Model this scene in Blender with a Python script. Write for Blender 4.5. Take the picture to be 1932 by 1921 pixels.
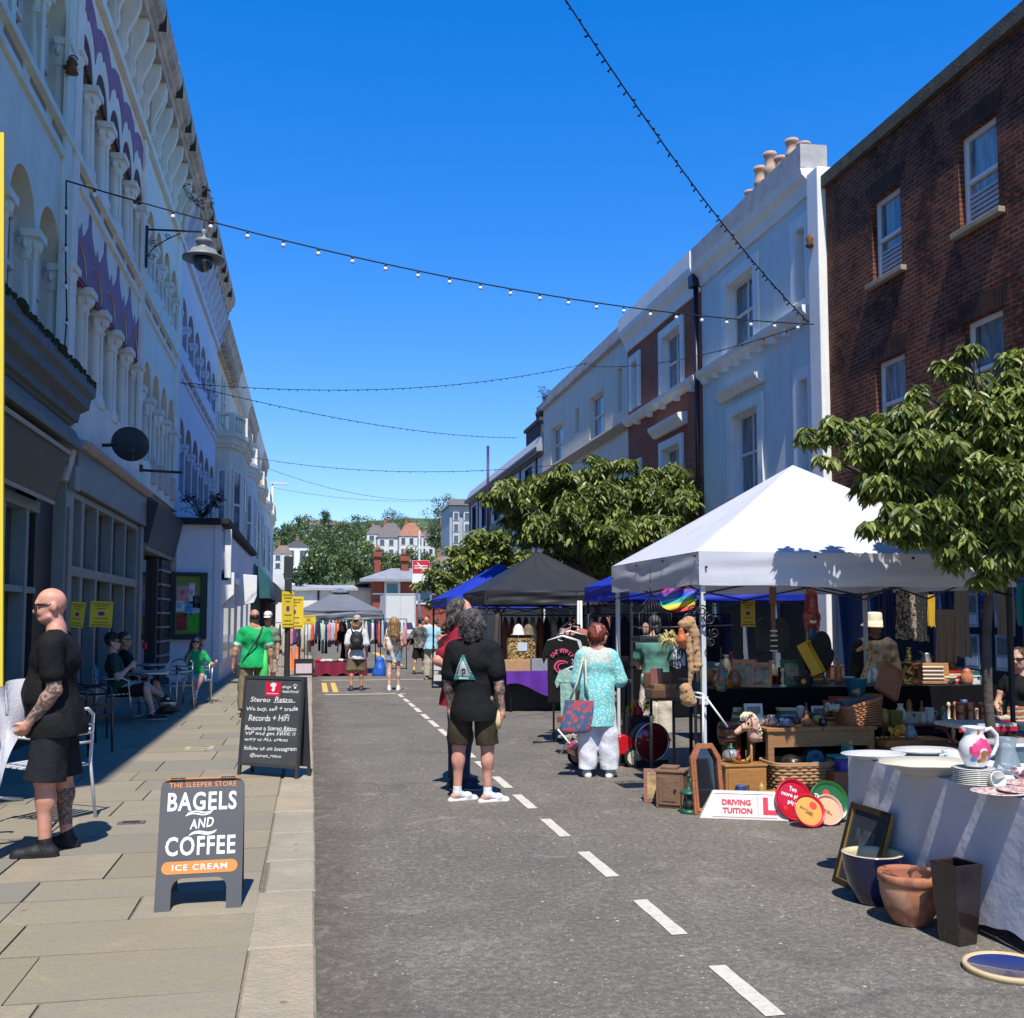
import bpy,bmesh,math,random
import numpy as np
from mathutils import Vector,Matrix,Euler
from mathutils.geometry import tessellate_polygon
for o in list(bpy.data.objects):bpy.data.objects.remove(o)
S=bpy.context.scene;COL=S.collection
R=math.radians;PI=math.pi
random.seed(7);NP=np.random.RandomState(3)
# - camera, sky, sun
HEYE=1.62;FPX=1932.0;PITCH=R(4.2)
YAW=math.atan(379/FPX*math.cos(PITCH))
CXP=966.0;CYP=1168-FPX*math.tan(PITCH)
cam=bpy.data.objects.new('camera',bpy.data.cameras.new('camera'));COL.objects.link(cam)
cam.location=(0,0,HEYE);cam.rotation_euler=(PI/2+PITCH,0,-YAW)
cam.data.sensor_width=36;cam.data.sensor_fit='HORIZONTAL';cam.data.lens=36
cam.data.shift_y=(CYP-960.5)/1932;cam.data.clip_start=.05;cam.data.clip_end=3000
S.camera=cam
SUN_EL=R(60);SUN_AZ=R(7)
W_=bpy.data.worlds.new('World');S.world=W_;W_.use_nodes=True
nt=W_.node_tree;nt.nodes.clear()
wo=nt.nodes.new('ShaderNodeOutputWorld');bg=nt.nodes.new('ShaderNodeBackground');sk=nt.nodes.new('ShaderNodeTexSky')
sk.sky_type='NISHITA';sk.sun_disc=False;sk.sun_elevation=SUN_EL;sk.sun_rotation=PI+SUN_AZ
sk.air_density=1.0;sk.dust_density=0.0;sk.ozone_density=6.0
bg.inputs[1].default_value=.15
hs=nt.nodes.new('ShaderNodeHueSaturation');hs.inputs['Saturation'].default_value=1.69;hs.inputs['Hue'].default_value=.518;hs.inputs['Value'].default_value=1.27
gm=nt.nodes.new('ShaderNodeGamma');gm.inputs[1].default_value=.65
nt.links.new(sk.outputs[0],gm.inputs[0]);nt.links.new(gm.outputs[0],hs.inputs['Color'])
nt.links.new(hs.outputs[0],bg.inputs[0]);nt.links.new(bg.outputs[0],wo.inputs[0])
sun=bpy.data.objects.new('sun',bpy.data.lights.new('sun','SUN'));COL.objects.link(sun)
sdir=Vector((math.sin(SUN_AZ)*math.cos(SUN_EL),math.cos(SUN_AZ)*math.cos(SUN_EL),-math.sin(SUN_EL)))
sun.rotation_euler=sdir.to_track_quat('-Z','Y').to_euler();sun.location=(0,-20,40)
sun.data.energy=3.3;sun.data.angle=R(.53);sun.data.color=(1,.95,.87)
S.view_settings.view_transform='Standard';S.view_settings.look='None'
S.view_settings.exposure=1.0;S.view_settings.gamma=1;S.view_settings.use_curve_mapping=False
S.render.engine='CYCLES';S.render.resolution_x=1024;S.render.resolution_y=1018
S.cycles.max_bounces=6;S.cycles.transparent_max_bounces=12
# - pixel (1932 wide view) -> point in the place
_f=Vector((math.sin(YAW)*math.cos(PITCH),math.cos(YAW)*math.cos(PITCH),math.sin(PITCH)))
_r=Vector((math.cos(YAW),-math.sin(YAW),0));_u=_r.cross(_f)
def ray(u,v):return _f+_r*((u-CXP)/FPX)+_u*((CYP-v)/FPX)
EYE=Vector((0,0,HEYE))
def G(u,v,z=0):r=ray(u,v);return EYE+r*((z-HEYE)/r.z)
def PX(u,v,X):r=ray(u,v);return EYE+r*(X/r.x)
def PY(u,v,Y):r=ray(u,v);return EYE+r*(Y/r.y)
# - materials
MATS={}
def _nodes(name):
 m=bpy.data.materials.new(name);m.use_nodes=True
 t=m.node_tree;b=t.nodes['Principled BSDF'];return m,t,b
def N(t,typ,**kw):
 n=t.nodes.new(typ)
 for k,v in kw.items():
  if k.startswith('_'):setattr(n,k[1:],v)
  else:n.inputs[k.replace('__',' ')].default_value=v
 return n
def L(t,a,b):t.links.new(a,b)
def mixc(t,fac,a,b,typ='MIX'):
 n=t.nodes.new('ShaderNodeMix');n.data_type='RGBA';n.blend_type=typ
 for s,v in((n.inputs[0],fac),(n.inputs[6],a),(n.inputs[7],b)):
  if hasattr(v,'links'):t.links.new(v,s)
  elif isinstance(v,(int,float)):s.default_value=v
  else:s.default_value=(*v[:3],1)
 return n.outputs[2]
def ramp(t,src,stops):
 n=t.nodes.new('ShaderNodeValToRGB');e=n.color_ramp.elements
 while len(e)<len(stops):e.new(.5)
 for i,(p,c)in enumerate(stops):
  e[i].position=p;e[i].color=(*c[:3],1)if hasattr(c,'__len__')else(c,c,c,1)
 t.links.new(src,n.inputs[0]);return n.outputs[0]
def mat(name,c,rough=.7,var=.12,scale=6.,bump=.0,bscale=40.,metal=0.,spec=.4,trans=0.,coat=0.,dirt=0.,dirtc=(.12,.1,.08),sheen=0.):
 if name in MATS:return MATS[name]
 m,t,b=_nodes(name)
 tc=N(t,'ShaderNodeTexCoord')
 n1=N(t,'ShaderNodeTexNoise',Scale=scale,Detail=6.,Roughness=.6);L(t,tc.outputs['Object'],n1 .inputs['Vector'])
 lo=tuple(x*(1-var)for x in c);hi=tuple(min(1,x*(1+var))for x in c)
 col=ramp(t,n1 .outputs[0],[(.3,lo),(.7,hi)])
 if dirt>0:
  n3=N(t,'ShaderNodeTexNoise',Scale=scale*.35,Detail=8.,Roughness=.75,Distortion=.6);L(t,tc.outputs['Object'],n3 .inputs['Vector'])
  f=ramp(t,n3 .outputs[0],[(.48,0.),(.75,dirt)]);col=mixc(t,f,col,dirtc)
 if 'stucco' in name or 'render' in name:
  mp=N(t,'ShaderNodeMapping');mp.inputs['Scale'].default_value=(2.2,2.2,.16);L(t,tc.outputs['Object'],mp.inputs[0]);n4=N(t,'ShaderNodeTexNoise',Scale=1.6,Detail=7.,Roughness=.7);L(t,mp.outputs[0],n4 .inputs['Vector']);col=mixc(t,ramp(t,n4 .outputs[0],[(.52,0.),(.72,.4)]),col,tuple(x*.55 for x in c))
 L(t,col,b.inputs['Base Color'])
 b.inputs['Roughness'].default_value=rough;b.inputs['Metallic'].default_value=metal
 b.inputs['Specular IOR Level'].default_value=spec
 if coat:b.inputs['Coat Weight'].default_value=coat;b.inputs['Coat Roughness'].default_value=.05
 if sheen:b.inputs['Sheen Weight'].default_value=sheen
 if bump:
  n2=N(t,'ShaderNodeTexNoise',Scale=bscale,Detail=5.);L(t,tc.outputs['Object'],n2 .inputs['Vector'])
  bp=N(t,'ShaderNodeBump',Strength=bump,Distance=.02);L(t,n2 .outputs[0],bp.inputs['Height']);L(t,bp.outputs[0],b.inputs['Normal'])
 if trans:
  tr=N(t,'ShaderNodeBsdfTranslucent');L(t,col,tr.inputs[0]);mx=t.nodes.new('ShaderNodeMixShader');mx.inputs[0].default_value=trans
  L(t,b.outputs[0],mx.inputs[1]);L(t,tr.outputs[0],mx.inputs[2]);L(t,mx.outputs[0],t.nodes['Material Output'].inputs[0])
 MATS[name]=m;return m
def glass_mat(name,tint=(.02,.025,.03),rough=.02,spec=1.,seeth=0.):
 if name in MATS:return MATS[name]
 m,t,b=_nodes(name);b.inputs['Base Color'].default_value=(*tint,1);b.inputs['Roughness'].default_value=rough
 b.inputs['Specular IOR Level'].default_value=spec;b.inputs['IOR'].default_value=1.6
 if seeth:
  tr=N(t,'ShaderNodeBsdfTransparent');tr.inputs[0].default_value=(.9,.95,.95,1)
  lw=N(t,'ShaderNodeFresnel',IOR=1.5);a=N(t,'ShaderNodeMath',_operation='ADD');a.inputs[1].default_value=1-seeth;L(t,lw.outputs[0],a.inputs[0])
  mx=t.nodes.new('ShaderNodeMixShader');L(t,a.outputs[0],mx.inputs[0]);L(t,tr.outputs[0],mx.inputs[1]);L(t,b.outputs[0],mx.inputs[2])
  L(t,mx.outputs[0],t.nodes['Material Output'].inputs[0])
 MATS[name]=m;return m
def wood(name,c,c2,scale=3.,rough=.5,coat=0.):
 if name in MATS:return MATS[name]
 m,t,b=_nodes(name);tc=N(t,'ShaderNodeTexCoord')
 mp=N(t,'ShaderNodeMapping');mp.inputs['Scale'].default_value=(scale,scale*6,scale*6);L(t,tc.outputs['Object'],mp.inputs[0])
 n=N(t,'ShaderNodeTexNoise',Scale=2.5,Detail=7.,Roughness=.6,Distortion=1.2);L(t,mp.outputs[0],n.inputs['Vector'])
 L(t,ramp(t,n.outputs[0],[(.3,c2),(.65,c)]),b.inputs['Base Color']);b.inputs['Roughness'].default_value=rough
 bp=N(t,'ShaderNodeBump',Strength=.15,Distance=.01);L(t,n.outputs[0],bp.inputs['Height']);L(t,bp.outputs[0],b.inputs['Normal'])
 if coat:b.inputs['Coat Weight'].default_value=coat
 MATS[name]=m;return m
def brick(name,cols,mortar,bw=.215,bh=.068,ms=.010,axis='Y',bumpy=.6,dirt=.5):
 """brick wall in the plane (axis, Z)"""
 if name in MATS:return MATS[name]
 m,t,b=_nodes(name);tc=N(t,'ShaderNodeTexCoord');sp=N(t,'ShaderNodeSeparateXYZ');L(t,tc.outputs['Object'],sp.inputs[0])
 cb=N(t,'ShaderNodeCombineXYZ');L(t,sp.outputs[axis],cb.inputs[0]);L(t,sp.outputs['Z'],cb.inputs[1])
 br=N(t,'ShaderNodeTexBrick',Scale=1.,Bias=0.);br.inputs['Mortar Size'].default_value=ms;br.inputs['Brick Width'].default_value=bw;br.inputs['Row Height'].default_value=bh
 br.inputs['Mortar Smooth'].default_value=.15
 br.inputs['Color1'].default_value=(*cols[0],1);br.inputs['Color2'].default_value=(*cols[1],1);br.inputs['Mortar'].default_value=(*mortar,1)
 nd=N(t,'ShaderNodeTexNoise',Scale=9.,Detail=3.);L(t,tc.outputs['Object'],nd.inputs['Vector'])
 ad=N(t,'ShaderNodeVectorMath',_operation='MULTIPLY_ADD');ad.inputs[1].default_value=(.012,.012,0);L(t,nd.outputs[1],ad.inputs[0]);L(t,cb.outputs[0],ad.inputs[2])
 L(t,ad.outputs[0],br.inputs['Vector'])
 n=N(t,'ShaderNodeTexNoise',Scale=1.1,Detail=8.,Roughness=.7);L(t,tc.outputs['Object'],n.inputs['Vector'])
 n5=N(t,'ShaderNodeTexNoise',Scale=6.,Detail=4.);mp=N(t,'ShaderNodeMapping');mp.inputs['Scale'].default_value=(1,1,2.6);L(t,tc.outputs['Object'],mp.inputs[0]);L(t,mp.outputs[0],n5 .inputs['Vector'])
 col=mixc(t,ramp(t,n.outputs[0],[(.44,0.),(.62,dirt)]),br.outputs[0],cols[2])
 col=mixc(t,ramp(t,n5 .outputs[0],[(.56,0.),(.68,.75)]),col,cols[3])
 L(t,col,b.inputs['Base Color']);b.inputs['Roughness'].default_value=.9;b.inputs['Specular IOR Level'].default_value=.2
 iv=N(t,'ShaderNodeMath',_operation='SUBTRACT');iv.inputs[0].default_value=1;L(t,br.outputs[1],iv.inputs[1])
 bp=N(t,'ShaderNodeBump',Strength=bumpy,Distance=.015);L(t,iv.outputs[0],bp.inputs['Height']);L(t,bp.outputs[0],b.inputs['Normal'])
 MATS[name]=m;return m
def leafmat(name,dark,light,trans=.3):
 if name in MATS:return MATS[name]
 m,t,b=_nodes(name);g=N(t,'ShaderNodeNewGeometry')
 c=ramp(t,g.outputs['Random Per Island'],[(0.,dark),(.55,tuple((a+d)/2 for a,d in zip(dark,light))),(1.,light)])
 L(t,c,b.inputs['Base Color']);b.inputs['Roughness'].default_value=.42;b.inputs['Specular IOR Level'].default_value=.5
 tr=N(t,'ShaderNodeBsdfTranslucent');L(t,mixc(t,.5,c,(.16,.25,.02)),tr.inputs[0]);mx=t.nodes.new('ShaderNodeMixShader');mx.inputs[0].default_value=trans
 L(t,b.outputs[0],mx.inputs[1]);L(t,tr.outputs[0],mx.inputs[2]);L(t,mx.outputs[0],t.nodes['Material Output'].inputs[0])
 MATS[name]=m;return m
def spots(name,base,spot,scale=14.,lo=.42,hi=.5,rough=.8,third=None,sheen=0.,typ='voronoi',w=1.):
 """mottled two/three colour pattern printed or dyed in the thing itself"""
 if name in MATS:return MATS[name]
 m,t,b=_nodes(name);tc=N(t,'ShaderNodeTexCoord')
 if typ=='voronoi':n=N(t,'ShaderNodeTexVoronoi',Scale=scale);L(t,tc.outputs['Object'],n.inputs['Vector']);f=ramp(t,n.outputs['Distance'],[(lo,1.),(hi,0.)]);k=n.outputs['Color']
 else:n=N(t,'ShaderNodeTexNoise',Scale=scale,Detail=4.,Distortion=w);L(t,tc.outputs['Object'],n.inputs['Vector']);f=ramp(t,n.outputs[0],[(lo,0.),(hi,1.)]);k=n.outputs[1]
 c=mixc(t,f,base,spot)
 if third:
  n2=N(t,'ShaderNodeTexNoise',Scale=scale*.6,Detail=3.);L(t,tc.outputs['Object'],n2 .inputs['Vector']);c=mixc(t,ramp(t,n2 .outputs[0],[(.5,0.),(.56,1.)]),c,third)
 L(t,c,b.inputs['Base Color']);b.inputs['Roughness'].default_value=rough;b.inputs['Sheen Weight'].default_value=sheen
 MATS[name]=m;return m
 # - mesh building
class MB:
 def __init__(s):s.v=[];s.f=[];s.m=[];s.mi=0;s.sm=[];s.smooth=False
 def add(s,vs,fs,mi=None,smooth=None):
  o=len(s.v);s.v+=[tuple(p)for p in vs];s.f+=[tuple(i+o for i in f)for f in fs]
  s.m+=[s.mi if mi is None else mi]*len(fs);s.sm+=[s.smooth if smooth is None else smooth]*len(fs);return s
 def box(s,x0,y0,z0,x1,y1,z1,mi=None,M=None):
  x0,x1=sorted((x0,x1));y0,y1=sorted((y0,y1));z0,z1=sorted((z0,z1))
  vs=[Vector(p)for p in((x0,y0,z0),(x1,y0,z0),(x1,y1,z0),(x0,y1,z0),(x0,y0,z1),(x1,y0,z1),(x1,y1,z1),(x0,y1,z1))]
  if M is not None:vs=[M@p for p in vs]
  return s.add(vs,[(3,2,1,0),(4,5,6,7),(0,1,5,4),(1,2,6,5),(2,3,7,6),(3,0,4,7)],mi,False)
 def cbox(s,c,sx,sy,sz,mi=None,rz=0.,rx=0.,ry=0.):
  M=Matrix.Translation(c)@Euler((rx,ry,rz)).to_matrix().to_4x4()
  return s.box(-sx/2,-sy/2,-sz/2,sx/2,sy/2,sz/2,mi,M)
 def ring(s,rings,close=True,caps=(True,True),mi=None,smooth=True):
  n=len(rings[0]);vs=[p for r in rings for p in r];fs=[]
  for i in range(len(rings)-1):
   for j in range(n if close else n-1):
    k=(j+1)%n;fs.append((i*n+j,i*n+k,(i+1)*n+k,(i+1)*n+j))
  s.add(vs,fs,mi,smooth)
  if close and caps[0]:s.add(rings[0],[tuple(range(n))[::-1]],mi,False)
  if close and caps[1]:s.add(rings[-1],[tuple(range(n))],mi,False)
  return s
 def tube(s,pts,r,n=8,mi=None,caps=True,closed=False):
  pts=[Vector(p)for p in pts];rs=r if hasattr(r,'__len__')else[r]*len(pts);rings=[];up=None
  for i,p in enumerate(pts):
   if closed:d=pts[(i+1)%len(pts)]-pts[i-1]
   else:d=(pts[min(i+1,len(pts)-1)]-pts[max(i-1,0)])
   d=d.normalized()if d.length>1e-9 else Vector((0,0,1))
   if up is None:up=Vector((0,0,1))if abs(d.z)<.9 else Vector((1,0,0))
   a=d.cross(up);a=a.normalized()if a.length>1e-6 else Vector((1,0,0));b=a.cross(d).normalized();up=b
   rings.append([p+(a*math.cos(t)+b*math.sin(t))*rs[i]for t in[2*PI*j/n for j in range(n)]])
  if closed:rings.append(rings[0])
  return s.ring(rings,True,(caps and not closed,caps and not closed),mi,True)
 def cyl(s,p0,p1,r0,r1=None,n=12,mi=None):return s.tube([p0,p1],[r0,r0 if r1 is None else r1],n,mi)
 def lathe(s,prof,c=(0,0,0),n=20,mi=None,M=None,sx=1.,sy=1.,caps=(True,True)):
  rings=[]
  for r,z in prof:
   q=[Vector((c[0]+r*sx*math.cos(2*PI*j/n),c[1]+r*sy*math.sin(2*PI*j/n),c[2]+z))for j in range(n)]
   if M is not None:q=[M@p for p in q]
   rings.append(q)
  return s.ring(rings,True,caps,mi,True)
 def ball(s,c,rx,ry=None,rz=None,n=12,m=8,mi=None,M=None):
  ry=rx if ry is None else ry;rz=rx if rz is None else rz
  prof=[(max(1e-4,math.sin(PI*i/m)),-math.cos(PI*i/m))for i in range(m+1)]
  Q=Matrix.Translation(c)@(M if M is not None else Matrix.Identity(4))@Matrix.Diagonal((rx,ry,rz,1))
  return s.lathe(prof,(0,0,0),n,mi,Q)
 def poly(s,loop,to3,holes=(),mi=None):
  """flat polygon with holes; to3 maps 2D -> 3D"""
  loops=[[Vector((a,b,0))for a,b in l]for l in[loop,*holes]]
  flat=[p for l in loops for p in l];tris=tessellate_polygon(loops)
  fs=[]
  for t in tris:
   a,b,c=(flat[i]for i in t)
   fs.append(t if(b-a).cross(c-a).z>0 else(t[0],t[2],t[1]))
  return s.add([to3(p.x,p.y)for p in flat],fs,mi,False)
 def slab(s,loop,to3d,d0,d1,holes=(),mi=None,mi_side=None):
  """thick plate: to3d(a,b,d); front at d1 (toward viewer), back at d0"""
  s.poly(loop,lambda a,b:to3d(a,b,d1),holes,mi);s.poly(loop,lambda a,b:to3d(a,b,d0),holes,mi)
  for l in[loop,*holes]:
   n=len(l);vs=[to3d(a,b,d0)for a,b in l]+[to3d(a,b,d1)for a,b in l]
   s.add(vs,[(i,(i+1)%n,n+(i+1)%n,n+i)for i in range(n)],mi if mi_side is None else mi_side,False)
  return s
 def reveal(s,loop,to3d,d0,d1,mi=None):
  n=len(loop);vs=[to3d(a,b,d0)for a,b in loop]+[to3d(a,b,d1)for a,b in loop]
  return s.add(vs,[(i,(i+1)%n,n+(i+1)%n,n+i)for i in range(n)],mi,False)
 def join(s,o,M=None,dm=0):
  return s.add([M@Vector(p)for p in o.v]if M is not None else o.v,[],0)if False else s._join(o,M,dm)
 def _join(s,o,M,dm):
  k=len(s.v);s.v+=[tuple(M@Vector(p))for p in o.v]if M is not None else list(o.v)
  s.f+=[tuple(i+k for i in f)for f in o.f];s.m+=[x+dm for x in o.m];s.sm+=list(o.sm);return s
WM={}
def wm(o):return WM.get(o.name,Matrix.Identity(4))
def obj(name,mb,mats,parent=None,bevel=0.,local=False,kind=None,label=None,fix=True,sub=0):
 if not isinstance(mats,(list,tuple)):mats=[mats]
 me=bpy.data.meshes.new(name);vs=mb.v
 if parent is not None and not local:
  inv=wm(parent).inverted();vs=[inv@Vector(p)for p in mb.v]
 me.from_pydata([tuple(p)for p in vs],[],mb.f)
 me.polygons.foreach_set('material_index',[min(i,len(mats)-1)for i in mb.m]);me.polygons.foreach_set('use_smooth',mb.sm)
 for m in mats:me.materials.append(m)
 bm=bmesh.new();bm.from_mesh(me)
 bmesh.ops.remove_doubles(bm,verts=bm.verts,dist=1e-5)
 if fix:bmesh.ops.recalc_face_normals(bm,faces=bm.faces)
 bm.to_mesh(me);bm.free();me.update()
 o=bpy.data.objects.new(name,me);COL.objects.link(o)
 if parent is not None:o.parent=parent;WM[o.name]=wm(parent)
 if bevel:
  b=o.modifiers.new('bevel','BEVEL');b.width=bevel;b.segments=2;b.limit_method='ANGLE';b.angle_limit=R(40)
 if sub:
  b=o.modifiers.new('sub','SUBSURF');b.levels=b.render_levels=sub
 if kind:o['kind']=kind
 if label:o['label']=label
 return o
def tag(o,label,cat,group=None):
 o['label']=label;o['category']=cat
 if group:o['group']=group
 return o
def thing(name,label,cat,loc=(0,0,0),rz=0.,group=None):
 o=bpy.data.objects.new(name,None);COL.objects.link(o);o.empty_display_size=.1
 o.location=loc;o.rotation_euler=(0,0,rz);WM[o.name]=Matrix.Translation(loc)@Matrix.Rotation(rz,4,'Z')
 return tag(o,label,cat,group)
def single(name,mb,mats,label,cat,group=None,bevel=0.,**k):return tag(obj(name,mb,mats,None,bevel,**k),label,cat,group)
def struct(name,mb,mats,**k):return obj(name,mb,mats,kind='structure',**k)
CH={}
def kids(o):return[c for c in bpy.data.objects if c.parent==o]
def dup(o,loc,rz,label=None,group=None):
 def rec(src,par):
  c=src.copy();COL.objects.link(c);c.parent=par
  for ch in kids(src):rec(ch,c)
  return c
 c=rec(o,None);c.location=loc;c.rotation_euler=(0,0,rz);WM[c.name]=Matrix.Translation(loc)@Matrix.Rotation(rz,4,'Z')
 if label:c['label']=label
 if group:c['group']=group
 return c
_tx={}
def text_mb(s,size=1.,bold=0.,sx=1.,shear=0.,space=1.,mi=0):
 """2D lettering, centred at 0, as (points, faces)"""
 key=(s,bold,sx,shear,space)
 if key not in _tx:
  cu=bpy.data.curves.new('t','FONT');cu.body=s;cu.size=1;cu.offset=bold;cu.shear=shear;cu.space_character=space;cu.resolution_u=3
  o=bpy.data.objects.new('t',cu);COL.objects.link(o);dg=bpy.context.evaluated_depsgraph_get()
  me=bpy.data.meshes.new_from_object(o.evaluated_get(dg));vs=[(v.co.x*sx,v.co.y)for v in me.vertices];fs=[tuple(p.vertices)for p in me.polygons]
  bpy.data.objects.remove(o);bpy.data.curves.remove(cu);bpy.data.meshes.remove(me)
  xs=[a for a,b in vs]or[0];ys=[b for a,b in vs]or[0]
  cx=(min(xs)+max(xs))/2;cy=(min(ys)+max(ys))/2
  _tx[key]=([(a-cx,b-cy)for a,b in vs],fs,max(xs)-min(xs),max(ys)-min(ys))
 vs,fs,w,h=_tx[key];return vs,fs,w,h
def put_text(mb,s,c,ax,ay,width=None,height=None,bold=0.,sx=1.,shear=0.,space=1.,mi=0,rot=0.,lift=(0,0,0)):
 """letters laid on a surface at c, along ax (unit), up ay (unit)"""
 vs,fs,w,h=text_mb(s,1,bold,sx,shear,space)
 if width and height:kx=width/w;ky=height/h
 elif width:kx=ky=width/w
 else:kx=ky=height/h
 c=Vector(c)+Vector(lift);ax=Vector(ax);ay=Vector(ay);cr,sr=math.cos(rot),math.sin(rot)
 P=[]
 for a,b in vs:
  a*=kx;b*=ky;a,b=a*cr-b*sr,a*sr+b*cr;P.append(c+ax*a+ay*b)
 return mb.add(P,fs,mi,False)
def catenary(a,b,sag,n=24):
 a=Vector(a);b=Vector(b);return[a.lerp(b,i/n)-Vector((0,0,sag*4*(i/n)*(1-i/n)))for i in range(n+1)]
 # - organic surfaces: round cones and ellipsoids blended on a grid, then meshed as one skin
def rc(a,b,ra,rb,k=.03,op=0):return('c',Vector(a),Vector(b),ra,rb,k,op)
def el(c,r,k=.03,op=0,M=None):return('e',Vector(c),r if hasattr(r,'__len__')else(r,r,r),M,0,k,op)
def blend(prims,h,wr=0.,wf=30.,clips=(),seed=0,noise2=0.,az=1.):
 lo=np.full(3,1e9);hi=-lo
 for p in prims:
  if p[6]==1:continue
  if p[0]=='c':A=np.array([p[1],p[2]]);r=max(p[3],p[4])
  else:A=np.array([p[1]]);r=max(p[2])
  lo=np.minimum(lo,A.min(0)-r);hi=np.maximum(hi,A.max(0)+r)
 lo-=4*h+wr;hi+=4*h+wr;n=np.ceil((hi-lo)/h).astype(int)+1
 ax=[(lo[i]+h*np.arange(n[i])).astype(np.float32)for i in range(3)]
 D=np.full(tuple(n),1.,np.float32)
 def sl(c0,c1,pad):
  a=np.clip(np.floor((np.array(c0)-pad-lo)/h).astype(int),0,n-1);b=np.clip(np.ceil((np.array(c1)+pad-lo)/h).astype(int)+1,1,n)
  return tuple(slice(a[i],b[i])for i in range(3))
 for p in prims:
  k=p[5]
  if p[0]=='c':
   r=max(p[3],p[4]);A=np.array([p[1],p[2]]);s_=sl(A.min(0),A.max(0),r+k+4*h+.03)
  else:r=max(p[2]);s_=sl(np.array(p[1]),np.array(p[1]),r+k+4*h+.03)
  X=ax[0][s_[0]][:,None,None];Y=ax[1][s_[1]][None,:,None];Z=ax[2][s_[2]][None,None,:]
  if p[0]=='c':
   a=p[1];b=p[2];d=b-a;L2=max(d.length_squared,1e-9)
   t=np.clip(((X-a.x)*d.x+(Y-a.y)*d.y+(Z-a.z)*d.z)/L2,0,1)
   dd=np.sqrt((X-a.x-t*d.x)**2+(Y-a.y-t*d.y)**2+(Z-a.z-t*d.z)**2)-(p[3]+(p[4]-p[3])*t)
  else:
   x=X-p[1].x;y=Y-p[1].y;z=Z-p[1].z
   if p[3]is not None:
    q=p[3].transposed();x,y,z=(q[i][0]*x+q[i][1]*y+q[i][2]*z for i in range(3))
   rr=p[2];k0=np.sqrt((x/rr[0])**2+(y/rr[1])**2+(z/rr[2])**2);k1=np.sqrt((x/rr[0]**2)**2+(y/rr[1]**2)**2+(z/rr[2]**2)**2)+1e-6
   dd=k0*(k0-1)/k1
  cur=D[s_]
  if p[6]==0:
   hh=np.clip(.5+.5*(cur-dd)/max(k,1e-4),0,1);D[s_]=cur*(1-hh)+dd*hh-k*hh*(1-hh)
  else:
   D[s_]=np.maximum(cur,-dd)
 if wr:
  rs=np.random.RandomState(seed);X=ax[0][:,None,None];Y=ax[1][None,:,None];Z=ax[2][None,None,:];w=np.zeros_like(D)
  for i in range(5):
   f=rs.randn(3);f/=np.linalg.norm(f);f[2]*=az;f*=wf*(.5+rs.rand()*1.2);ph=rs.rand(3)*7
   w+=np.sin(X*f[0]+Y*f[1]+Z*f[2]+ph[0]+1.3*np.sin(X*f[1]*.6+Z*f[0]*.5+ph[1]))
  D+=(wr*w/2.5).astype(np.float32)
 for(pn,nn)in clips:
  X=ax[0][:,None,None];Y=ax[1][None,:,None];Z=ax[2][None,None,:]
  D=np.maximum(D,(X-pn[0])*nn[0]+(Y-pn[1])*nn[1]+(Z-pn[2])*nn[2])
 return nets(D,lo,h)
def nets(D,lo,h):
 D[0],D[-1]=1,1;D[:,0],D[:,-1]=1,1;D[:,:,0],D[:,:,-1]=1,1
 I=D<0;n=np.array(D.shape)-1
 cnt=np.zeros(tuple(n),np.int8)
 for dx in(0,1):
  for dy in(0,1):
   for dz in(0,1):cnt+=I[dx:dx+n[0],dy:dy+n[1],dz:dz+n[2]]
 ii,jj,kk=np.nonzero((cnt>0)&(cnt<8));m=len(ii)
 acc=np.zeros((m,3));c=np.zeros(m)
 for axis in range(3):
  o1,o2=[a for a in range(3)if a!=axis]
  for a in(0,1):
   for b in(0,1):
    o=[0,0,0];o[o1]=a;o[o2]=b;e=o.copy();e[axis]=1
    d0=D[ii+o[0],jj+o[1],kk+o[2]].astype(float);d1=D[ii+e[0],jj+e[1],kk+e[2]].astype(float);x=(d0<0)!=(d1<0)
    t=np.where(x,d0/np.where(np.abs(d0-d1)<1e-9,1,d0-d1),0);q=np.zeros((m,3));q[:,o1]=a;q[:,o2]=b;q[:,axis]=t
    acc+=q*x[:,None];c+=x
 V=lo+h*(np.stack([ii,jj,kk],1)+acc/np.maximum(c,1)[:,None])
 idx=np.full(tuple(n),-1,np.int64);idx[ii,jj,kk]=np.arange(m);F=[]
 for axis in range(3):
  s0=[slice(0,D.shape[i])for i in range(3)];s1=s0 .copy();s0[axis]=slice(0,-1);s1[axis]=slice(1,None)
  a_,b_=I[tuple(s0)],I[tuple(s1)];e=np.stack(np.nonzero(a_!=b_),1)
  if len(e)==0:continue
  u,v=(axis+1)%3,(axis+2)%3;du=np.zeros(3,int);du[u]=1;dv=np.zeros(3,int);dv[v]=1
  ok=(e[:,u]>0)&(e[:,v]>0);e=e[ok];g=lambda q:idx[q[:,0],q[:,1],q[:,2]]
  qd=np.stack([g(e-du-dv),g(e-dv),g(e),g(e-du)],1);ins=a_[e[:,0],e[:,1],e[:,2]]
  qd[~ins]=qd[~ins][:,::-1];F.append(qd)
 F=np.concatenate(F)if F else np.zeros((0,4),int);F=F[(F>=0).all(1)]
 return V,F
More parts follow.
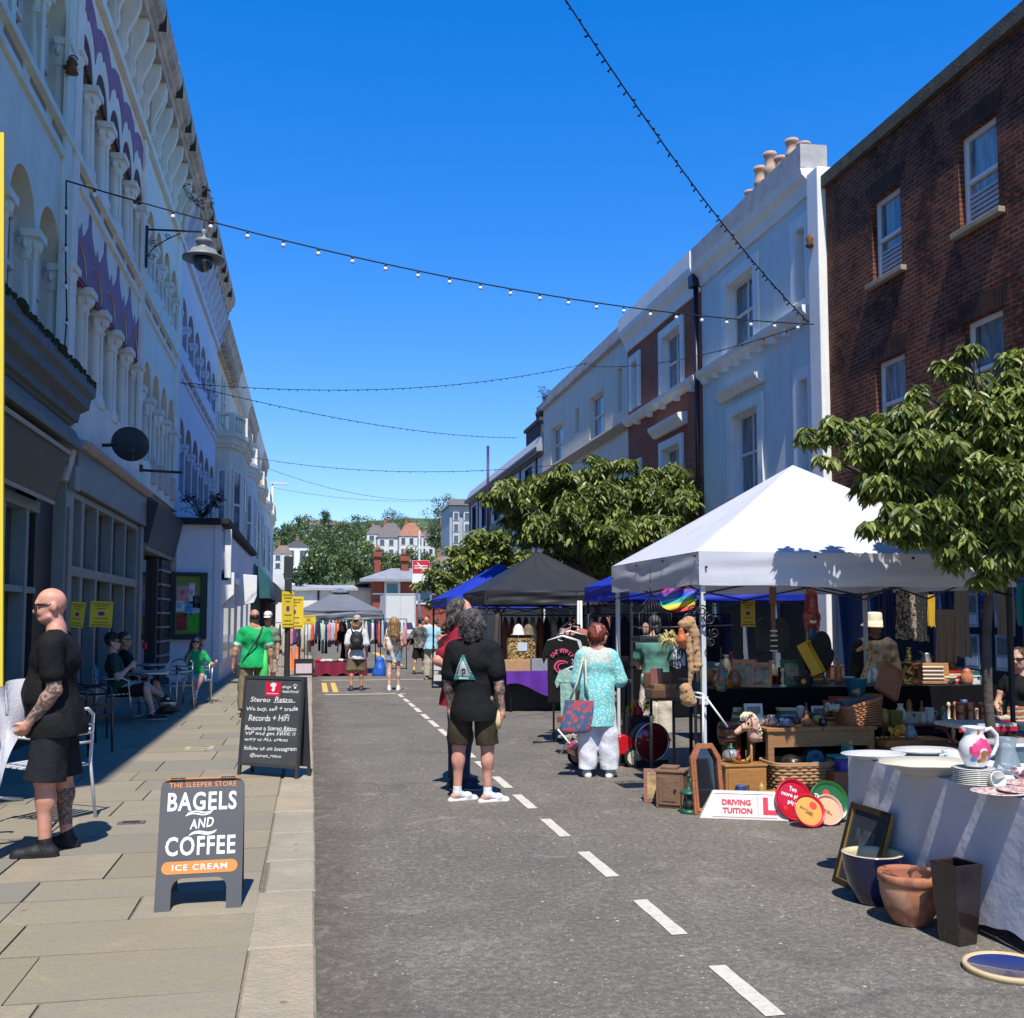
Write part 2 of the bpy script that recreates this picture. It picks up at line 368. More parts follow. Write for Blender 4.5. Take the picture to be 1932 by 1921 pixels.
def skin(name,vf,mats,parent=None,paint=None,kind=None,relax=1):
 V,F=vf
 if not isinstance(mats,(list,tuple)):mats=[mats]
 for _ in range(relax):
  s=np.zeros_like(V);c=np.zeros(len(V))
  for i in range(4):
   np.add.at(s,F[:,i],V[F[:,(i+1)%4]]);np.add.at(s,F[:,i],V[F[:,i-1]]);np.add.at(c,F[:,i],2)
  V=V*.5+.5*s/np.maximum(c,1)[:,None]
 me=bpy.data.meshes.new(name);me.vertices.add(len(V));me.vertices.foreach_set('co',V.astype(np.float32).ravel())
 me.loops.add(F.size);me.loops.foreach_set('vertex_index',F.astype(np.int32).ravel())
 me.polygons.add(len(F));me.polygons.foreach_set('loop_start',np.arange(0,F.size,4,dtype=np.int32))
 try:me.polygons.foreach_set('loop_total',np.full(len(F),4,np.int32))
 except Exception:pass
 me.polygons.foreach_set('use_smooth',np.ones(len(F),bool))
 for m in mats:me.materials.append(m)
 if paint is not None:
  ctr=V[F].mean(1);me.polygons.foreach_set('material_index',paint(ctr).astype(np.int32))
 me.update(calc_edges=True);me.validate()
 o=bpy.data.objects.new(name,me);COL.objects.link(o)
 if parent is not None:o.parent=parent;WM[o.name]=wm(parent)
 if kind:o['kind']=kind
 return o
 # - ground, road, pavements
PZ=.04
def asphalt():
 m,t,b=_nodes('asphalt');tc=N(t,'ShaderNodeTexCoord')
 big=N(t,'ShaderNodeTexNoise',Scale=.55,Detail=6.,Roughness=.6);L(t,tc.outputs['Object'],big.inputs['Vector'])
 mp=N(t,'ShaderNodeMapping');mp.inputs['Scale'].default_value=(2.2,.16,1);L(t,tc.outputs['Object'],mp.inputs[0])
 tr=N(t,'ShaderNodeTexNoise',Scale=1.,Detail=5.);L(t,mp.outputs[0],tr.inputs['Vector'])
 fine=N(t,'ShaderNodeTexNoise',Scale=85.,Detail=4.);L(t,tc.outputs['Object'],fine.inputs['Vector'])
 vo=N(t,'ShaderNodeTexVoronoi',Scale=48.);L(t,tc.outputs['Object'],vo.inputs['Vector'])
 c=ramp(t,big.outputs[0],[(.3,(.135,.120,.098)),(.7,(.23,.205,.165))])
 c=mixc(t,ramp(t,tr.outputs[0],[(.35,.0),(.75,.4)]),c,(.14,.135,.122))
 c=mixc(t,ramp(t,fine.outputs[0],[(.38,.7),(.56,0.)]),c,(.085,.078,.066))
 sp=ramp(t,vo.outputs['Distance'],[(.12,1.),(.25,0.)]);rnd=N(t,'ShaderNodeSeparateColor');L(t,vo.outputs['Color'],rnd.inputs[0])
 g1=N(t,'ShaderNodeMath',_operation='GREATER_THAN');g1 .inputs[1].default_value=.8;L(t,rnd.outputs[0],g1 .inputs[0])
 mu=N(t,'ShaderNodeMath',_operation='MULTIPLY');L(t,sp,mu.inputs[0]);L(t,g1 .outputs[0],mu.inputs[1])
 c=mixc(t,mu.outputs[0],c,(.5,.47,.42))
 md=N(t,'ShaderNodeTexNoise',Scale=26.,Detail=5.,Roughness=.7);L(t,tc.outputs['Object'],md.inputs['Vector']);c=mixc(t,ramp(t,md.outputs[0],[(.40,.62),(.56,0.)]),c,(.075,.066,.052));c=mixc(t,ramp(t,md.outputs[0],[(.58,0.),(.72,.5)]),c,(.36,.33,.27))
 v2=N(t,'ShaderNodeTexVoronoi',Scale=9.);L(t,tc.outputs['Object'],v2 .inputs['Vector']);r2=N(t,'ShaderNodeSeparateColor');L(t,v2 .outputs['Color'],r2 .inputs[0]);g2=N(t,'ShaderNodeMath',_operation='GREATER_THAN');g2 .inputs[1].default_value=.72;L(t,r2 .outputs[0],g2 .inputs[0]);m2=N(t,'ShaderNodeMath',_operation='MULTIPLY');L(t,ramp(t,v2 .outputs['Distance'],[(.05,.9),(.11,0.)]),m2 .inputs[0]);L(t,g2 .outputs[0],m2 .inputs[1]);c=mixc(t,m2 .outputs[0],c,(.55,.50,.42))
 pt=N(t,'ShaderNodeTexNoise',Scale=4.5,Detail=7.,Roughness=.7,Distortion=1.);L(t,tc.outputs['Object'],pt.inputs['Vector']);c=mixc(t,ramp(t,pt.outputs[0],[(.30,.55),(.46,0.)]),c,(.10,.092,.078));c=mixc(t,ramp(t,pt.outputs[0],[(.57,0.),(.72,.45)]),c,(.33,.295,.22))
 st=N(t,'ShaderNodeTexNoise',Scale=1.6,Detail=9.,Roughness=.75,Distortion=.8);mp2=N(t,'ShaderNodeMapping');mp2 .inputs['Location'].default_value=(3.1,7,0);L(t,tc.outputs['Object'],mp2 .inputs[0]);L(t,mp2 .outputs[0],st.inputs['Vector'])
 c=mixc(t,ramp(t,st.outputs[0],[(.54,0.),(.7,.7)]),c,(.075,.066,.055))
 c=mixc(t,ramp(t,st.outputs[0],[(.28,.6),(.42,0.)]),c,(.31,.275,.215))
 vc=N(t,'ShaderNodeTexVoronoi',Scale=.16);vc.feature='DISTANCE_TO_EDGE';nn=N(t,'ShaderNodeTexNoise',Scale=1.7,Detail=6.);L(t,tc.outputs['Object'],nn.inputs['Vector'])
 va=N(t,'ShaderNodeVectorMath',_operation='MULTIPLY_ADD');va.inputs[1].default_value=(.9,.9,0);L(t,nn.outputs[1],va.inputs[0]);L(t,tc.outputs['Object'],va.inputs[2]);L(t,va.outputs[0],vc.inputs['Vector'])
 c=mixc(t,ramp(t,vc.outputs['Distance'],[(.002,.28),(.008,0.)]),c,(.03,.028,.026))
 sx_=N(t,'ShaderNodeSeparateXYZ');L(t,tc.outputs['Object'],sx_.inputs[0]);gr=N(t,'ShaderNodeMath',_operation='MULTIPLY');L(t,ramp(t,sx_.outputs[0],[(.05,1.),(.5,0.)]),gr.inputs[0]);L(t,ramp(t,pt.outputs[0],[(.35,1.),(.6,.25)]),gr.inputs[1]);c=mixc(t,gr.outputs[0],c,(.075,.058,.038))
 L(t,c,b.inputs['Base Color']);b.inputs['Roughness'].default_value=.82;b.inputs['Specular IOR Level'].default_value=.35
 ad=N(t,'ShaderNodeMath',_operation='ADD');L(t,fine.outputs[0],ad.inputs[0]);L(t,vo.outputs['Distance'],ad.inputs[1])
 bp=N(t,'ShaderNodeBump',Strength=.55,Distance=.006);L(t,ad.outputs[0],bp.inputs['Height']);L(t,bp.outputs[0],b.inputs['Normal'])
 return m
def stone(name,cols,sc=22.,bump=.35):
 m,t,b=_nodes(name);tc=N(t,'ShaderNodeTexCoord');g=N(t,'ShaderNodeNewGeometry')
 c=ramp(t,g.outputs['Random Per Island'],[(i/(len(cols)-1),x)for i,x in enumerate(cols)])
 n=N(t,'ShaderNodeTexNoise',Scale=2.3,Detail=8.,Roughness=.65,Distortion=.8);L(t,tc.outputs['Object'],n.inputs['Vector'])
 c=mixc(t,ramp(t,n.outputs[0],[(.35,.55),(.65,0.)]),c,(.22,.195,.15));c=mixc(t,ramp(t,n.outputs[0],[(.62,0.),(.8,.35)]),c,(.5,.42,.29))
 n2=N(t,'ShaderNodeTexNoise',Scale=sc*3,Detail=4.);L(t,tc.outputs['Object'],n2 .inputs['Vector']);c=mixc(t,ramp(t,n2 .outputs[0],[(.35,.35),(.55,0.)]),c,(.16,.145,.125))
 vs=N(t,'ShaderNodeTexVoronoi',Scale=3.1);L(t,tc.outputs['Object'],vs.inputs['Vector']);c=mixc(t,ramp(t,vs.outputs['Distance'],[(.045,.5),(.07,0.)]),c,(.07,.065,.06))
 L(t,c,b.inputs['Base Color']);b.inputs['Roughness'].default_value=.72;b.inputs['Specular IOR Level'].default_value=.35
 n4=N(t,'ShaderNodeTexNoise',Scale=sc,Detail=7.);L(t,tc.outputs['Object'],n4 .inputs['Vector'])
 bp=N(t,'ShaderNodeBump',Strength=bump,Distance=.012);L(t,n4 .outputs[0],bp.inputs['Height']);L(t,bp.outputs[0],b.inputs['Normal']);return m
M_flag=stone('yorkstone',[(.27,.22,.14),(.225,.20,.145),(.30,.25,.165),(.19,.18,.145),(.28,.235,.15),(.24,.20,.125),(.31,.265,.185),(.185,.165,.12)],16.,.45)
M_gran=stone('granite',[(.39,.325,.215),(.34,.30,.22),(.41,.32,.20),(.37,.33,.25)],38.,1.1)
M_joint=mat('joint_sand',(.13,.115,.09),.95,.3,20)
rnd=random.Random(11)
mb=MB();mb.add([(.0,-14,0),(9.6,-14,0),(9.6,74,0),(.0,74,0)],[(0,1,2,3)]);struct('road',mb,asphalt())
mb=MB();mb.add([(-700,74,-.004),(700,74,-.004),(700,128,-.004),(-700,128,-.004)],[(0,1,2,3)]);struct('cross_road',mb,mat('far_asphalt',(.27,.26,.235),.9,.2,.4))
mb=MB();mb.add([(-900,-300,-.03),(900,-300,-.03),(900,140,-.03),(-900,140,-.03)],[(0,1,2,3)]);struct('ground',mb,mat('ground_earth',(.12,.11,.09),.95,.2,.5))
mb=MB();gx,gy=46,26
def hz(x,y):
 t=max(0,min(1,(y-135)/210.));s_=t*t*(3-2*t)
 return-.04+s_*(27+7*math.sin(x*.011+.6)+.035*max(-180,min(120,x)))+1.2*math.sin(x*.07)*s_
vs=[];fs=[]
for j in range(gy):
 for i in range(gx):
  x=-460+920*i/(gx-1);y=128+460*j/(gy-1);vs.append((x,y,hz(x,y)))
for j in range(gy-1):
 for i in range(gx-1):a=j*gx+i;fs.append((a,a+1,a+gx+1,a+gx))
mb.add(vs,fs,0,True);struct('hill',mb,mat('hill_grass',(.06,.085,.03),.95,.35,.08))
base=MB();base.add([(-9,-14,PZ-.012),(-.02,-14,PZ-.012),(-.02,78,PZ-.012),(-9,78,PZ-.012)],[(0,1,2,3)],1)
y=-4.
while y<76:
 d=rnd.choice([.46,.55,.62,.70,.78]);x=-.275
 while x>-5.2:
  w=rnd.choice([.5,.65,.8,.95,1.15,1.3]);g=.010;h=[PZ+rnd.uniform(-.003,.003)for _ in range(4)]
  x0,x1,y0,y1=x-w+g,x-g*rnd.uniform(0,.6),y+g,y+d-g*rnd.uniform(0,.6);j=lambda:rnd.uniform(-.006,.006)
  P=[(x0+j(),y0+j()),(x1,y0+j()),(x1,y1+j()),(x0+j(),y1+j())]
  base.add([(a,b,h[i])for i,(a,b)in enumerate(P)]+[(a,b,PZ-.014)for a,b in P],[(0,1,2,3),(0,4,5,1),(1,5,6,2),(2,6,7,3),(3,7,4,0)],0)
  x-=w
 y+=d
struct('pavement',base,[M_flag,M_joint])
mb=MB();y=-4.
while y<45:
 d=rnd.uniform(.75,1.15);o=rnd.uniform(-.006,.006);z=PZ+.004+rnd.uniform(-.002,.003);q=rnd.uniform(-.025,.02)
 P=[(-.262+q,y+.004),(.045+o,y+.004),(.045+o,y+d-.004),(-.262+q,y+d-.004)]
 r_=.012
 mb.add([(a+(r_ if i in(0,3)else-r_),b+(r_ if i<2 else-r_),z)for i,(a,b)in enumerate(P)]+[(a,b,z-r_)for a,b in P]+[(a,b,-.01)for a,b in P],[(0,1,2,3)]+[(i,4+i,4+(i+1)%4,(i+1)%4)for i in range(4)]+[(4+i,8+i,8+(i+1)%4,4+(i+1)%4)for i in range(4)],0)
 y+=d
struct('kerb',mb,M_gran)
mb=MB()
mb.box(.04,31,-.01,.06,31.01,.0)
mb=MB();mb.box(6.2,-14,-.02,9.45,70,.05);struct('far_pavement',mb,mat('concrete_paving',(.19,.18,.16),.85,.2,3,.2,30))
M_paint=mat('road_paint',(.55,.51,.42),.75,.1,40,.2,90,dirt=.55,dirtc=(.16,.15,.135))
M_ypaint=mat('yellow_paint',(.62,.40,.08),.75,.1,30,dirt=.5,dirtc=(.16,.14,.1))
mb=MB()
ctr=[((1353,1823),(1474,1917)),((1204,1699),(1289,1764)),((1099,1608),(1156,1655)),((1028,1546),(1071,1579)),((974,1500),(1009,1526)),((934,1466),(964,1487)),((903,1437),(927,1457)),((822,1376),(843,1389)),((801,1360),(820,1372)),((785,1348),(800,1357)),((770,1336),(784,1344)),((759,1327),(770,1334)),((748,1319),(757,1325)),((735,1309),(745,1316)),((876,1415),(895,1430)),((848,1394),(868,1408))]
rr=random.Random(5)
for a,b in ctr:
 p,q=G(*a),G(*b);x=1.885;w=.043;y0,y1=p.y,q.y
 y0,y1=min(y0,y1),max(y0,y1)
 n=7;l=[];r2=[]
 for i in range(n+1):
  yy=y0+(y1-y0)*i/n;xx=x+.0*i;l.append((xx-w+rr.uniform(-.0025,.0025),yy,.004));r2 .append((xx+w+rr.uniform(-.0025,.0025),yy,.004))
 mb.add(l+r2,[(i,n+1+i,n+2+i,i+1)for i in range(n)],0)
a,b=G(612,1311),G(757,1303);mb.add([(a.x,a.y-.1,.004),(b.x,a.y-.1,.004),(b.x,a.y+.05,.004),(a.x,a.y+.05,.004)],[(0,1,2,3)])
a,b=G(600,1283),G(742,1276);mb.add([(.3,27.6,.004),(3.2,27.6,.004),(3.2,27.75,.004),(.3,27.75,.004)],[(0,1,2,3)])
for k in(0,1):mb.add([(.28+k*.22,23.2,.004),(.40+k*.22,23.2,.004),(.40+k*.22,26.6,.004),(.28+k*.22,26.6,.004)],[(0,1,2,3)],1)
mb.add([(2.9,36,.004),(3.2,36,.004),(3.2,50,.004),(2.9,50,.004)],[(0,1,2,3)],1)
struct('road_marking',mb,[M_paint,M_ypaint])
for(u,v,w,d,lab)in[(377,1412,.34,.3,'pale square stopcock cover with two slots in the stone pavement beside the chalkboard'),(248,1553,.2,.09,'small dark metal cover in the pavement behind the bald man')]:
 p=G(u,v,PZ);mb=MB();mb.box(p.x-w/2,p.y-d/2,PZ-.01,p.x+w/2,p.y+d/2,PZ+.009,0)
 for k in(-1,1):mb.box(p.x-w*.32,p.y+k*d*.25-.018,PZ+.009,p.x+w*.32,p.y+k*d*.25+.018,PZ+.011,1)
 single('stopcock_cover',mb,[mat('cover_'+str(u),(.36,.32,.22)if w>.3 else(.11,.105,.1),.8,.2,20,.3),mat('slot_dark',(.03,.03,.03),.8)],lab,'cover')
 # - facade helpers
XL,XR=-3.5,9.4
FL=lambda s,z,d:Vector((XL+d,s,z))
FR=lambda s,z,d:Vector((XR-d,s,z))
def fbox(mb,F,s0,s1,z0,z1,d0,d1,mi=None):
 a,b=F(s0,z0,d0),F(s1,z1,d1);return mb.box(a.x,a.y,a.z,b.x,b.y,b.z,mi)
def extr(mb,prof,a,b,F,mi=None,smooth=False):
 n=len(prof);vs=[F(a,z,d)for d,z in prof]+[F(b,z,d)for d,z in prof]
 fs=[(i,(i+1)%n,n+(i+1)%n,n+i)for i in range(n)];mb.add(vs,fs,mi,smooth)
 mb.poly(prof,lambda d,z:F(a,z,d),(),mi);mb.poly(prof,lambda d,z:F(b,z,d),(),mi);return mb
def arch(c,hw,z0,zs,zt,n=12,point=0.):
 l=[(c-hw,z0),(c+hw,z0)]
 for i in range(n+1):
  t=PI*i/n;l.append((c+hw*math.cos(t),zs+(zt-zs)*(math.sin(t)**(1-point*.4))))
 return l
def rect(s0,s1,z0,z1):return[(s0,z0),(s1,z0),(s1,z1),(s0,z1)]
M_glass=glass_mat('window_glass',(.03,.04,.05),.03);M_glassb=glass_mat('window_glass_blue',(.09,.13,.17),.10,.9);tt=M_glassb.node_tree;oi=N(tt,'ShaderNodeObjectInfo');tg_=N(tt,'ShaderNodeTexCoord');ng=N(tt,'ShaderNodeTexNoise',Scale=1.3,Detail=3.,Distortion=1.5);mg=N(tt,'ShaderNodeVectorMath',_operation='ADD');L(tt,tg_.outputs['Object'],mg.inputs[0]);L(tt,oi.outputs['Random'],mg.inputs[1]);mz=N(tt,'ShaderNodeMapping');mz.inputs['Scale'].default_value=(1,3,.7);L(tt,mg.outputs[0],mz.inputs[0]);L(tt,mz.outputs[0],ng.inputs['Vector'])
L(tt,mixc(tt,ramp(tt,ng.outputs[0],[(.42,0.),(.6,1.)]),ramp(tt,oi.outputs['Random'],[(0,(.03,.05,.06)),(.5,(.10,.15,.18)),(1,(.05,.06,.07))]),ramp(tt,oi.outputs['Random'],[(0,(.10,.14,.16)),(.6,(.30,.32,.32)),(1,(.14,.18,.2))])),tt.nodes['Principled BSDF'].inputs['Base Color'])  # noise in the pane colour imitates cloud reflections and pale curtains
M_white=mat('white_paint',(.72,.72,.70),.5,.06,3,dirt=.12,dirtc=(.35,.33,.3))
M_blackm=mat('black_metal',(.015,.016,.02),.4,.2,10,spec=.5)
M_black=mat('black_paint',(.02,.021,.024),.5,.2,6)
def sash(par,F,s0,s1,z0,z1,dep=-.12,fr=None,gl=None,w=.06,vert=0,rails=1,blind=None,name='window',dark=None):
 """sash window set back in its opening: frame > pane"""
 mb=MB();fr=fr or M_white;gl=gl or M_glassb;d0,d1=dep,dep+.06
 fbox(mb,F,s0,s0+w,z0,z1,d0,d1);fbox(mb,F,s1-w,s1,z0,z1,d0,d1);fbox(mb,F,s0+w,s1-w,z0,z0+w*1.2,d0,d1);fbox(mb,F,s0+w,s1-w,z1-w,z1,d0,d1)
 for i in range(rails):
  zz=z0+(z1-z0)*(i+1)/(rails+1);fbox(mb,F,s0+w,s1-w,zz-.03,zz+.03,d0,d1+.015)
 for i in range(vert):
  ss=s0+(s1-s0)*(i+1)/(vert+1);fbox(mb,F,ss-.022,ss+.022,z0+w,z1-w,d0,d1-.01)
 o=obj(name,mb,fr,par,.008)
 g=MB();fbox(g,F,s0+w*.6,s1-w*.6,z0+w*.6,z1-w*.6,d0-.02,d0+.015);obj('pane',g,gl,o)
 if blind:
  b=MB();zz=blind[0]
  while zz<blind[1]:fbox(b,F,s0+w,s1-w,zz,zz+.045,d0+.02,d0+.04);zz+=.075
  obj('blind',b,mat('blind_grey',(.45,.47,.5),.6),o)
 return o
 # - left terrace, arcaded upper floors
def terrace_cornice(b,y0,y1,m_wall,m_dark):
 mb=MB();n=max(1,int(round((y1-y0)/.86)));st=(y1-y0)/n;holes=[]
 for i in range(n):
  c=y0+(i+.5)*st;holes.append(arch(c,st*.38,11.6,12.2,12.62,8))
 to=lambda a,z,d:FL(a,z,d)
 loop=rect(y0+.004,y1-.004,11.42,12.74)
 mb.poly(loop,lambda a,z:FL(a,z,.10),holes,0);mb.reveal(loop,to,.004,.10,0)
 for h in holes:mb.reveal(h,to,.004,.10,0)
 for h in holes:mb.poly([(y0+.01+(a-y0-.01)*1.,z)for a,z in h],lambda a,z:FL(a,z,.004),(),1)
 for i in range(n+1):
  c=min(max(y0+i*st,y0+.075),y1-.075)
  prof=[(.10,11.62),(.14,11.66),(.17,11.8),(.15,11.95),(.20,12.1),(.30,12.3),(.37,12.52),(.38,12.745),(.10,12.745)]
  extr(mb,prof,c-.065,c+.065,FL,0)
 obj('corbel_table',mb,[m_wall,mat('corbel_recess',(.42,.33,.22),.9,.35,5,.3,20)],b)  # second material: arch recess faces, a mottled brown unlike the wall
 mb=MB();prof=[(-.2,12.75),(.39,12.75),(.41,12.86),(.47,12.9),(.48,13.0),(.56,13.06),(.60,13.2),(.61,13.34),(-.2,13.40)]
 extr(mb,prof,y0+.002,y1-.002,FL,0)
 for k in range(int((y1-y0)/1.4)):
  s_=y0+.6+k*1.4+rnd.uniform(-.3,.3);fbox(mb,FL,s_,s_+rnd.uniform(.015,.04),12.88,13.342,.45,.612,1)
 obj('cornice',mb,[m_dark,mat('crack_dark',(.04,.035,.03),.9)],b)
def left_house(name,label,y0,y1,n,mw,mc,m_in,floors,mcor,col_r=.115,wf=.425):
 b=thing(name,label,'building',(XL,(y0+y1)/2,0),0,'terrace down the left side of the street')
 st=(y1-y0-.5)/n;cs=[y0+.25+(i+.5)*st for i in range(n)]
 holes=[]
 for(z0,zs,zt)in floors:holes+=[arch(c,st*wf,z0,zs,zt)for c in cs]
 loop=rect(y0+.003,y1-.003,4.3,12.78);mb=MB();to=lambda a,z,d:FL(a,z,d)
 mb.poly(loop,lambda a,z:FL(a,z,0),holes,0);mb.reveal(loop,to,-.3,0,0)
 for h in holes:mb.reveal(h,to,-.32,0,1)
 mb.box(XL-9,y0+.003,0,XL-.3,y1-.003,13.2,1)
 for z in(8.02,8.34):fbox(mb,FL,y0+.003,y1-.003,z,z+.11,0,.08 if z>8.2 else .05,0)
 obj('wall',mb,[mw,m_in],b)
 for(z0,zs,zt)in floors:
  for i in range(n+1):
   c=cs[0]-st/2+i*st;c=min(max(c,y0+.2),y1-.2);m2=MB();rr_=col_r
   m2 .lathe([(rr_*1.3,z0-.12),(rr_*1.3,z0),(rr_*1.1,z0+.06),(rr_,z0+.12),(rr_*.9,zs-.36),(rr_*.95,zs-.34)],(XL-.10,c,0),12,0)
   o=obj('column',m2,mc,b)
   m3=MB();m3 .lathe([(rr_*.95,zs-.36),(rr_*1.15,zs-.34),(rr_*1.0,zs-.3),(rr_*1.2,zs-.2),(rr_*1.55,zs-.08)],(XL-.10,c,0),12)
   m3 .box(XL-.15,c-rr_*1.6,zs-.08,XL-.10+rr_*1.6,c+rr_*1.6,zs+.02)
   for k in range(5):
    a=-PI/2+PI*k/4;m3 .ball((XL-.10+rr_*1.28*math.cos(a),c+rr_*1.28*math.sin(a),zs-.16),rr_*.33,rr_*.33,.075,6,5)
   obj('capital',m3,mc,o)
  for c in cs:
   sash(b,FL,c-st*wf+.01,c+st*wf-.01,z0+.02,zs+(zt-zs)*.3,-.29,M_white,M_glass,.05)
 terrace_cornice(b,y0,y1,mw,mcor);return b,cs,st
M_cornice=mat('cornice_weathered',(.50,.43,.34),.9,.35,3,.5,18,dirt=.7,dirtc=(.2,.17,.13))
M_sage=mat('sage_stucco',(.64,.70,.60),.8,.08,2,.15,30,dirt=.3,dirtc=(.42,.46,.38))
M_cream=mat('cream_stucco',(.80,.76,.64),.8,.08,2.5,.15,30,dirt=.3,dirtc=(.55,.48,.36))
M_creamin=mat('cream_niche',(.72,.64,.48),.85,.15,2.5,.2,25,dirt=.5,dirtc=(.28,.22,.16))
M_pale=mat('pale_blue_stucco',(.74,.80,.72),.8,.07,2,.15,30,dirt=.3,dirtc=(.52,.54,.48))
M_blue=mat('powder_blue_stucco',(.62,.68,.80),.8,.06,2,.15,30,dirt=.2,dirtc=(.32,.36,.44))
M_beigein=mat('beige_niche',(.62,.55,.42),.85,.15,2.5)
FLO=[(5.22,6.72,7.27),(8.62,9.96,10.52)]
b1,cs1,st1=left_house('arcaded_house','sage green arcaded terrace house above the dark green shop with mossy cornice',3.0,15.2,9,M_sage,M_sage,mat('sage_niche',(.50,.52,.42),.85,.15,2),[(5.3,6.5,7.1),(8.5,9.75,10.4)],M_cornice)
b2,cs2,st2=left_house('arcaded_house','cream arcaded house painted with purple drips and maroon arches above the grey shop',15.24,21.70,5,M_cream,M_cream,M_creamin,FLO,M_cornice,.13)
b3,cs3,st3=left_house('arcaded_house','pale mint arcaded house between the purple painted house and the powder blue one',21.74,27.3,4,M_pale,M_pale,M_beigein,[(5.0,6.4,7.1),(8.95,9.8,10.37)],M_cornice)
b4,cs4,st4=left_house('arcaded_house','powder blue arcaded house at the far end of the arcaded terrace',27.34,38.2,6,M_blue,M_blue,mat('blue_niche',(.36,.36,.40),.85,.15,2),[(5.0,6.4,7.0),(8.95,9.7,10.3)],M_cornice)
M_purple=mat('purple_paint',(.27,.10,.17),.6,.25,4,dirt=.3,dirtc=(.32,.22,.36));M_maroon=mat('maroon_paint',(.20,.014,.045),.5,.15,4,dirt=.3,dirtc=(.07,.01,.03))
mb=MB();zs,zt=FLO[0][1:];hw=st2*.425
lower=[];upper=[]
y0,y1=cs2[0]-st2/2+.05,cs2[-1]+st2/2-.05
top=[];
for i,c in enumerate(cs2):
 l,r_=c-st2/2,c+st2/2
 top+=[(l+.005,7.95),(l+.09,7.95)]+[(l+.10+(st2/2-.1)*k/6,7.74-.30*math.sin(PI/2*k/5)if k<6 else 7.60)for k in range(7)]+[(r_-.10-(st2/2-.1)*k/6,7.74-.30*math.sin(PI/2*k/5))for k in range(5,-1,-1)]+[(r_-.09,7.95)]
loop=[(y0,zs+.05),(y1,zs+.05)]+[(min(max(a,y0),y1),z)for a,z in top[::-1]]
cl=[]
for p in loop:
 if not cl or(abs(p[0]-cl[-1][0])+abs(p[1]-cl[-1][1]))>1e-3:cl.append(p)
holes=[arch(c,hw+.004,zs+.08,zs+.1,zt+.004,10)for c in cs2]
mb.slab(cl,FL,.002,.010,holes,0)
obj('purple_scallops',mb,M_purple,b2)
for c in cs2:mb=MB();mb.slab(arch(c,hw-.003,zs+.0,zs+.04,zt-.004,10),FL,-.06,-.012,(),0);obj('maroon_tympanum',mb,M_maroon,b2)
mb=MB();lo_=[];
for c in cs2:
 l,r_=c-st2/2,c+st2/2
 lo_+=[(l,10.42)]+[(l+st2*k/12,10.46+.42*math.sin(PI*k/12)**.6-.10*(k==6))for k in range(1,12)]
up_=[]
for c in cs2:up_+=[(c-st2*.46,11.05),(c-st2*.2,11.2),(c+st2*.1,11.27),(c+st2*.4,11.18)]
mb.slab([(min(max(a,y0),y1),z)for a,z in lo_]+[(min(max(a,y0),y1),z)for a,z in up_[::-1]],FL,.002,.010,(),0)
obj('purple_drips',mb,M_purple,b2)
mt_=mat('flaking_brown',(.10,.03,.025),.8,.3,8);zs,zt=FLO[1][1:]
for i,c in enumerate(cs2):mb=MB();mb.slab([(a,max(z,zs+.12+.1*math.sin(i*2.1+a*9)))for a,z in arch(c,hw-.003,zs+.05,zs+.06,zt-.004,10)],FL,-.06,-.012,(),0);obj('brown_tympanum',mb,mt_,b2)
mb=MB()
for b_,(a,c)in((b1,(3.2,15.0)),(b2,(15.5,21.5)),(b3,(22,27.1)),(b4,(27.6,38))):
 m2=MB();s_=a
 while s_+.8<c:fbox(m2,FL,s_,s_+.75,8.18,8.30,.001,.012,0);s_+=1.1
 obj('band_slots',m2,mat('slot_ochre',(.30,.24,.16),.9,.2,5),b_)
for b_,ya,m in((b1,14.75,M_sage),(b2,15.25,M_cream),(b2,21.3,M_cream),(b3,26.95,M_pale),(b4,27.35,M_blue)):
 m2=MB();fbox(m2,FL,ya,ya+.38,4.6,11.4,.003,.06);obj('pilaster',m2,m,b_)
M_shopg=mat('dark_green_shop',(.018,.035,.03),.45,.2,4,spec=.5);M_slate=mat('slate_shop',(.15,.165,.165),.5,.12,3)
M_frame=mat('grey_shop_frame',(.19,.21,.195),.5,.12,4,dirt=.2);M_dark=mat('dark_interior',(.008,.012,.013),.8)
M_shopglass=glass_mat('shop_glass',(.012,.016,.016),.015,1.);M_bluecor=mat('blue_grey_cornice',(.07,.10,.125),.6,.15,3);M_tan=mat('tan_cornice',(.17,.16,.125),.7,.15,3,dirt=.3)
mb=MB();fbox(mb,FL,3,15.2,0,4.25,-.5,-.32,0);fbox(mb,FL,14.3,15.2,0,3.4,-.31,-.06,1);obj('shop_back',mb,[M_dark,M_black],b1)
mb=MB();extr(mb,[(.0,4.27),(.05,4.27),(.16,4.38),(.22,4.40),(.24,4.52),(.36,4.58),(.38,4.72),(.44,4.76),(.45,4.92),(.0,4.98)],3,15.28,FL);obj('shop_cornice',mb,M_bluecor,b1)
mb=MB();extr(mb,[(.0,3.98),(.30,3.98),(.28,4.10),(.19,4.27),(.0,4.27)],3,15.24,FL);obj('cove',mb,M_tan,b1)
mb=MB();r5=random.Random(4)
for i in range(1500):
 s_=3+12.2*r5 .random();k=r5 .uniform(.012,.034)*(1+.8*max(0,math.sin(s_*2.3)*math.sin(s_*5.1)));mb.ball((XL+r5 .uniform(.36,.46),s_,4.94-.06*r5 .random()**2+k*.3),k,k*1.7,k*r5 .uniform(.6,1.3),6,4)
obj('moss',mb,mat('moss',(.018,.03,.014),.95,.5,30,.8,60),b1)
mb=MB();extr(mb,[(.02,3.2),(.10,3.14),(.30,3.80),(.24,3.86)],3,14.45,FL,0)
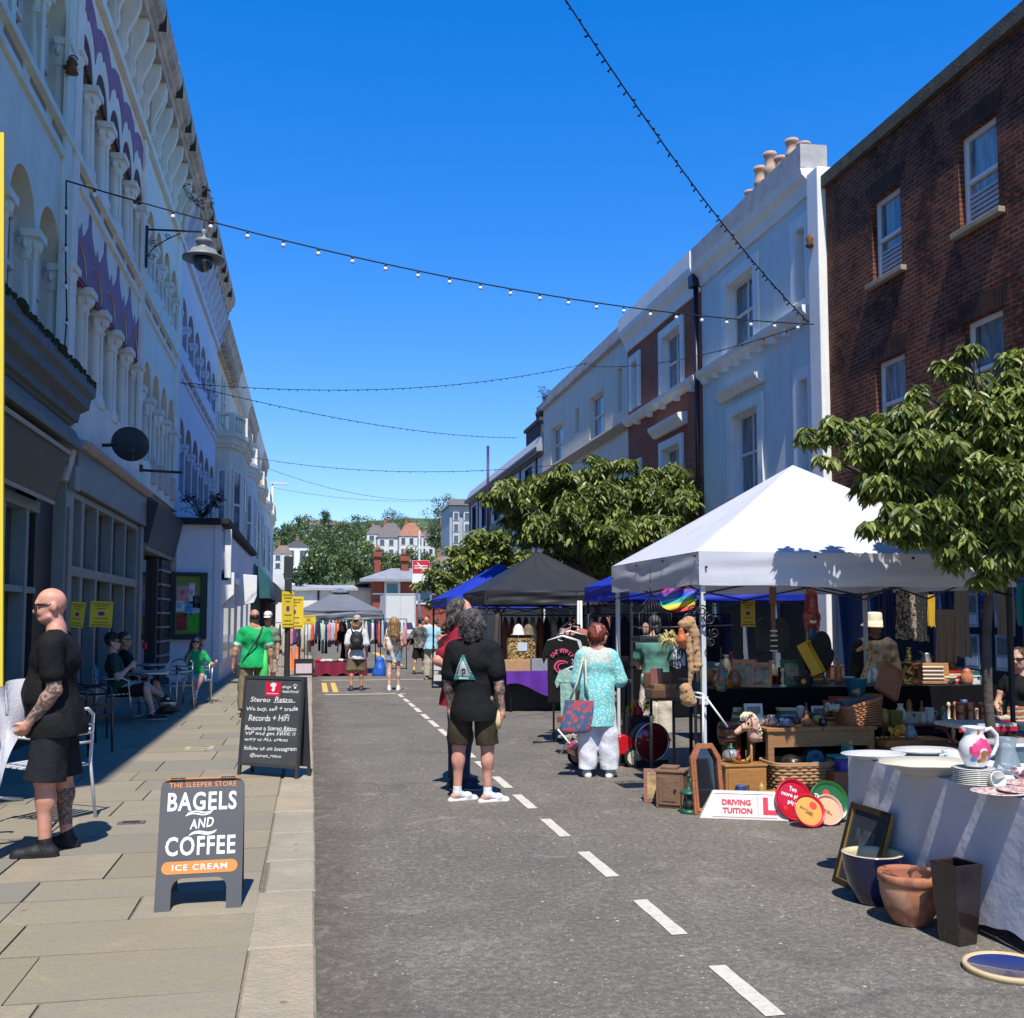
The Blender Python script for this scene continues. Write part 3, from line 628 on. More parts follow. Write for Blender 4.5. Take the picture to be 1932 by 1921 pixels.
for(a,z)in((.10,3.14),(.30,3.80)):extr(mb,[(a,z),(a+.03,z-.01),(a+.04,z+.04),(a+.01,z+.05)],3,14.47,FL,1)
obj('sign_fascia',mb,[M_shopg,mat('fascia_trim',(.30,.30,.27),.6)],b1)
mb=MB();fbox(mb,FL,3,14.3,0,.55,-.3,.0,0)
for s_ in(3.2,5.2,7.2,9.2,11.2,12.7,13.72):fbox(mb,FL,s_,s_+.09,.55,3.14,-.3,-.02,1);fbox(mb,FL,s_+.12,s_+.2,.55,3.14,-.3,-.04,1)
fbox(mb,FL,3,14.3,1.95,2.03,-.3,-.03,1);fbox(mb,FL,3,14.3,3.0,3.14,-.3,-.01,1)
o=obj('shop_window',mb,[M_shopg,mat('grey_green_frame',(.16,.20,.20),.5)],b1);m2=MB();fbox(m2,FL,3,14.3,.55,3.0,-.31,-.2);obj('pane',m2,glass_mat('green_glass',(.008,.03,.02),.03),o)
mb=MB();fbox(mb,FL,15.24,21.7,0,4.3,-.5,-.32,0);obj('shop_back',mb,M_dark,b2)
mb=MB();fbox(mb,FL,15.75,22.05,3.52,4.12,-.2,.14,0);obj('sign_fascia',mb,M_slate,b2,.01)
mb=MB();extr(mb,[(-.2,4.12),(.20,4.12),(.26,4.17),(.27,4.22),(-.2,4.3)],15.75,22.05,FL);obj('shop_cornice',mb,mat('cornice_pinkgrey',(.34,.31,.30),.7,.15,4),b2)
mb=MB();fbox(mb,FL,15.24,15.72,0,4.1,-.2,.10,0);fbox(mb,FL,15.3,15.62,3.45,3.8,.10,.2,0);fbox(mb,FL,15.36,15.58,.5,3.2,.1,.13,0)
obj('pilaster',mb,M_frame,b2,.012);mb=MB();fbox(mb,FL,21.72,22.06,0,3.5,-.2,.10,0);obj('pilaster',mb,M_frame,b2,.012)
mb=MB();fbox(mb,FL,15.72,21.72,0,.5,-.3,.03)
for s_,w in((15.74,.16),(16.5,.2),(17.62,.14),(18.9,.13),(20.2,.13),(21.5,.2)):fbox(mb,FL,s_,s_+w,.5,3.5,-.3,.05)
fbox(mb,FL,15.74,21.7,2.25,2.4,-.3,.06);fbox(mb,FL,15.74,21.7,3.4,3.5,-.3,.055);fbox(mb,FL,15.9,16.5,.5,2.25,-.3,-.05)
o=obj('shop_window',mb,M_frame,b2,.008);m2=MB();fbox(m2,FL,15.75,21.7,.5,3.5,-.31,-.12);obj('pane',m2,M_shopglass,o)
m2=MB();fbox(m2,FL,15.92,16.46,2.45,3.38,-.119,-.10);obj('frosted_pane',m2,mat('frosted',(.26,.29,.27),.5,.25,60,.3,80),o)
mb=MB();fbox(mb,FL,15.9,21.6,4.31,5.05,.003,.05);obj('apron',mb,M_cream,b2)
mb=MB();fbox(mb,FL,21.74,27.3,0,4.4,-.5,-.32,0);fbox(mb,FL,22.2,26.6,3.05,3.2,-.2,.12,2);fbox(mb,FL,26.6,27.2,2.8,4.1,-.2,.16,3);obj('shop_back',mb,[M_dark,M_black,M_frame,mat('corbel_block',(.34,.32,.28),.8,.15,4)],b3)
mb=MB();extr(mb,[(.02,3.15),(.14,3.15),(.34,4.05),(.02,4.08)],22.3,26.6,FL);obj('sign_fascia',mb,mat('charcoal_fascia',(.030,.042,.055),.5,.15,3),b3)
for p_ in((24.3,24.5,0,3.0,-.3,.06),(26.3,26.9,0,3.0,-.3,.05)):mb=MB();fbox(mb,FL,*p_);obj('pilaster',mb,M_black,b3)
mb=MB();fbox(mb,FL,22.3,23.3,.3,3.0,-.3,-.1);o=obj('shop_window',mb,M_black,b3)
m2=MB();fbox(m2,FL,22.35,24.2,.35,2.9,-.3,-.06);obj('pane',m2,M_shopglass,o)
mb=MB();fbox(mb,FL,24.72,26.2,0,3.0,-.05,.10,0)
for k in range(8):fbox(mb,FL,24.74,25.35,.42+k*.33,.46+k*.33,.10,.125,1);fbox(mb,FL,25.5,26.18,.42+k*.33,.46+k*.33,.10,.125,1)
for k in range(8):fbox(mb,lambda s,z,d:Vector((XL+s,24.72-d,z)),-.04,.09,.42+k*.33,.46+k*.33,0,.02,1)
obj('panelled_door',mb,[M_black,mat('grey_bars',(.33,.36,.38),.5)],b3)
mb=MB();fbox(mb,FL,22.2,27.2,4.35,4.9,.003,.10);obj('apron',mb,M_pale,b3)
for s_ in(22.9,23.9,24.9,25.9):m2=MB();m2 .box(XL+.08,s_-.12,4.5,XL+.2,s_+.12,5.05);obj('floodlight',m2,mat('pale_box',(.45,.42,.38),.7),b3,.02)
XS=-2.28;M_sw=mat('pale_shop_paint',(.66,.70,.76),.6,.05,2);M_sroof=mat('felt_roof',(.02,.022,.026),.85,.3,6,.3)
sh=thing('projecting_shop','low pale blue painted corner shop with black flat roof projecting from the terrace','shop',((XS+XL)/2,33,0))
mb=MB();mb.box(XL+.01,26.82,0,XS,40,4.0)
mb.box(XL+.02,26.79,2.78,XS+.02,26.82,2.83);mb.box(XL+.02,26.79,2.6,XS+.02,26.82,2.64);mb.box(-2.42,26.78,0,XS+.03,26.82,4.0)
obj('wall',mb,M_sw,sh,.006)
mb=MB();mb.box(XL+.01,26.6,4.0,XS+.22,40,4.16);obj('roof',mb,M_sroof,sh,.02)
mb=MB();FS=lambda s,z,d:Vector((XS+d,s,z))
fbox(mb,FS,27.0,40,2.85,3.85,.01,.10);fbox(mb,FS,27.0,40,2.6,2.8,.01,.2);obj('sign_fascia',mb,M_sw,sh,.01)
mb=MB();fbox(mb,FS,26.9,27.1,2.66,3.9,.1,.26);fbox(mb,FS,27.5,27.7,1.9,2.7,.02,.3);mb2=MB();extr(mb,[(.02,1.95),(.34,2.25),(.34,2.8),(.02,2.8)],27.0,27.12,FS)
obj('bracket',mb,M_white,sh,.01);mb=MB();extr(mb,[(.02,1.95),(.62,2.1),(.70,2.3),(.70,2.9),(.02,2.95)],31.0,31.15,FS);obj('bracket',mb,M_white,sh,.01)
for a in(27.3,29.4,32.2,35,37.6):
 m2=MB();fbox(m2,FS,a,a+1.7,.5,2.5,.0,.06);o=obj('shop_window',m2,M_sw,sh);m3=MB();fbox(m3,FS,a+.1,a+1.6,.6,2.42,.03,.065);obj('pane',m3,M_shopglass,o)
M_bay=mat('beige_stucco',(.74,.67,.53),.8,.08,2,.1,30,dirt=.2,dirtc=(.4,.36,.3));M_bay2=mat('white_stucco',(.76,.73,.66),.8,.06,2,.1)
def bay_house(y0,y1,m,lab):
 b=thing('bay_fronted_house',lab,'building',(XL,(y0+y1)/2,0),0,'bay fronted terrace beyond the arcaded houses')
 mb=MB();mb.box(XL-9,y0+.005,0,XL-.1,y1-.005,12.3)
 c=(y0+y1)/2;h=(y1-y0)*.38
 plan=[(XL-.1,c-h),(XL+.45,c-h),(XL+.85,c-h*.62),(XL+.85,c+h*.62),(XL+.45,c+h),(XL-.1,c+h)]
 for z0,z1,g in((0,8.0,0),(8.0,8.15,.07),(8.15,8.4,.12),(8.4,8.55,.2)):
  q=[(x+(g if i not in(0,5)else 0),c+(y-c)*(1+g/h))for i,(x,y)in enumerate(plan)]
  mb.ring([[Vector((x,y,z0))for x,y in q],[Vector((x,y,z1))for x,y in q]],True,(True,True),0,False)
 obj('wall',mb,m,b)
 mb=MB();extr(mb,[(-.1,11.6),(.05,11.6),(.1,11.9),(.3,12.0),(.34,12.3),(.42,12.4),(.42,12.6),(-.1,12.7)],y0,y1,FL)
 n=int((y1-y0)/.35)
 for i in range(n):fbox(mb,FL,y0+i*.35+.05,y0+i*.35+.2,11.66,11.95,.05,.28)
 obj('cornice',mb,M_cornice if m is M_bay else m,b)
 mb=MB();q=[(x+.05,c+(y-c)*1.02)for x,y in plan]
 pts=[Vector((x,y,9.25))for x,y in q]
 for a_,b_ in zip(pts,pts[1:]):
  d=b_-a_;ln=d.length;k=max(2,int(ln/.22))
  ang=math.atan2(d.y,d.x);mb.cbox((a_+b_)/2,ln,.16,.1,None,ang);mb.cbox((a_+b_)/2-Vector((0,0,.66)),ln,.16,.1,None,ang)
  for i in range(1,k):p=a_.lerp(b_,i/k);mb.lathe([(.04,8.6),(.07,8.75),(.03,9.0),(.05,9.2)],(p.x,p.y,0),6)
  mb.cbox(a_-Vector((0,0,.33)),.22,.22,.75)
 obj('balustrade',mb,m,b)
 segs=[(plan[0],plan[1]),(plan[1],plan[2]),(plan[2],plan[3])]
 for(pa,pb)in segs:
  a_=Vector((*pa,0));b_=Vector((*pb,0));d=(b_-a_);ln=d.length;d.normalize();nrm=Vector((d.y,-d.x,0))
  if ln<.5:continue
  Fb=lambda s,z,dd,a_=a_,d=d,nrm=nrm:a_+d*s+nrm*dd+Vector((0,0,z))
  for z0,z1 in((4.6,7.2),):
   mb=MB();w=min(ln*.62,1.2);s0=(ln-w)/2
   for(p,q_,r_,t_)in((s0,s0+.07,z0,z1),(s0+w-.07,s0+w,z0,z1),(s0+.07,s0+w-.07,z0,z0+.08),(s0+.07,s0+w-.07,z1-.08,z1),(s0+.07,s0+w-.07,(z0+z1)/2-.04,(z0+z1)/2+.04)):
    vs=[Fb(x,z,dd)for dd in(.01,.05)for x,z in((p,r_),(q_,r_),(q_,t_),(p,t_))]
    mb.add(vs,[(4,5,6,7),(0,1,5,4),(1,2,6,5),(2,3,7,6),(3,0,4,7)],0)
   o=obj('window',mb,M_white,b);m2=MB();m2 .add([Fb(x,z,.02)for x,z in((s0,z0),(s0+w,z0),(s0+w,z1),(s0,z1))],[(0,1,2,3)]);obj('pane',m2,M_glassb,o)
 for z0,z1 in((9.3,11.2),):sash(b,lambda s,z,d:Vector((XL-.1+d,s,z)),c-.5,c+.5,z0,z1,.02)
 return b
for i,(a,c)in enumerate([(38.3,45.5),(45.5,52.7),(52.7,60),(60,67.3),(67.3,74.5)]):
 bay_house(a,c,(M_bay,M_bay2)[i%2],['beige bay fronted house with balustrade next to the powder blue arcaded house','white bay fronted house just past the beige balustraded one','beige bay fronted house in the middle of the bay terrace','white bay fronted house second from the far end of the terrace','beige bay fronted house at the far corner of the terrace'][i])
def shopfront(y0,y1,x1,ztop,m,lab,awn=None,ma=None):
 b=thing('shop_front',lab,'shop',((XL+x1)/2,(y0+y1)/2,0),0,'small shops under the bay terrace')
 mb=MB();mb.box(XL+.9,y0+.01,0,x1-.12,y1-.01,ztop);mb.box(x1-.12,y0+.01,ztop-.9,x1+.1,y1-.01,ztop-.2);obj('wall',mb,m,b,.02)
 F=lambda s,z,d:Vector((x1-.12+d,s,z));k=y0+.15
 while k+1.2<y1:
  m2=MB();fbox(m2,F,k,k+.08,.1,ztop-.9,0,.12);fbox(m2,F,k+1.1,k+1.18,.1,ztop-.9,0,.12);fbox(m2,F,k+.08,k+1.1,.1,.6,0,.1);o=obj('shop_window',m2,m,b);m3=MB();fbox(m3,F,k+.08,k+1.1,.6,ztop-.92,.01,.04);obj('pane',m3,M_shopglass,o);k+=1.25
 Fy=lambda s,z,d:Vector((s,y0+.01-d,z));m2=MB();fbox(m2,Fy,XL+1.0,x1-.2,.5,ztop-1.,0,.03);obj('side_pane',m2,M_shopglass,b)
 if awn:
  mb=MB();a=x1+.05;n=8;rings=[]
  for s_ in(y0+.1,y1-.1):rings.append([Vector((a+awn*math.sin(PI/2*i/n),s_,ztop-.25-(ztop-2.35)*.8*(1-math.cos(PI/2*i/n))))for i in range(n+1)])
  for i in range(n):mb.add([rings[0][i],rings[1][i],rings[1][i+1],rings[0][i+1]],[(0,1,2,3)],0)
  mb.poly([(p.x,p.z)for p in rings[0]]+[(a,rings[0][-1].z)],lambda x,z:Vector((x,y0+.1,z)))
  obj('awning',mb,ma,b)
 return b
shopfront(40.1,46.5,-2.2,3.9,mat('teal_shop',(.03,.19,.20),.5,.1,3),'teal painted shop with dark curved canopy past the pale corner shop',.6,mat('teal_canopy',(.02,.10,.11),.6))
shopfront(46.6,53,-2.0,3.6,mat('plum_shop',(.06,.02,.05),.5,.1,3),'dark plum painted shop with black curved canopy beside the teal one',.7,mat('black_canopy',(.03,.03,.035),.7))
shopfront(53.2,64,-2.1,3.4,mat('darkgrey_shop',(.05,.05,.06),.5,.1,3),'dark grey shop at the far end of the left row')
# - right terrace
M_br1=brick('sooty_brick',[(.19,.055,.030),(.10,.032,.021),(.022,.011,.010),(.36,.085,.035)],(.20,.135,.085),.225,.075,.011,'Y',.9,.8)
M_br2=brick('red_brick',[(.40,.115,.062),(.30,.08,.045),(.20,.055,.032),(.44,.15,.08)],(.30,.2,.14),.225,.075,.009,'Y',.4,.4)
M_arch=brick('arch_brick',[(.10,.04,.026),(.055,.022,.016),(.02,.012,.01),(.12,.035,.02)],(.09,.065,.05),.075,.26,.010,'Y',.9,.6)
M_sill=mat('stone_sill',(.30,.25,.17),.8,.2,6,.3)
M_bluegrey=mat('blue_grey_stucco',(.66,.70,.66),.8,.05,2,.1,30,dirt=.15,dirtc=(.52,.55,.5));M_wstuc=mat('white_trim_stucco',(.80,.79,.74),.7,.05,2,.1,30,dirt=.2,dirtc=(.45,.44,.42))
M_parapet=mat('grey_parapet',(.42,.41,.40),.85,.15,3,.2,dirt=.6,dirtc=(.16,.15,.14))
def right_wall(b,y0,y1,z0,z1,wins,m,m_rev,name='wall',dep=.26):
 mb=MB();loop=rect(y0+.003,y1-.003,z0,z1);to=lambda a,z,d:FR(a,z,d);holes=[rect(*w)for w in wins]
 mb.poly(loop,lambda a,z:FR(a,z,0),holes,0);mb.reveal(loop,to,-.3,0,0)
 for h in holes:mb.reveal(h,to,-dep,0,1)
 mb.box(XR+.3,y0+.003,0,XR+9,y1-.003,z1-.2,0)
 return obj(name,mb,[m,m_rev],b)
bk=thing('brick_house','tall dark sooty red brick house with white sash windows at the right edge','building',(XR,9,0))
rows=[(7.36,8.78),(4.5,5.97)];colsY=[15.27,12.86,10.2,7.4,4.2]
wins=[(c-.44,c+.44,z0,z1)for c in colsY for z0,z1 in rows]
right_wall(bk,2,17.28,3.7,9.72,wins,M_br1,M_br1)
mb=MB();fbox(mb,FR,2,17.28,9.72,9.95,-.3,.09,0);obj('parapet',mb,mat('mossy_coping',(.09,.075,.05),.9,.4,5,.5),bk)
for c in colsY:
 for z0,z1 in rows:
  sash(bk,FR,c-.44,c+.44,z0,z1,-.16,None,None,.075,0,1,(z0+.1,z0+.55)if(c,z0)in((15.27,7.36),(12.86,7.36))else None)
  m2=MB();fbox(m2,FR,c-.56,c+.56,z0-.09,z0-.002,-.05,.1);obj('sill',m2,M_sill,bk,.01)
  m2=MB();m2 .slab([(c-.5,z1+.003),(c+.5,z1+.003),(c+.6,z1+.29),(c,z1+.33),(c-.6,z1+.29)],FR,.001,.012);obj('lintel',m2,M_arch,bk)
M_navy=mat('navy_shop',(.012,.03,.085),.5,.15,3)
mb=MB();fbox(mb,FR,2,17.25,0,3.7,-.3,-.06,0);fbox(mb,FR,2,17.2,2.95,3.7,-.06,.12,0)
for s_ in(4,6,8,10,12,14,16,17.05):fbox(mb,FR,s_,s_+.16,0,2.95,-.06,.07,0)
fbox(mb,FR,2,17.2,0,.5,-.06,.05,0);obj('shop_wall',mb,M_navy,bk)
for s_ in(4,6,8,10,12,14):m2=MB();fbox(m2,FR,s_+.2,s_+1.95,.5,2.9,-.06,-.03);obj('shop_pane',m2,glass_mat('navy_glass',(.01,.02,.035),.05),bk)
k=0
for s_ in(8.5,9.2,10.5,11.2,12.5,13.2):
 for z in(.9,1.5,2.1):
  m2=MB();fbox(m2,FR,s_,s_+.34,z,z+.5,-.02,-.01,0);fbox(m2,FR,s_+.04,s_+.30,z+.22,z+.46,-.01,-.005,1);fbox(m2,FR,s_+.04,s_+.30,z+.05,z+.18,-.01,-.005,2);obj('property_card',m2,[mat('card_blue',(.16,.24,.36),.5),mat('card_photo',(.06,.09,.12),.5,.5,9),mat('card_text',(.30,.38,.48),.5,.3,60)],bk)
pw=MB();fbox(pw,FR,17.29,17.72,0,10.15,-.3,.16);single('party_pier',pw,M_wstuc,'white rendered pier between the sooty brick house and the blue grey house','wall',None,.02)
bg_=thing('stucco_house','blue grey stucco house with white window surrounds beside the sooty brick house','building',(XR,20.6,0))
W2=[(20.45,21.95,7.78,9.32),(18.05,18.42,7.9,9.3),(20.35,21.75,4.4,6.22),(18.05,18.42,4.4,6.28)]
right_wall(bg_,17.74,23.55,3.6,10.4,W2,M_bluegrey,M_wstuc)
for w in W2:
 sash(bg_,FR,*w,-.22,None,None,.07,1 if w[1]-w[0]>1 else 0,1)
 m2=MB();a,c,z0,z1=w;g=.24
 for p in((a-g,a-.002,z0-.02,z1+.25),(c+.002,c+g,z0-.02,z1+.25),(a-.002,c+.002,z1+.002,z1+.25)):fbox(m2,FR,*p,.002,.06)
 obj('window_surround',m2,M_wstuc,bg_)
m2=MB();extr(m2,[(0,6.66),(.1,6.66),(.22,6.8),(.24,6.86),(0,6.9)],20.05,22.3,FR);obj('hood',m2,M_wstuc,bg_)
m2=MB();extr(m2,[(0,7.44),(.08,7.44),(.2,7.55),(.22,7.66),(0,7.68)],17.9,23.5,FR)
for i in range(9):fbox(m2,FR,18.2+i*.62,18.33+i*.62,7.33,7.55,.0,.14)
obj('string_course',m2,M_wstuc,bg_)
m2=MB();extr(m2,[(0,9.85),(.06,9.85),(.1,10.05),(.24,10.18),(.27,10.3),(.0,10.32)],17.74,23.55,FR,0);extr(m2,[(-.3,10.3),(.26,10.32),(.26,10.78),(-.3,10.8)],17.74,23.55,FR,1);obj('cornice',m2,[M_wstuc,M_parapet],bg_)
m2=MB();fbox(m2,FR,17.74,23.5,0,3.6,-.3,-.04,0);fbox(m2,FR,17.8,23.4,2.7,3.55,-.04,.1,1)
for s_ in(18,19.6,21.2,22.8):fbox(m2,FR,s_,s_+.14,0,2.7,-.04,.08,1)
obj('shop_wall',m2,[M_dark,mat('slate_blue_shop',(.10,.13,.17),.5)],bg_)
m2=MB()
for i,(dx,dy,h,r_)in enumerate([(.3,-.9,1.0,.14),(.5,-.4,1.2,.16),(.3,.1,1.0,.15),(.6,.5,1.15,.16),(.4,1.0,1.05,.15),(.9,-.7,.9,.14)]):
 pass
ch=MB();ch.box(XR+.35,19.3,10,XR+1.2,22.6,11.0);ch.box(XR+.3,19.25,11.0,XR+1.25,22.65,11.12);cst=obj('chimney',ch,mat('chimney_render',(.20,.17,.14),.9,.25,5,.3),bg_)
for i in range(6):
 m2=MB();y=19.6+i*.54;h=(.62,.95,.8,1.15,1.05,.7)[i]
 m2 .lathe([(.15,11.1),(.125,11.1+h*.6),(.145,11.1+h*.63),(.145,11.1+h*.7),(.115,11.1+h*.74),(.115,11.1+h*.93),(.15,11.1+h*.95),(.15,11.13+h)],(XR+.78,y,0),12);obj('chimney_pot',m2,mat('terracotta_pot',(.44,.29,.20),.8,.15,4),cst)
m2=MB();m2 .tube([FR(23.62,9.9,.12),FR(23.62,3.6,.12)],.06,8);m2 .cbox(FR(23.62,10.0,.14),.26,.26,.3);obj('drainpipe',m2,mat('navy_pipe',(.01,.012,.03),.4),bg_)
rb=thing('brick_house','red brick house with white window surrounds next to the blue grey house','building',(XR,26.6,0))
W3=[(24.97,26.43,7.75,9.32),(28.55,29.15,7.9,9.3),(25.1,26.5,4.4,6.22),(28.5,29.15,5.0,6.1)]
right_wall(rb,23.56,29.6,3.6,10.2,W3,M_br2,M_wstuc)
for w in W3:
 sash(rb,FR,*w,-.2,None,None,.07,1 if w[1]-w[0]>1 else 0,1);m2=MB();a,c,z0,z1=w;g=.22
 for p in((a-g,a-.002,z0-.02,z1+.22),(c+.002,c+g,z0-.02,z1+.22),(a-.002,c+.002,z1+.002,z1+.22)):fbox(m2,FR,*p,.002,.06)
 obj('window_surround',m2,M_wstuc,rb)
m2=MB();extr(m2,[(0,6.62),(.1,6.62),(.26,6.8),(.28,6.9),(0,6.95)],24.6,27.0,FR);obj('hood',m2,M_wstuc,rb)
m2=MB();extr(m2,[(0,7.44),(.08,7.44),(.2,7.55),(.22,7.66),(0,7.68)],23.7,29.58,FR);[fbox(m2,FR,24+i*1.1,24.13+i*1.1,7.33,7.55,0,.14)for i in range(5)];obj('string_course',m2,M_wstuc,rb)
m2=MB();extr(m2,[(0,9.75),(.06,9.75),(.1,10.0),(.26,10.2),(.3,10.35),(.3,10.75),(-.3,10.8),(-.3,9.75)],23.56,29.6,FR);obj('cornice',m2,M_wstuc,rb)
m2=MB();fbox(m2,FR,23.6,29.55,0,3.6,-.3,-.04,0);fbox(m2,FR,23.6,29.5,2.7,3.55,-.04,.1,1);obj('shop_wall',m2,[M_dark,M_black],rb)
cr=thing('stucco_house','cream stucco house with plain parapet between the red brick and the black and white buildings','building',(XR,35.5,0))
M_cr=mat('cream_render',(.76,.67,.53),.85,.06,2,.1,dirt=.15,dirtc=(.4,.34,.26))
W4=[(32.2,34.0,7.8,9.25),(30.2,30.7,8.1,9.5),(37.9,39.8,7.8,9.25),(32.2,34.0,4.5,6.0),(35.4,36.0,8.4,9.3),(37.9,39.8,4.5,6.0)]
right_wall(cr,29.62,41.2,3.6,10.3,W4,M_cr,M_cr)
for w in W4:sash(cr,FR,*w,-.2,None,None,.07,2 if w[1]-w[0]>1 else 0,1)
m2=MB();fbox(m2,FR,29.62,41.2,10.3,10.45,-.3,.15,0);fbox(m2,FR,29.62,41.2,10.45,10.8,-.3,.05,0);extr(m2,[(0,7.4),(.1,7.4),(.2,7.6),(0,7.7)],29.62,41.2,FR,1);obj('cornice',m2,[M_parapet,mat('tan_string',(.38,.30,.2),.85)],cr)
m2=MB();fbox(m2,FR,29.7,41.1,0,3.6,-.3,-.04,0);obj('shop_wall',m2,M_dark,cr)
bw=thing('public_house','black and white painted building with pitched black roof edge and dark chimneys','building',(XR,51,0))
M_bwhite=mat('lilac_white_render',(.62,.62,.66),.8,.06,2)
W5=[(a,a+1.5,6.75,8.3)for a in(43.5,47.5,51.5,55.5,59)]+[(a,a+1.4,3.9,5.4)for a in(43.5,48,52.5,57)]
right_wall(bw,41.22,61.4,0,8.7,W5,M_bwhite,M_black)
for w in W5:sash(bw,FR,*w,-.15,M_black,None,.1,1,0)
m2=MB();fbox(m2,FR,41.22,61.4,8.45,8.62,.0,.12,0);extr(m2,[(-.3,8.6),(.3,8.6),(.32,8.75),(.0,9.35),(-.3,9.4)],41.22,61.4,FR,1);fbox(m2,FR,41.22,61.4,8.62,8.76,.3,.36,0)
for a in(42.4,45.9,50,54,58,61.1):fbox(m2,FR,a,a+.25,0,8.45,.003,.06,0)
fbox(m2,FR,41.3,61.4,6.3,6.6,.003,.1,0);fbox(m2,FR,41.3,61.4,0,3.2,.003,.2,0);obj('black_trim',m2,[M_black,mat('lead_roof',(.30,.31,.34),.6,.15,3)],bw)
m2=MB();m2 .box(XR+.6,44.3,9,XR+1.8,47.6,10.5);m2 .box(XR+.5,44.2,10.5,XR+1.9,47.7,10.65);cst=obj('chimney',m2,mat('sooty_stack',(.05,.05,.055),.9,.3,6,.4),bw)
for i in range(7):m3=MB();m3 .lathe([(.17,10.65),(.14,11.3),(.18,11.35),(.18,11.5),(.13,11.55),(.13,11.75)],(XR+1.2,44.6+i*.47,0),10);obj('chimney_pot',m3,mat('black_pot',(.03,.03,.033),.8),cst)
m2=MB();m2 .tube([(XR-.5,52,5),(XR-.5,52,10.6)],.07,8);single('flue_pipe',m2,mat('purple_pipe',(.03,.015,.05),.4),'thin dark pole standing up against the black and white building','pole')
# - trees
def leaf_clump(mb,c,r,n,size,rs,droop=.6,flat=.75):
 """many drooping leaves spread through an uneven clump"""
 for _ in range(n):
  d=Vector((rs.gauss(0,1),rs.gauss(0,1),rs.gauss(0,1)));d.normalize();q=c+Vector((d.x*r,d.y*r,d.z*r*flat))*(rs.random()**.45)
  a=rs.uniform(0,2*PI);dr=droop*rs.uniform(.4,1.4);out=Vector((math.cos(a),math.sin(a),-dr)).normalized();side=out.cross(Vector((0,0,1))).normalized();up=side.cross(out).normalized()
  side=(side*math.cos(.8*rs.uniform(-1,1))+up*math.sin(.8*rs.uniform(-1,1))).normalized();up=side.cross(out)
  l=size*rs.uniform(.7,1.25);w=l*.18;k=l*.07
  P=[q,q+out*l*.3+side*w+up*k,q+out*l*.3-side*w+up*k,q+out*l*.68+side*w*.8-Vector((0,0,l*.05))+up*k,q+out*l*.68-side*w*.8-Vector((0,0,l*.05))+up*k,q+out*l-Vector((0,0,l*.16)),q+out*l*.3,q+out*l*.68-Vector((0,0,l*.05))]
  mb.add(P,[(0,6,1),(0,2,6),(6,7,3,1),(2,4,7,6),(7,5,3),(4,5,7)],0,False)
M_leaf=leafmat('cherry_leaf',(.040,.075,.018),(.34,.37,.085),.38);M_bark=mat('bark',(.075,.06,.05),.9,.3,8,.7,25)
def limb(mb,a,b,r0,r1,rs,bend=.12,n=5):
 a=Vector(a);b=Vector(b);L_=(b-a).length;pts=[];o=Vector((rs.uniform(-1,1),rs.uniform(-1,1),rs.uniform(0,1)))*bend*L_
 for i in range(n+1):t=i/n;pts.append(a.lerp(b,t)+o*math.sin(PI*t))
 mb.tube(pts,[r0+(r1-r0)*i/n for i in range(n+1)],7);return pts
def cherry(name,lab,base,top,clumps,nleaf,size,rs,trunk_r=.09,droop=.7):
 t=thing(name,lab,'tree',base,0);mb=MB();fol=MB();base=Vector(base);fork=Vector(top)
 limb(mb,base,fork,trunk_r,trunk_r*.75,rs,.05);tot=sum(r**2 for _,r in clumps)
 for c,r in clumps:
  c=Vector(c);pts=limb(mb,fork-Vector((0,0,rs.uniform(0,.3))),c,trunk_r*.4,.012,rs,.15)
  for _ in range(3):
   e=c+Vector((rs.uniform(-1,1),rs.uniform(-1,1),rs.uniform(-.3,.6)))*r*.8;limb(mb,pts[3],e,.012,.003,rs,.1,3)
  k=int(nleaf*r**2/tot);sub=max(3,int(k/55))
  for _ in range(sub):
   d=Vector((rs.uniform(-1,1),rs.uniform(-1,1),rs.uniform(-.8,.8)));d=d*(rs.random()**.3)/max(d.length,.4);leaf_clump(fol,c+d*r*.75,r*rs.uniform(.22,.42),k//sub,size,rs,droop)
 obj('trunk',mb,M_bark,t);obj('crown',fol,M_leaf,t,fix=False);return t
rs=random.Random(21)
P_=lambda u,v,Y:PY(u,v,Y)
cl=[(P_(u,v,y),r*1.14)for u,v,y,r in[(1540,822,7.9,.13),(1585,812,7.8,.16),(1640,850,7.6,.2),(1700,790,7.7,.22),(1790,690,7.5,.15),(1822,660,7.4,.1),(1880,720,7.6,.2),(1930,690,7.7,.2),(1800,770,7.4,.22),(1880,800,7.3,.28),(1750,850,7.3,.26),(1690,905,7.5,.24),(1650,915,7.8,.16),(1850,890,7.2,.3),(1930,880,7.3,.3),(1780,950,7.3,.28),(1710,975,7.3,.2),(1660,985,7.3,.13),(1880,980,7.2,.28),(1970,960,7.4,.4),(1990,780,7.5,.4),(1790,1020,7.3,.2),(1730,1015,7.3,.12),(1860,1050,7.2,.15),(1900,930,8.0,.34),(1560,865,7.8,.08),(1520,816,7.9,.07),(1845,1095,7.3,.09),(1880,1085,7.4,.1),(2060,860,7.6,.5),(2080,980,7.7,.5),(1940,1030,7.3,.26),(1740,735,7.8,.1),(1840,830,8.3,.3),(1770,900,8.2,.26),(1620,800,7.9,.1),(1930,760,7.2,.2)]]
cherry('cherry_tree','near leafy cherry tree overhanging the white gazebo at the right edge',(5.50,7.5,0),(5.58,7.55,2.35),cl,36000,.108,rs,.045,.9)
cl=[];
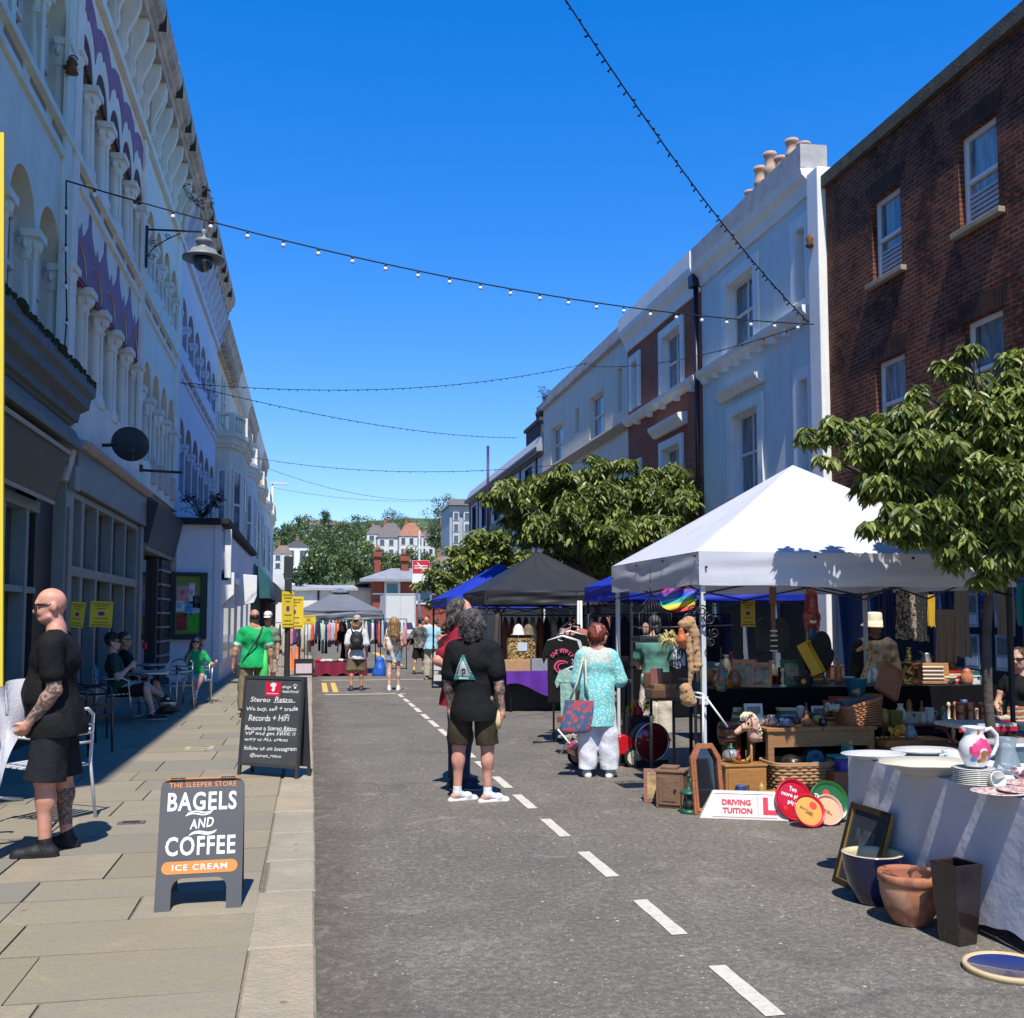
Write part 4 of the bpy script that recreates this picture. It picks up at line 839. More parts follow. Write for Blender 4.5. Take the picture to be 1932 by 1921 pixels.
for u,v,r in[(960,935,.4),(1000,925,.5),(930,930,.22),(1060,930,.6),(1060,885,.3),(1120,895,.45),(1125,950,.65),(1180,880,.3),(1190,930,.6),(1250,905,.5),(1300,930,.4),(1325,920,.2),(1260,960,.55),(1310,965,.3),(1000,975,.5),(1060,990,.65),(1140,1010,.65),(1010,1010,.4),(1090,1040,.55),(1180,1000,.55),(1150,1060,.35),(975,960,.35),(1230,990,.4),(1085,965,.6),(915,940,.15),(1215,1010,.4)]:
 cl.append((P_(u,v,23.5+rs.uniform(-1,1)),r*1.33))
p=PY(1130,1100,23.6);cherry('cherry_tree','broad leafy cherry tree rising behind the black and the blue gazebos',(p.x,23.6,0),(p.x,23.6,2.6),cl,26000,.195,rs,.1,.9)
for(u0,v0,Y,ws,lab,n)in[(940,1045,29,[(-60,5,.8),(-20,-12,.9),(25,-10,.9),(0,15,.9),(-45,25,.7),(45,18,.6),(15,40,.7)],'small leafy street tree behind the left blue gazebo',3200),(852,1088,44,[(-30,8,1.0),(0,-12,.9),(25,-22,.8),(-10,28,1.0),(22,15,1.0)],'dark leafy street tree beside the station signpost',2600)]:
 q=PY(u0,v0,Y);cherry('street_tree',lab,(q.x,Y,0),(q.x,Y,max(1.4,q.z-1.6)),[(P_(u0+a,v0+b,Y+rs.uniform(-.5,.5)),r)for a,b,r in ws],n,.26,rs,.09,.5)
M_far=[leafmat('far_leaf_a',(.03,.06,.02),(.13,.19,.05),.15),leafmat('far_leaf_b',(.05,.085,.022),(.22,.26,.06),.15),leafmat('far_leaf_c',(.022,.048,.022),(.09,.14,.05),.15)]
def blob_tree(lab,base,h,w,mi,rs,n=900,conical=False,cs=0.):
 t=thing('hill_tree',lab,'tree',base,0,'trees on the hillside');base=Vector(base);tr=MB();tr.tube([base,base+Vector((0,0,h*.35)),base+Vector((0,0,h*.8))],[h*.035,h*.025,h*.006],6);obj('trunk',tr,M_bark,t)
 f=MB();K=13
 for k in range(K):
  zz=rs.uniform(.28,.95)*h;rad=w*.5*((1.02-zz/h)if conical else math.sin(PI*min(1,max(.12,(zz/h)*.78+.12)))**.6);a=rs.uniform(0,2*PI);rr_=rad*rs.uniform(.2,.85)
  c=base+Vector((math.cos(a)*rr_,math.sin(a)*rr_,zz));cr=w*rs.uniform(.13,.22)
  for _ in range(n//K):
   d=Vector((rs.gauss(0,1),rs.gauss(0,1),rs.gauss(0,.8)));d=d.normalized()*(rs.random()**.35)*cr;q=c+d;s_=max(.18,h*.032)*rs.uniform(.6,1.4)
   n1=Vector((rs.gauss(0,1),rs.gauss(0,1),rs.gauss(0,1)+.3)).normalized();a1=n1 .orthogonal().normalized();a2=n1 .cross(a1)
   f.add([q+a1*s_,q+a2*s_*.7,q-a1*s_,q-a2*s_*.7],[(0,1,2,3)],0,False)
 obj('crown',f,M_far[mi],t,fix=False);return t
rs=random.Random(8)
def ht(u,vb,vt,wpx,Y,mi,lab,n=900,con=False):
 a=PY(u,vb,Y);b=PY(u,vt,Y);blob_tree(lab,(a.x,Y,a.z),b.z-a.z,abs(PY(u+wpx,vb,Y).x-a.x),mi,rs,n,con)
for a in[(625,1115,1040,120,118,0,'big dark round tree behind the grey gazebo',2600),(585,1115,1052,80,121,0,'dark tree at the left end of the big clump behind the grey gazebo',1500),(672,1110,1035,80,124,0,'dark tree at the right end of the big clump beside the red brick station',1700),(640,1060,1005,100,170,0,'mid green tree above the big dark clump',1500),(590,1060,995,90,190,0,'mid green tree above the white gable wall',1300),(690,1075,1018,70,165,1,'yellowish green tree left of the pale hillside villas',1100),(530,1050,985,50,220,2,'dark conifer just right of the left terrace end',900),(550,1040,992,50,235,2,'dark bushy tree beside the conifer by the left terrace end',900),(612,1010,966,50,260,2,'dark pointed conifer in front of the long brown roof',900,True),(645,1030,985,60,240,0,'round tree below the long brown roof',900),(672,1030,985,42,250,2,'dark tree right of the long brown roof',700),(740,1000,968,75,280,0,'broad tree on the ridge above the villas',1100),(770,1000,976,45,285,1,'small tree on the ridge right of the broad one',600),(845,985,938,65,260,0,'tall tree on the ridge behind the grey apartment block',1000),(820,1000,965,60,270,2,'dark tree on the ridge left of the apartment block',800),(830,1045,990,62,170,0,'dense tree between the terracotta roofed villa and the apartment block',1200),(712,1040,1000,30,230,2,'dark narrow tree behind the villas',500),(560,1110,1075,50,112,2,'low dark tree by the left end of the railway shed',700),(700,1000,982,40,290,1,'pale tree on the skyline above the villas',500)]:ht(*a)
for i in range(14):ht(692+i*12.5,1088+rs.uniform(-4,8),1036+rs.uniform(-10,10),40,150+rs.uniform(0,16),rs.choice([0,1,1,2]),'tree below the hillside villas above the station roof',420)
for i in range(30):u_=535+i*11.5;ht(u_,1020+rs.uniform(-10,25),980+rs.uniform(-8,14)+(12 if u_>690 else 0),52,215+rs.uniform(0,90),rs.choice([0,1,2]),'tree in the green belt across the hillside',420)
# - hillside houses
M_hw=mat('villa_white',(.62,.60,.56),.85,.08,.6);M_hr=mat('villa_slate',(.13,.115,.11),.8,.2,1.5);M_ht=mat('villa_terracotta',(.30,.13,.075),.8,.2,1.5);M_hb=mat('villa_brick',(.26,.12,.07),.9,.15,1);M_hg=mat('villa_grey',(.36,.39,.42),.85,.1,.5);M_win=glass_mat('far_window',(.05,.06,.08),.2)
def villa(lab,u,vb,ve,vr,wpx,Y,mw,mr,nx=3,nz=2,chim=True,dep=.8,gable=False):
 a=PY(u-wpx/2,vb,Y);b=PY(u+wpx/2,ve,Y);r=PY(u,vr,Y);w=b.x-a.x;d=w*dep;z0=a.z-4;z1=b.z;zr=r.z
 t=thing('hillside_house',lab,'house',((a.x+b.x)/2,Y+d/2,a.z),0,'houses on the hillside');mb=MB();mb.box(a.x,Y,z0,b.x,Y+d,z1)
 rf=MB();o=w*.04;X0,X1,Y0,Y1=a.x-o,b.x+o,Y-o,Y+d+o;xm0,xm1=X0+(X1-X0)*(.5 if gable else .32),X0+(X1-X0)*(.5 if gable else .68);ym=(Y0+Y1)/2
 if gable:
  rf.add([(X0,Y0,z1),(X1,Y0,z1),(X1,Y1,z1),(X0,Y1,z1),(xm0,Y0,zr),(xm0,Y1,zr)],[(0,4,5,3),(1,2,5,4),(0,3,2,1),(0,1,4),(2,3,5)])
 else:rf.add([(X0,Y0,z1),(X1,Y0,z1),(X1,Y1,z1),(X0,Y1,z1),(xm0,ym,zr),(xm1,ym,zr)],[(0,1,5,4),(1,2,5),(2,3,4,5),(3,0,4),(0,3,2,1)])
 obj('wall',mb,mw,t);ro=obj('roof',rf,mr,t)
 if chim:
  c=MB();k=w*.06;c.box(xm0-k,ym-k,z1,xm0+k,ym+k,zr+k*1.8);co=obj('chimney',c,M_hb,ro);c=MB();[c.lathe([(k*.28,zr+k*1.8),(k*.22,zr+k*3)],(xm0+i*k*.6,ym,0),6)for i in(-1,0,1)];obj('chimney_pot',c,M_ht,co)
 for i in range(nx):
  for j in range(nz):
   cx=a.x+w*(i+.5)/nx;hz_=(z1-a.z)/nz;cz=a.z+hz_*(j+.52);ww=w/nx*.24;wh=hz_*.3
   f=MB();f.box(cx-ww*1.3,Y-.06,cz-wh*1.15,cx+ww*1.3,Y-.005,cz+wh*1.15);fo=obj('window',f,M_hw,t);g=MB();g.box(cx-ww,Y-.08,cz-wh,cx+ww,Y-.061,cz+wh);obj('pane',g,M_win,fo)
 return t
villa('grey roofed white villa left of the terracotta roofed one',738,1052,1015,985,52,190,M_hw,M_hr)
villa('white villa with terracotta hipped roof on the hillside',776,1052,1012,985,46,185,M_hw,M_ht)
villa('slate roofed pale villa half hidden left of the grey roofed white villa',710,1040,1008,990,36,205,M_hw,M_hr,2)
villa('pale villa with a small slate roof between the terracotta villa and the dense tree',806,1048,1018,1000,28,195,M_hw,M_hr,2)
villa('brick house with tall chimney below the apartment block',843,1000,978,966,26,215,M_hb,M_ht,2,1)
villa('long low building with brown pitched roof on the ridge',612,1002,992,980,110,300,M_hg,mat('brown_roof',(.16,.115,.09),.85,.15,.5),4,1,False,.3)
villa('white gable ended house above the left terrace end',560,1072,1032,1018,46,128,mat('white_gable',(.78,.78,.76),.8),M_hr,2,1,True,.9,True)
villa('small brown roofed house beside the white gable',533,1075,1045,1028,36,124,M_hw,mat('brown_tiles',(.17,.13,.10),.85,.2,2),2,2)
villa('low brown roofed house right of the station',845,1092,1068,1048,70,135,M_hw,mat('brown_tiles',(.17,.13,.10)),3,1)
a=PY(848,1060,150);b=PY(888,945,150);t=thing('apartment_block','tall pale grey apartment block with bay windows on the right of the hillside','building',((a.x+b.x)/2,155,a.z));w=b.x-a.x
mb=MB();mb.box(a.x,150,a.z-5,b.x+6,160,b.z-.8);mb.box(a.x+w*.12,149.2,a.z-5,a.x+w*.42,150,b.z-2);mb.box(a.x+w*.62,149.2,a.z-5,a.x+w*.95,150,b.z-2);obj('wall',mb,M_hg,t)
mb=MB();mb.add([(a.x-.2,149,b.z-.8),(b.x+6.2,149,b.z-.8),(b.x+6.2,160.2,b.z-.8),(a.x-.2,160.2,b.z-.8),(a.x+.8,153,b.z+.6),(b.x+5,153,b.z+.6),(b.x+5,158,b.z+.6),(a.x+.8,158,b.z+.6)],[(0,1,5,4),(1,2,6,5),(2,3,7,6),(3,0,4,7),(4,5,6,7)]);obj('roof',mb,M_hr,t)
for i,fx in enumerate((.27,.78)):
 for j in range(5):
  cz=b.z-2.4-j*(b.z-a.z)/5.4;f=MB();cx=a.x+w*fx;f.box(cx-.42,149.1,cz-.6,cx+.42,149.195,cz+.6);fo=obj('window',f,M_hw,t);g=MB();g.box(cx-.32,149.05,cz-.5,cx+.32,149.099,cz+.5);obj('pane',g,M_win,fo)
  # - railway station
Y=104;a=PY(688,1190,Y);b=PY(845,1100,Y);st=thing('station_building','red brick railway station with grey hipped slate roof at the end of the street','building',((a.x+b.x)/2,Y,0));M_sb=mat('station_brick',(.24,.06,.035),.9,.15,2);M_ss=mat('station_slate',(.24,.25,.26),.7,.15,1.5)
ze=PY(760,1098,Y).z;zr=PY(760,1068,Y).z;mb=MB();mb.box(a.x+.8,Y,0,b.x,Y+12,ze);mb.box(a.x+.75,Y-.05,ze-1.3,b.x+.05,Y,ze-1.15,1);obj('wall',mb,[M_sb,M_hw],st)
mb=MB();X0,X1=a.x-.6,b.x+1;mb.add([(X0,Y-1.2,ze),(X1,Y-1.2,ze),(X1,Y+13,ze),(X0,Y+13,ze),(X0+3.6,Y+5,zr),(X1-3.6,Y+5,zr),(X0,Y-1.2,ze+.25),(X1,Y-1.2,ze+.25)],[(6,7,5,4),(7,2,5),(2,3,4,5),(3,6,4),(0,1,7,6),(0,3,2,1)]);ro=obj('roof',mb,M_ss,st)
for u,vt,k in((712,1042,.32),(763,1050,.36)):
 q=PY(u,vt,Y+4);mb=MB();mb.box(q.x-k,Y+3.5,ze,q.x+k,Y+4.5,q.z-.5);mb.box(q.x-k*1.3,Y+3.3,q.z-.5,q.x+k*1.3,Y+4.7,q.z);c=obj('chimney',mb,M_sb,ro);mb=MB();mb.lathe([(.2,q.z),(.15,q.z+.8)],(q.x,Y+4,0),8);obj('chimney_pot',mb,M_ht,c)
for u in(740,800):
 q=PY(u,1118,Y);mb=MB();mb.box(q.x-.8,Y-.12,q.z-1.2,q.x+.8,Y-.055,q.z+1.1);fo=obj('window',mb,M_hw,st);mb=MB();mb.box(q.x-.55,Y-.16,q.z-1.,q.x+.55,Y-.13,q.z+.9);obj('pane',mb,glass_mat('station_glass',(.06,.14,.15),.2),fo)
a=PY(545,1110,108);b=PY(690,1110,108);sh_=thing('platform_canopy','long pale railway platform shed with grey roof behind the grey gazebo','shed',((a.x+b.x)/2,110,0));mb=MB();mb.box(a.x-8,108,0,b.x+4,118,a.z-.2);[mb.box(a.x+i*3-.1,107.9,0,a.x+i*3+.1,107.99,a.z-.2,1)for i in range(4)];obj('wall',mb,[mat('shed_cream',(.6,.57,.48),.85,.1,1),M_black],sh_)
mb=MB();mb.add([(a.x-8.3,107.4,a.z-.2),(b.x+4.3,107.4,a.z-.2),(b.x+4.3,118,a.z+.7),(a.x-8.3,118,a.z+.7),(a.x-8.3,107.4,a.z+.05),(b.x+4.3,107.4,a.z+.05)],[(0,1,5,4),(4,5,2,3),(0,3,2,1),(0,4,3),(1,2,5)]);obj('roof',mb,mat('shed_roof',(.33,.34,.36),.7,.1,1),sh_)
q=PY(791,1080,78);s_=thing('station_sign','white and red railway station sign with two-way arrow emblem on a tall pole','sign',(q.x,78,0));mb=MB();mb.tube([(q.x,78,0),(q.x,78,q.z+3.2)],[.13,.07],10);obj('pole',mb,mat('pole_grey',(.35,.38,.40),.5,.1,5),s_)
mb=MB();mb.box(q.x-.55,77.7,q.z-.85,q.x+.75,77.85,q.z+.9,0);mb.box(q.x-.53,77.69,q.z-.1,q.x+.73,77.699,q.z+.88,1);obj('panel',mb,[M_white,mat('rail_red',(.55,.02,.03),.5)],s_)
mb=MB();c=Vector((q.x+.1,77.68,q.z+.4));
for dz in(.09,-.09):mb.box(c.x-.5,77.675,c.z+dz-.035,c.x+.5,77.685,c.z+dz+.035)
for sx,z0,z1 in((1,.09,.32),(-1,-.09,-.32)):
 for zz,z2 in((z0,z1),):mb.add([(c.x-sx*.12,77.67,c.z+zz),(c.x+sx*.0,77.67,c.z+zz),(c.x-sx*.22,77.67,c.z+z2),(c.x-sx*.34,77.67,c.z+z2)],[(0,1,2,3)])
mb.add([(c.x-.18,77.671,c.z-.09),(c.x-.06,77.671,c.z-.09),(c.x+.16,77.671,c.z+.09),(c.x+.04,77.671,c.z+.09)],[(0,1,2,3)]);obj('emblem',mb,M_white,s_)
Y=72;a=PY(727,1200,Y);b=PY(783,1121,Y);tr=thing('box_lorry','parked lorry with plain white square box body beyond the grey gazebo','lorry',((a.x+b.x)/2,Y+3,0));M_lw=mat('lorry_white',(.60,.61,.58),.5,.05,1,dirt=.1)
mb=MB();mb.box(a.x+.05,Y,.95,b.x,Y+6.5,b.z);mb.box(a.x-.02,Y-.03,.9,b.x+.05,Y+.03,1.0,1);mb.box(a.x,Y-.03,b.z-.06,b.x+.05,Y+.03,b.z+.04,1);mb.box(a.x-.02,Y-.03,.9,a.x+.06,Y+.04,b.z,1);mb.box(b.x-.05,Y-.03,.9,b.x+.05,Y+.04,b.z,1);mb.box((a.x+b.x)/2-.02,Y-.02,1,(a.x+b.x)/2+.02,Y,b.z-.1,1);obj('box_body',mb,[M_lw,mat('lorry_trim',(.45,.46,.46),.4)],tr,.02)
mb=MB();mb.box(a.x+.1,Y+6.6,.6,b.x-.1,Y+8.4,2.6);obj('cab',mb,M_lw,tr,.15);mb=MB();mb.box(a.x+.3,Y+.2,.55,b.x-.3,Y+8,.9);mb.box(a.x+.1,Y-.05,.55,b.x-.1,Y+.1,.68);obj('chassis',mb,M_blackm,tr)
for x in(a.x+.35,b.x-.35):
 for y in(Y+1.4,Y+7.3):mb=MB();mb.cyl((x-.16,y,.45),(x+.16,y,.45),.45,.45,16);w_=obj('wheel',mb,mat('tyre',(.02,.02,.02),.85),tr);mb=MB();mb.cyl((x-.17,y,.45),(x+.17,y,.45),.22,.22,12);obj('rim',mb,M_hg,w_)
for x in(a.x+.3,b.x-.3):mb=MB();mb.box(x-.12,Y-.07,.7,x+.12,Y-.03,.85);obj('tail_light',mb,mat('tail_red',(.4,.02,.01),.3),tr)
def far_car(x,y,m,lab):
 t=thing('parked_car',lab,'car',(x,y,0),0,'cars parked near the station');mb=MB();prof=[(-2,.35),(-2.05,.75),(-1.75,.95),(-1.3,1.4),(.6,1.45),(1.2,1.0),(1.95,.85),(2.05,.4)]
 rings=[[Vector((x+sx,y+a,z))for a,z in prof]for sx in(-.85,.85)];mb.add([p for r in rings for p in r],[(i,(i+1)%8,8+(i+1)%8,8+i)for i in range(8)]);mb.poly(prof,lambda a,z:Vector((x-.85,y+a,z)));mb.poly(prof,lambda a,z:Vector((x+.85,y+a,z)));obj('body',mb,m,t,.06)
 g=MB();g.add([(x-.7,y-1.73,.98),(x+.7,y-1.73,.98),(x+.62,y-1.36,1.36),(x-.62,y-1.36,1.36)],[(0,1,2,3)]);g=_off(g,(0,-.03,.03));obj('rear_window',g,M_glass,t)
 for sx in(-.75,.75):
  for dy in(-1.25,1.3):w=MB();w.cyl((x+sx-.12,y+dy,.32),(x+sx+.12,y+dy,.32),.32,.32,14);obj('wheel',w,mat('tyre',(.02,.02,.02)),t)
  l=MB();l.box(x+sx*.95-.1,y-2.08,.66,x+sx*.95+.1,y-2.03,.82);obj('tail_light',l,mat('tail_red',(.4,.02,.01)),t)
def _off(m,d):m.v=[tuple(Vector(p)+Vector(d))for p in m.v];return m
far_car(4.2,70,mat('car_grey',(.10,.105,.11),.3,coat=.6),'dark grey car parked beyond the left blue gazebo');far_car(5.6,66,mat('car_silver',(.4,.41,.42),.3,coat=.6),'silver car parked beyond the left blue gazebo')
p=G(541,1292,PZ);z=PY(541,1052,p.y).z;t=thing('signal_post','dark street post with signal head carrying yellow notices beside the grey gazebo','post',(p.x,p.y,PZ));mb=MB();mb.tube([p,(p.x,p.y,z)],[.075,.06],10);mb.cbox((p.x,p.y,z-.25),.22,.2,.55);mb.cbox((p.x,p.y-.05,2.45),.17,.16,.3);obj('post',mb,mat('post_dark',(.03,.035,.035),.5),t,.01)
M_yel=mat('notice_yellow',(.72,.53,.035),.55,.05,5);M_ntx=mat('notice_text',(.05,.03,.02),.7);M_npu=mat('notice_purple',(.16,.03,.20),.6)
def notice(lab,c,w,h,rz=0.,tilt=0.,thick=.006):
 t=thing('yellow_notice',lab,'notice',c,rz,'yellow event notices');mb=MB();M=Matrix.Rotation(tilt,4,'Y');mb.box(-w/2,0,-h/2,w/2,thick,h/2,0,M);obj('board',mb,M_yel,t,.002,True)
 mb=MB();A,B=M@Vector((1,0,0)),M@Vector((0,0,1));rr=random.Random(3);O=Vector((0,-.002,0))
 for fy,fw,s_ in((.39,.8,'NO VEHICLES AFTER'),(.30,.6,'7AM SUNDAY'),(.2,.5,'STREET MARKET'),(-.2,.6,'THANK YOU'),(-.33,.72,'ROAD CLOSED TODAY'),(-.42,.78,'ACCESS ONLY')):pass
 for fy,fw in((.40,.84),(.32,.6),(.22,.42),(-.16,.55),(-.32,.62),(-.42,.8)):
  x=-fw*w/2
  while x<fw*w/2:k=rr.uniform(.03,.08)*w;mb.add([O+A*x+B*(fy*h-.018*h),O+A*(x+k)+B*(fy*h-.018*h),O+A*(x+k)+B*(fy*h+.018*h),O+A*x+B*(fy*h+.018*h)],[(0,1,2,3)],0,False);x+=k+.02*w
 n=18;P=[O+A*(.15*w*math.cos(2*PI*i/n))+B*(.02*h+.085*h*math.sin(2*PI*i/n))for i in range(n)];mb.add(P,[tuple(range(n))],1,False);obj('print',mb,[M_ntx,M_npu],t,0,True);return t
notice('tall narrow yellow notice strapped to the dark street post, nearest the camera',(p.x+.0,p.y-.12,PY(541,1150,p.y).z),.32,.86,.5)
notice('wide yellow notice strapped to the side of the dark street post, behind the narrow one',(p.x+.12,p.y+.05,PY(541,1156,p.y).z),.5,.78,.1)
q=PY(582,1170,p.y+2);notice('small yellow notice hanging low under the grey gazebo edge',(q.x,q.y,q.z),.36,.24)
q=PY(518,1000,76);mb=MB();mb.tube([(q.x-.2,76,0),(q.x-.2,76,PY(518,912,76).z)],[.1,.06],8);z=PY(518,912,76).z;mb.cbox((q.x+.25,76,z),1.2,.25,.12);single('street_lamp',mb,mat('lamp_white',(.6,.62,.64),.4),'tall slim white street lamp at the far left corner of the street','street lamp')
# - string lights
M_cable=mat('cable_black',(.012,.013,.016),.6);M_bulb=mat('bulb_white',(.75,.78,.80),.25,.03,10,coat=.5);M_sock=mat('bulb_socket',(.02,.02,.025),.5)
def festoon(lab,pts,r,nb,br,cabm=M_cable,every=None,tiny=False):
 pts=[Vector(p)for p in pts];t=thing('string_lights',lab,'string lights',pts[0]);mb=MB();mb.tube(pts,r,6);obj('cable',mb,cabm,t)
 seg=[0];
 for a,b in zip(pts,pts[1:]):seg.append(seg[-1]+(b-a).length)
 proto=None;rr=random.Random(nb)
 for i in range(nb):
  d=seg[-1]*(i+.7)/(nb+.4);j=max(k for k in range(len(seg)-1)if seg[k]<=d);q=pts[j].lerp(pts[j+1],(d-seg[j])/(seg[j+1]-seg[j]))
  mb=MB()
  if tiny:a=rr.uniform(0,6.28);e=q+Vector((math.cos(a)*br,math.sin(a)*br,-br*.6))*1.8;mb.tube([q,e],[br*.35,br*.5],5);obj('bulb',mb,M_sock,t)
  else:
   mb.lathe([(.35*br,-1.3*br),(.75*br,-1.7*br),(br,-2.3*br),(.85*br,-2.9*br),(.4*br,-3.25*br),(.02*br,-3.3*br)],q,10,0);m2=MB();m2 .lathe([(.3*br,.1*br),(.5*br,-.2*br),(.45*br,-1.35*br)],q,8)
   so=obj('socket',m2,M_sock,t);obj('bulb',mb,M_bulb,so)
 return t
A=PX(125,341,XL+.1);Bp=PX(1535,612,XR-.25)
def through(A,B,samples):
 """hang a cable between two fixings so that it sags as measured"""
 return catenary(A,B,samples,40)
festoon('long string of white bulbs across the street to the white pier',catenary(A,Bp,.38,40),.011,24,.035)
festoon('string of bulbs hanging straight down the wall edge of the purple painted house',[PX(125,341,XL+.12),PX(124,500,XL+.14),PX(126,600,XL+.1),PX(118,705,XL+.12)],.011,5,.035)
Cc=PX(1525,608,XR-.25);Dd=Vector((1.2,2.2,8.2));Dd=PY(1035,-50,11.5)
festoon('thick dark garland of tiny lamps overhead running down to the white pier',catenary(Cc,Dd,.28,30),.011,62,.030,M_cable,None,True)
E5=[('thin string of tiny lamps from the powder blue house rising to the cream house',(340,722),XL+.1,(1110,685),XR-.2,.5,46),('thin sagging string of lamps from the powder blue house to the sooty chimneys',(345,724),XL+.12,(975,826),XR-.3,.35,40),('far nearly level thin string of lamps starting at the bay terrace',(470,862),XL+.9,(1135,868),XR-.1,.5,26),('far thin string of lamps sagging below the one crossing mid street',(495,880),XL+.9,(850,940),XR-.1,.7,22),('farthest thin string of lamps just above the hillside trees',(515,920),XL+.9,(850,943),XR-.1,.4,20),('thin cable from the red brick house down to the cream house front',(1110,690),XR-.2,(1520,612),XR-.25,.3,14)]
for lab,a,xa,b,xb,sg,nb in E5:festoon(lab,catenary(PX(*a,xa),PX(*b,xb),sg,24),.010,nb,.03,M_cable,None,True)
# - fixtures on the left fronts
q=PX(271,470,XL+.03);y=q.y;z1=PX(271,432,XL).z;z0=PX(271,512,XL).z;lp=thing('wall_lantern','black scrolled wall bracket with domed street lantern on the purple painted house','street lamp',(XL,y,z0))
E_=PY(378,445,y);mb=MB();mb.box(XL+.065,y-.03,z0,XL+.115,y+.03,z1+.02);mb.tube([(XL+.08,y,z1-.05),(E_.x+.1,y,z1-.02)],.022,8)
cv=lambda x0,zz0,x1,zz1,bow:[Vector((x0+(x1-x0)*t,y,zz0+(zz1-zz0)*t**.6))for t in[i/8 for i in range(9)]]
mb.tube(cv(XL+.1,z0+.2,XL+.75,z1-.08,0),.012,6)
def scroll(mb,c,r,turns=1.4,th=.009,ph=0,pl='XZ',fl=1):mb.tube([Vector(c)+(Vector((math.cos(a)*fl,0,math.sin(a)))if pl=='XZ' else Vector((0,math.cos(a)*fl,math.sin(a))))*r*(1-.75*i/20)for i in range(21)for a in[ph+turns*2*PI*i/20]],th,5)
scroll(mb,(XL+.2,y,z0+.22),.07);scroll(mb,(XL+.22,y,z0+.5),.08,1.3,.009,1);scroll(mb,(XL+.5,y,z1-.16),.06,1.3,.009,2);obj('bracket',mb,M_blackm,lp)
lx=PY(384,490,y).x;lz=PY(384,488,y).z;mb=MB();mb.lathe([(.03,.62),(.06,.56),(.03,.5),(.05,.44),(.16,.40),(.17,.33),(.12,.30),(.13,.2),(.26,.17),(.30,.08),(.42,.02),(.43,-.02),(.28,-.01),(.20,.02)],(lx,y,lz),24);scroll(mb,(lx-.02,y,lz+.55),.06,.8,.014);hd=obj('lantern_hood',mb,mat('lantern_grey',(.20,.22,.21),.45,.15,6),lp)
mb=MB();mb.lathe([(.2,.01),(.215,-.1),(.17,-.2),(.08,-.27),(.01,-.285)],(lx,y,lz),20);obj('lantern_globe',mb,glass_mat('lantern_glass',(.03,.04,.05),.08),hd)
q=PX(245,838,XL+.5);d=thing('satellite_dish','dark oval satellite dish on the front of the purple painted house','satellite dish',(XL+.05,q.y,q.z));M=Matrix.Translation(q)@Euler((R(12),R(8),R(-20))).to_matrix().to_4x4()@Matrix.Rotation(R(90),4,'X')
mb=MB();mb.lathe([(.01,.05),(.2,.035),(.34,.0),(.35,-.01),(.2,.025),(.01,.04)],(0,0,0),28,0,M,1,.82);obj('dish',mb,mat('dish_grey',(.035,.045,.055),.5,.1,5),d);mb=MB();mb.tube([(XL,q.y+.1,q.z-.02),(q.x,q.y+.05,q.z)],.03,8);mb.tube([q+Vector((.05,0,-.28)),q+Vector((.12,-.5,-.2))],.016,6);mb.cbox(q+Vector((.12,-.52,-.18)),.07,.12,.07);obj('mount',mb,M_blackm,d)
q0=PX(118,865,XL+.22);b_=thing('hanging_sign_box','white lightbox sign with dark numerals fixed at the corner between the green and grey shops','sign',(XL,15.2,q0 .z));mb=MB();y=15.02;z1,z0=PY(120,828,y).z,PY(108,905,y).z;xa=PY(103,860,y).x;xb=PY(133,860,y).x
mb.add([(xa+.06,y,z1),(xb+.06,y,z1-.03),(xb-.06,y,z0),(xa-.06,y,z0),(xa+.06,y+.22,z1),(xb+.06,y+.22,z1-.03),(xb-.06,y+.22,z0),(xa-.06,y+.22,z0)],[(0,1,2,3),(4,7,6,5),(0,4,5,1),(1,5,6,2),(2,6,7,3),(3,7,4,0)]);obj('case',mb,mat('lightbox_white',(.42,.44,.43),.5,.1,6,dirt=.3),b_,.01)
mb=MB();put_text(mb,'30',((xa+xb)/2,y-.004,(z0+z1)/2),(1,0,0),(0,0,1),.17,.2,.02);obj('lettering',mb,mat('sign_olive',(.10,.12,.07),.6),b_)
q=PX(268,887,XL+.1);e=PY(343,889,q.y+.3);mb=MB();mb.tube([(XL,q.y,q.z),(e.x,e.y,q.z+.01)],.03,6);mb.box(XL,q.y-.08,q.z-.03,XL+.12,q.y+.08,q.z+.1);single('sign_bar',mb,M_blackm,'bare black projecting sign bar on the mint house above the black fascia','bracket')
q=PX(136,125,XL+.12);mb=MB();mb.lathe([(.02,-.12),(.09,-.1),(.05,-.02),(.08,.04),(.03,.12)],q,10);mb.tube([q,q+Vector((-.12,.05,0))],.03);scroll(mb,q+Vector((0,0,.1)),.07,1,.01);mb.tube([q+Vector((-.05,.05,.02)),PX(172,140,XL+.04)],.006,4);single('cable_fixing',mb,mat('rust',(.16,.07,.025),.9,.4,12,.5),'rusty old cable fixing high on the corner of the purple painted house','fixing')
q=PX(1528,455,XR-.2);mb=MB();mb.lathe([(.02,-.14),(.09,-.1),(.05,-.02),(.08,.04),(.03,.12)],q,10);mb.tube([q,q+Vector((.2,.05,0))],.03);single('cable_fixing',mb,mat('rust',(.16,.07,.025)),'rusty cable fixing high on the white pier beside the blue grey house','fixing')
a=PY(325,1080,26.7);b=PY(389,1206,26.7);nb=thing('notice_board','dark framed notice board with bright leaflets on the side wall of the corner shop','notice board',((a.x+b.x)/2,26.78,b.z));F=lambda s,z,d:Vector((s,26.78-d,z))
mb=MB();
for(p0,p1,q0,q1)in((a.x,a.x+.09,b.z,a.z),(b.x-.15,b.x,b.z,a.z),(a.x+.09,b.x-.15,a.z-.09,a.z),(a.x+.09,b.x-.15,b.z,b.z+.12)):fbox(mb,F,p0,p1,q0,q1,0,.09)
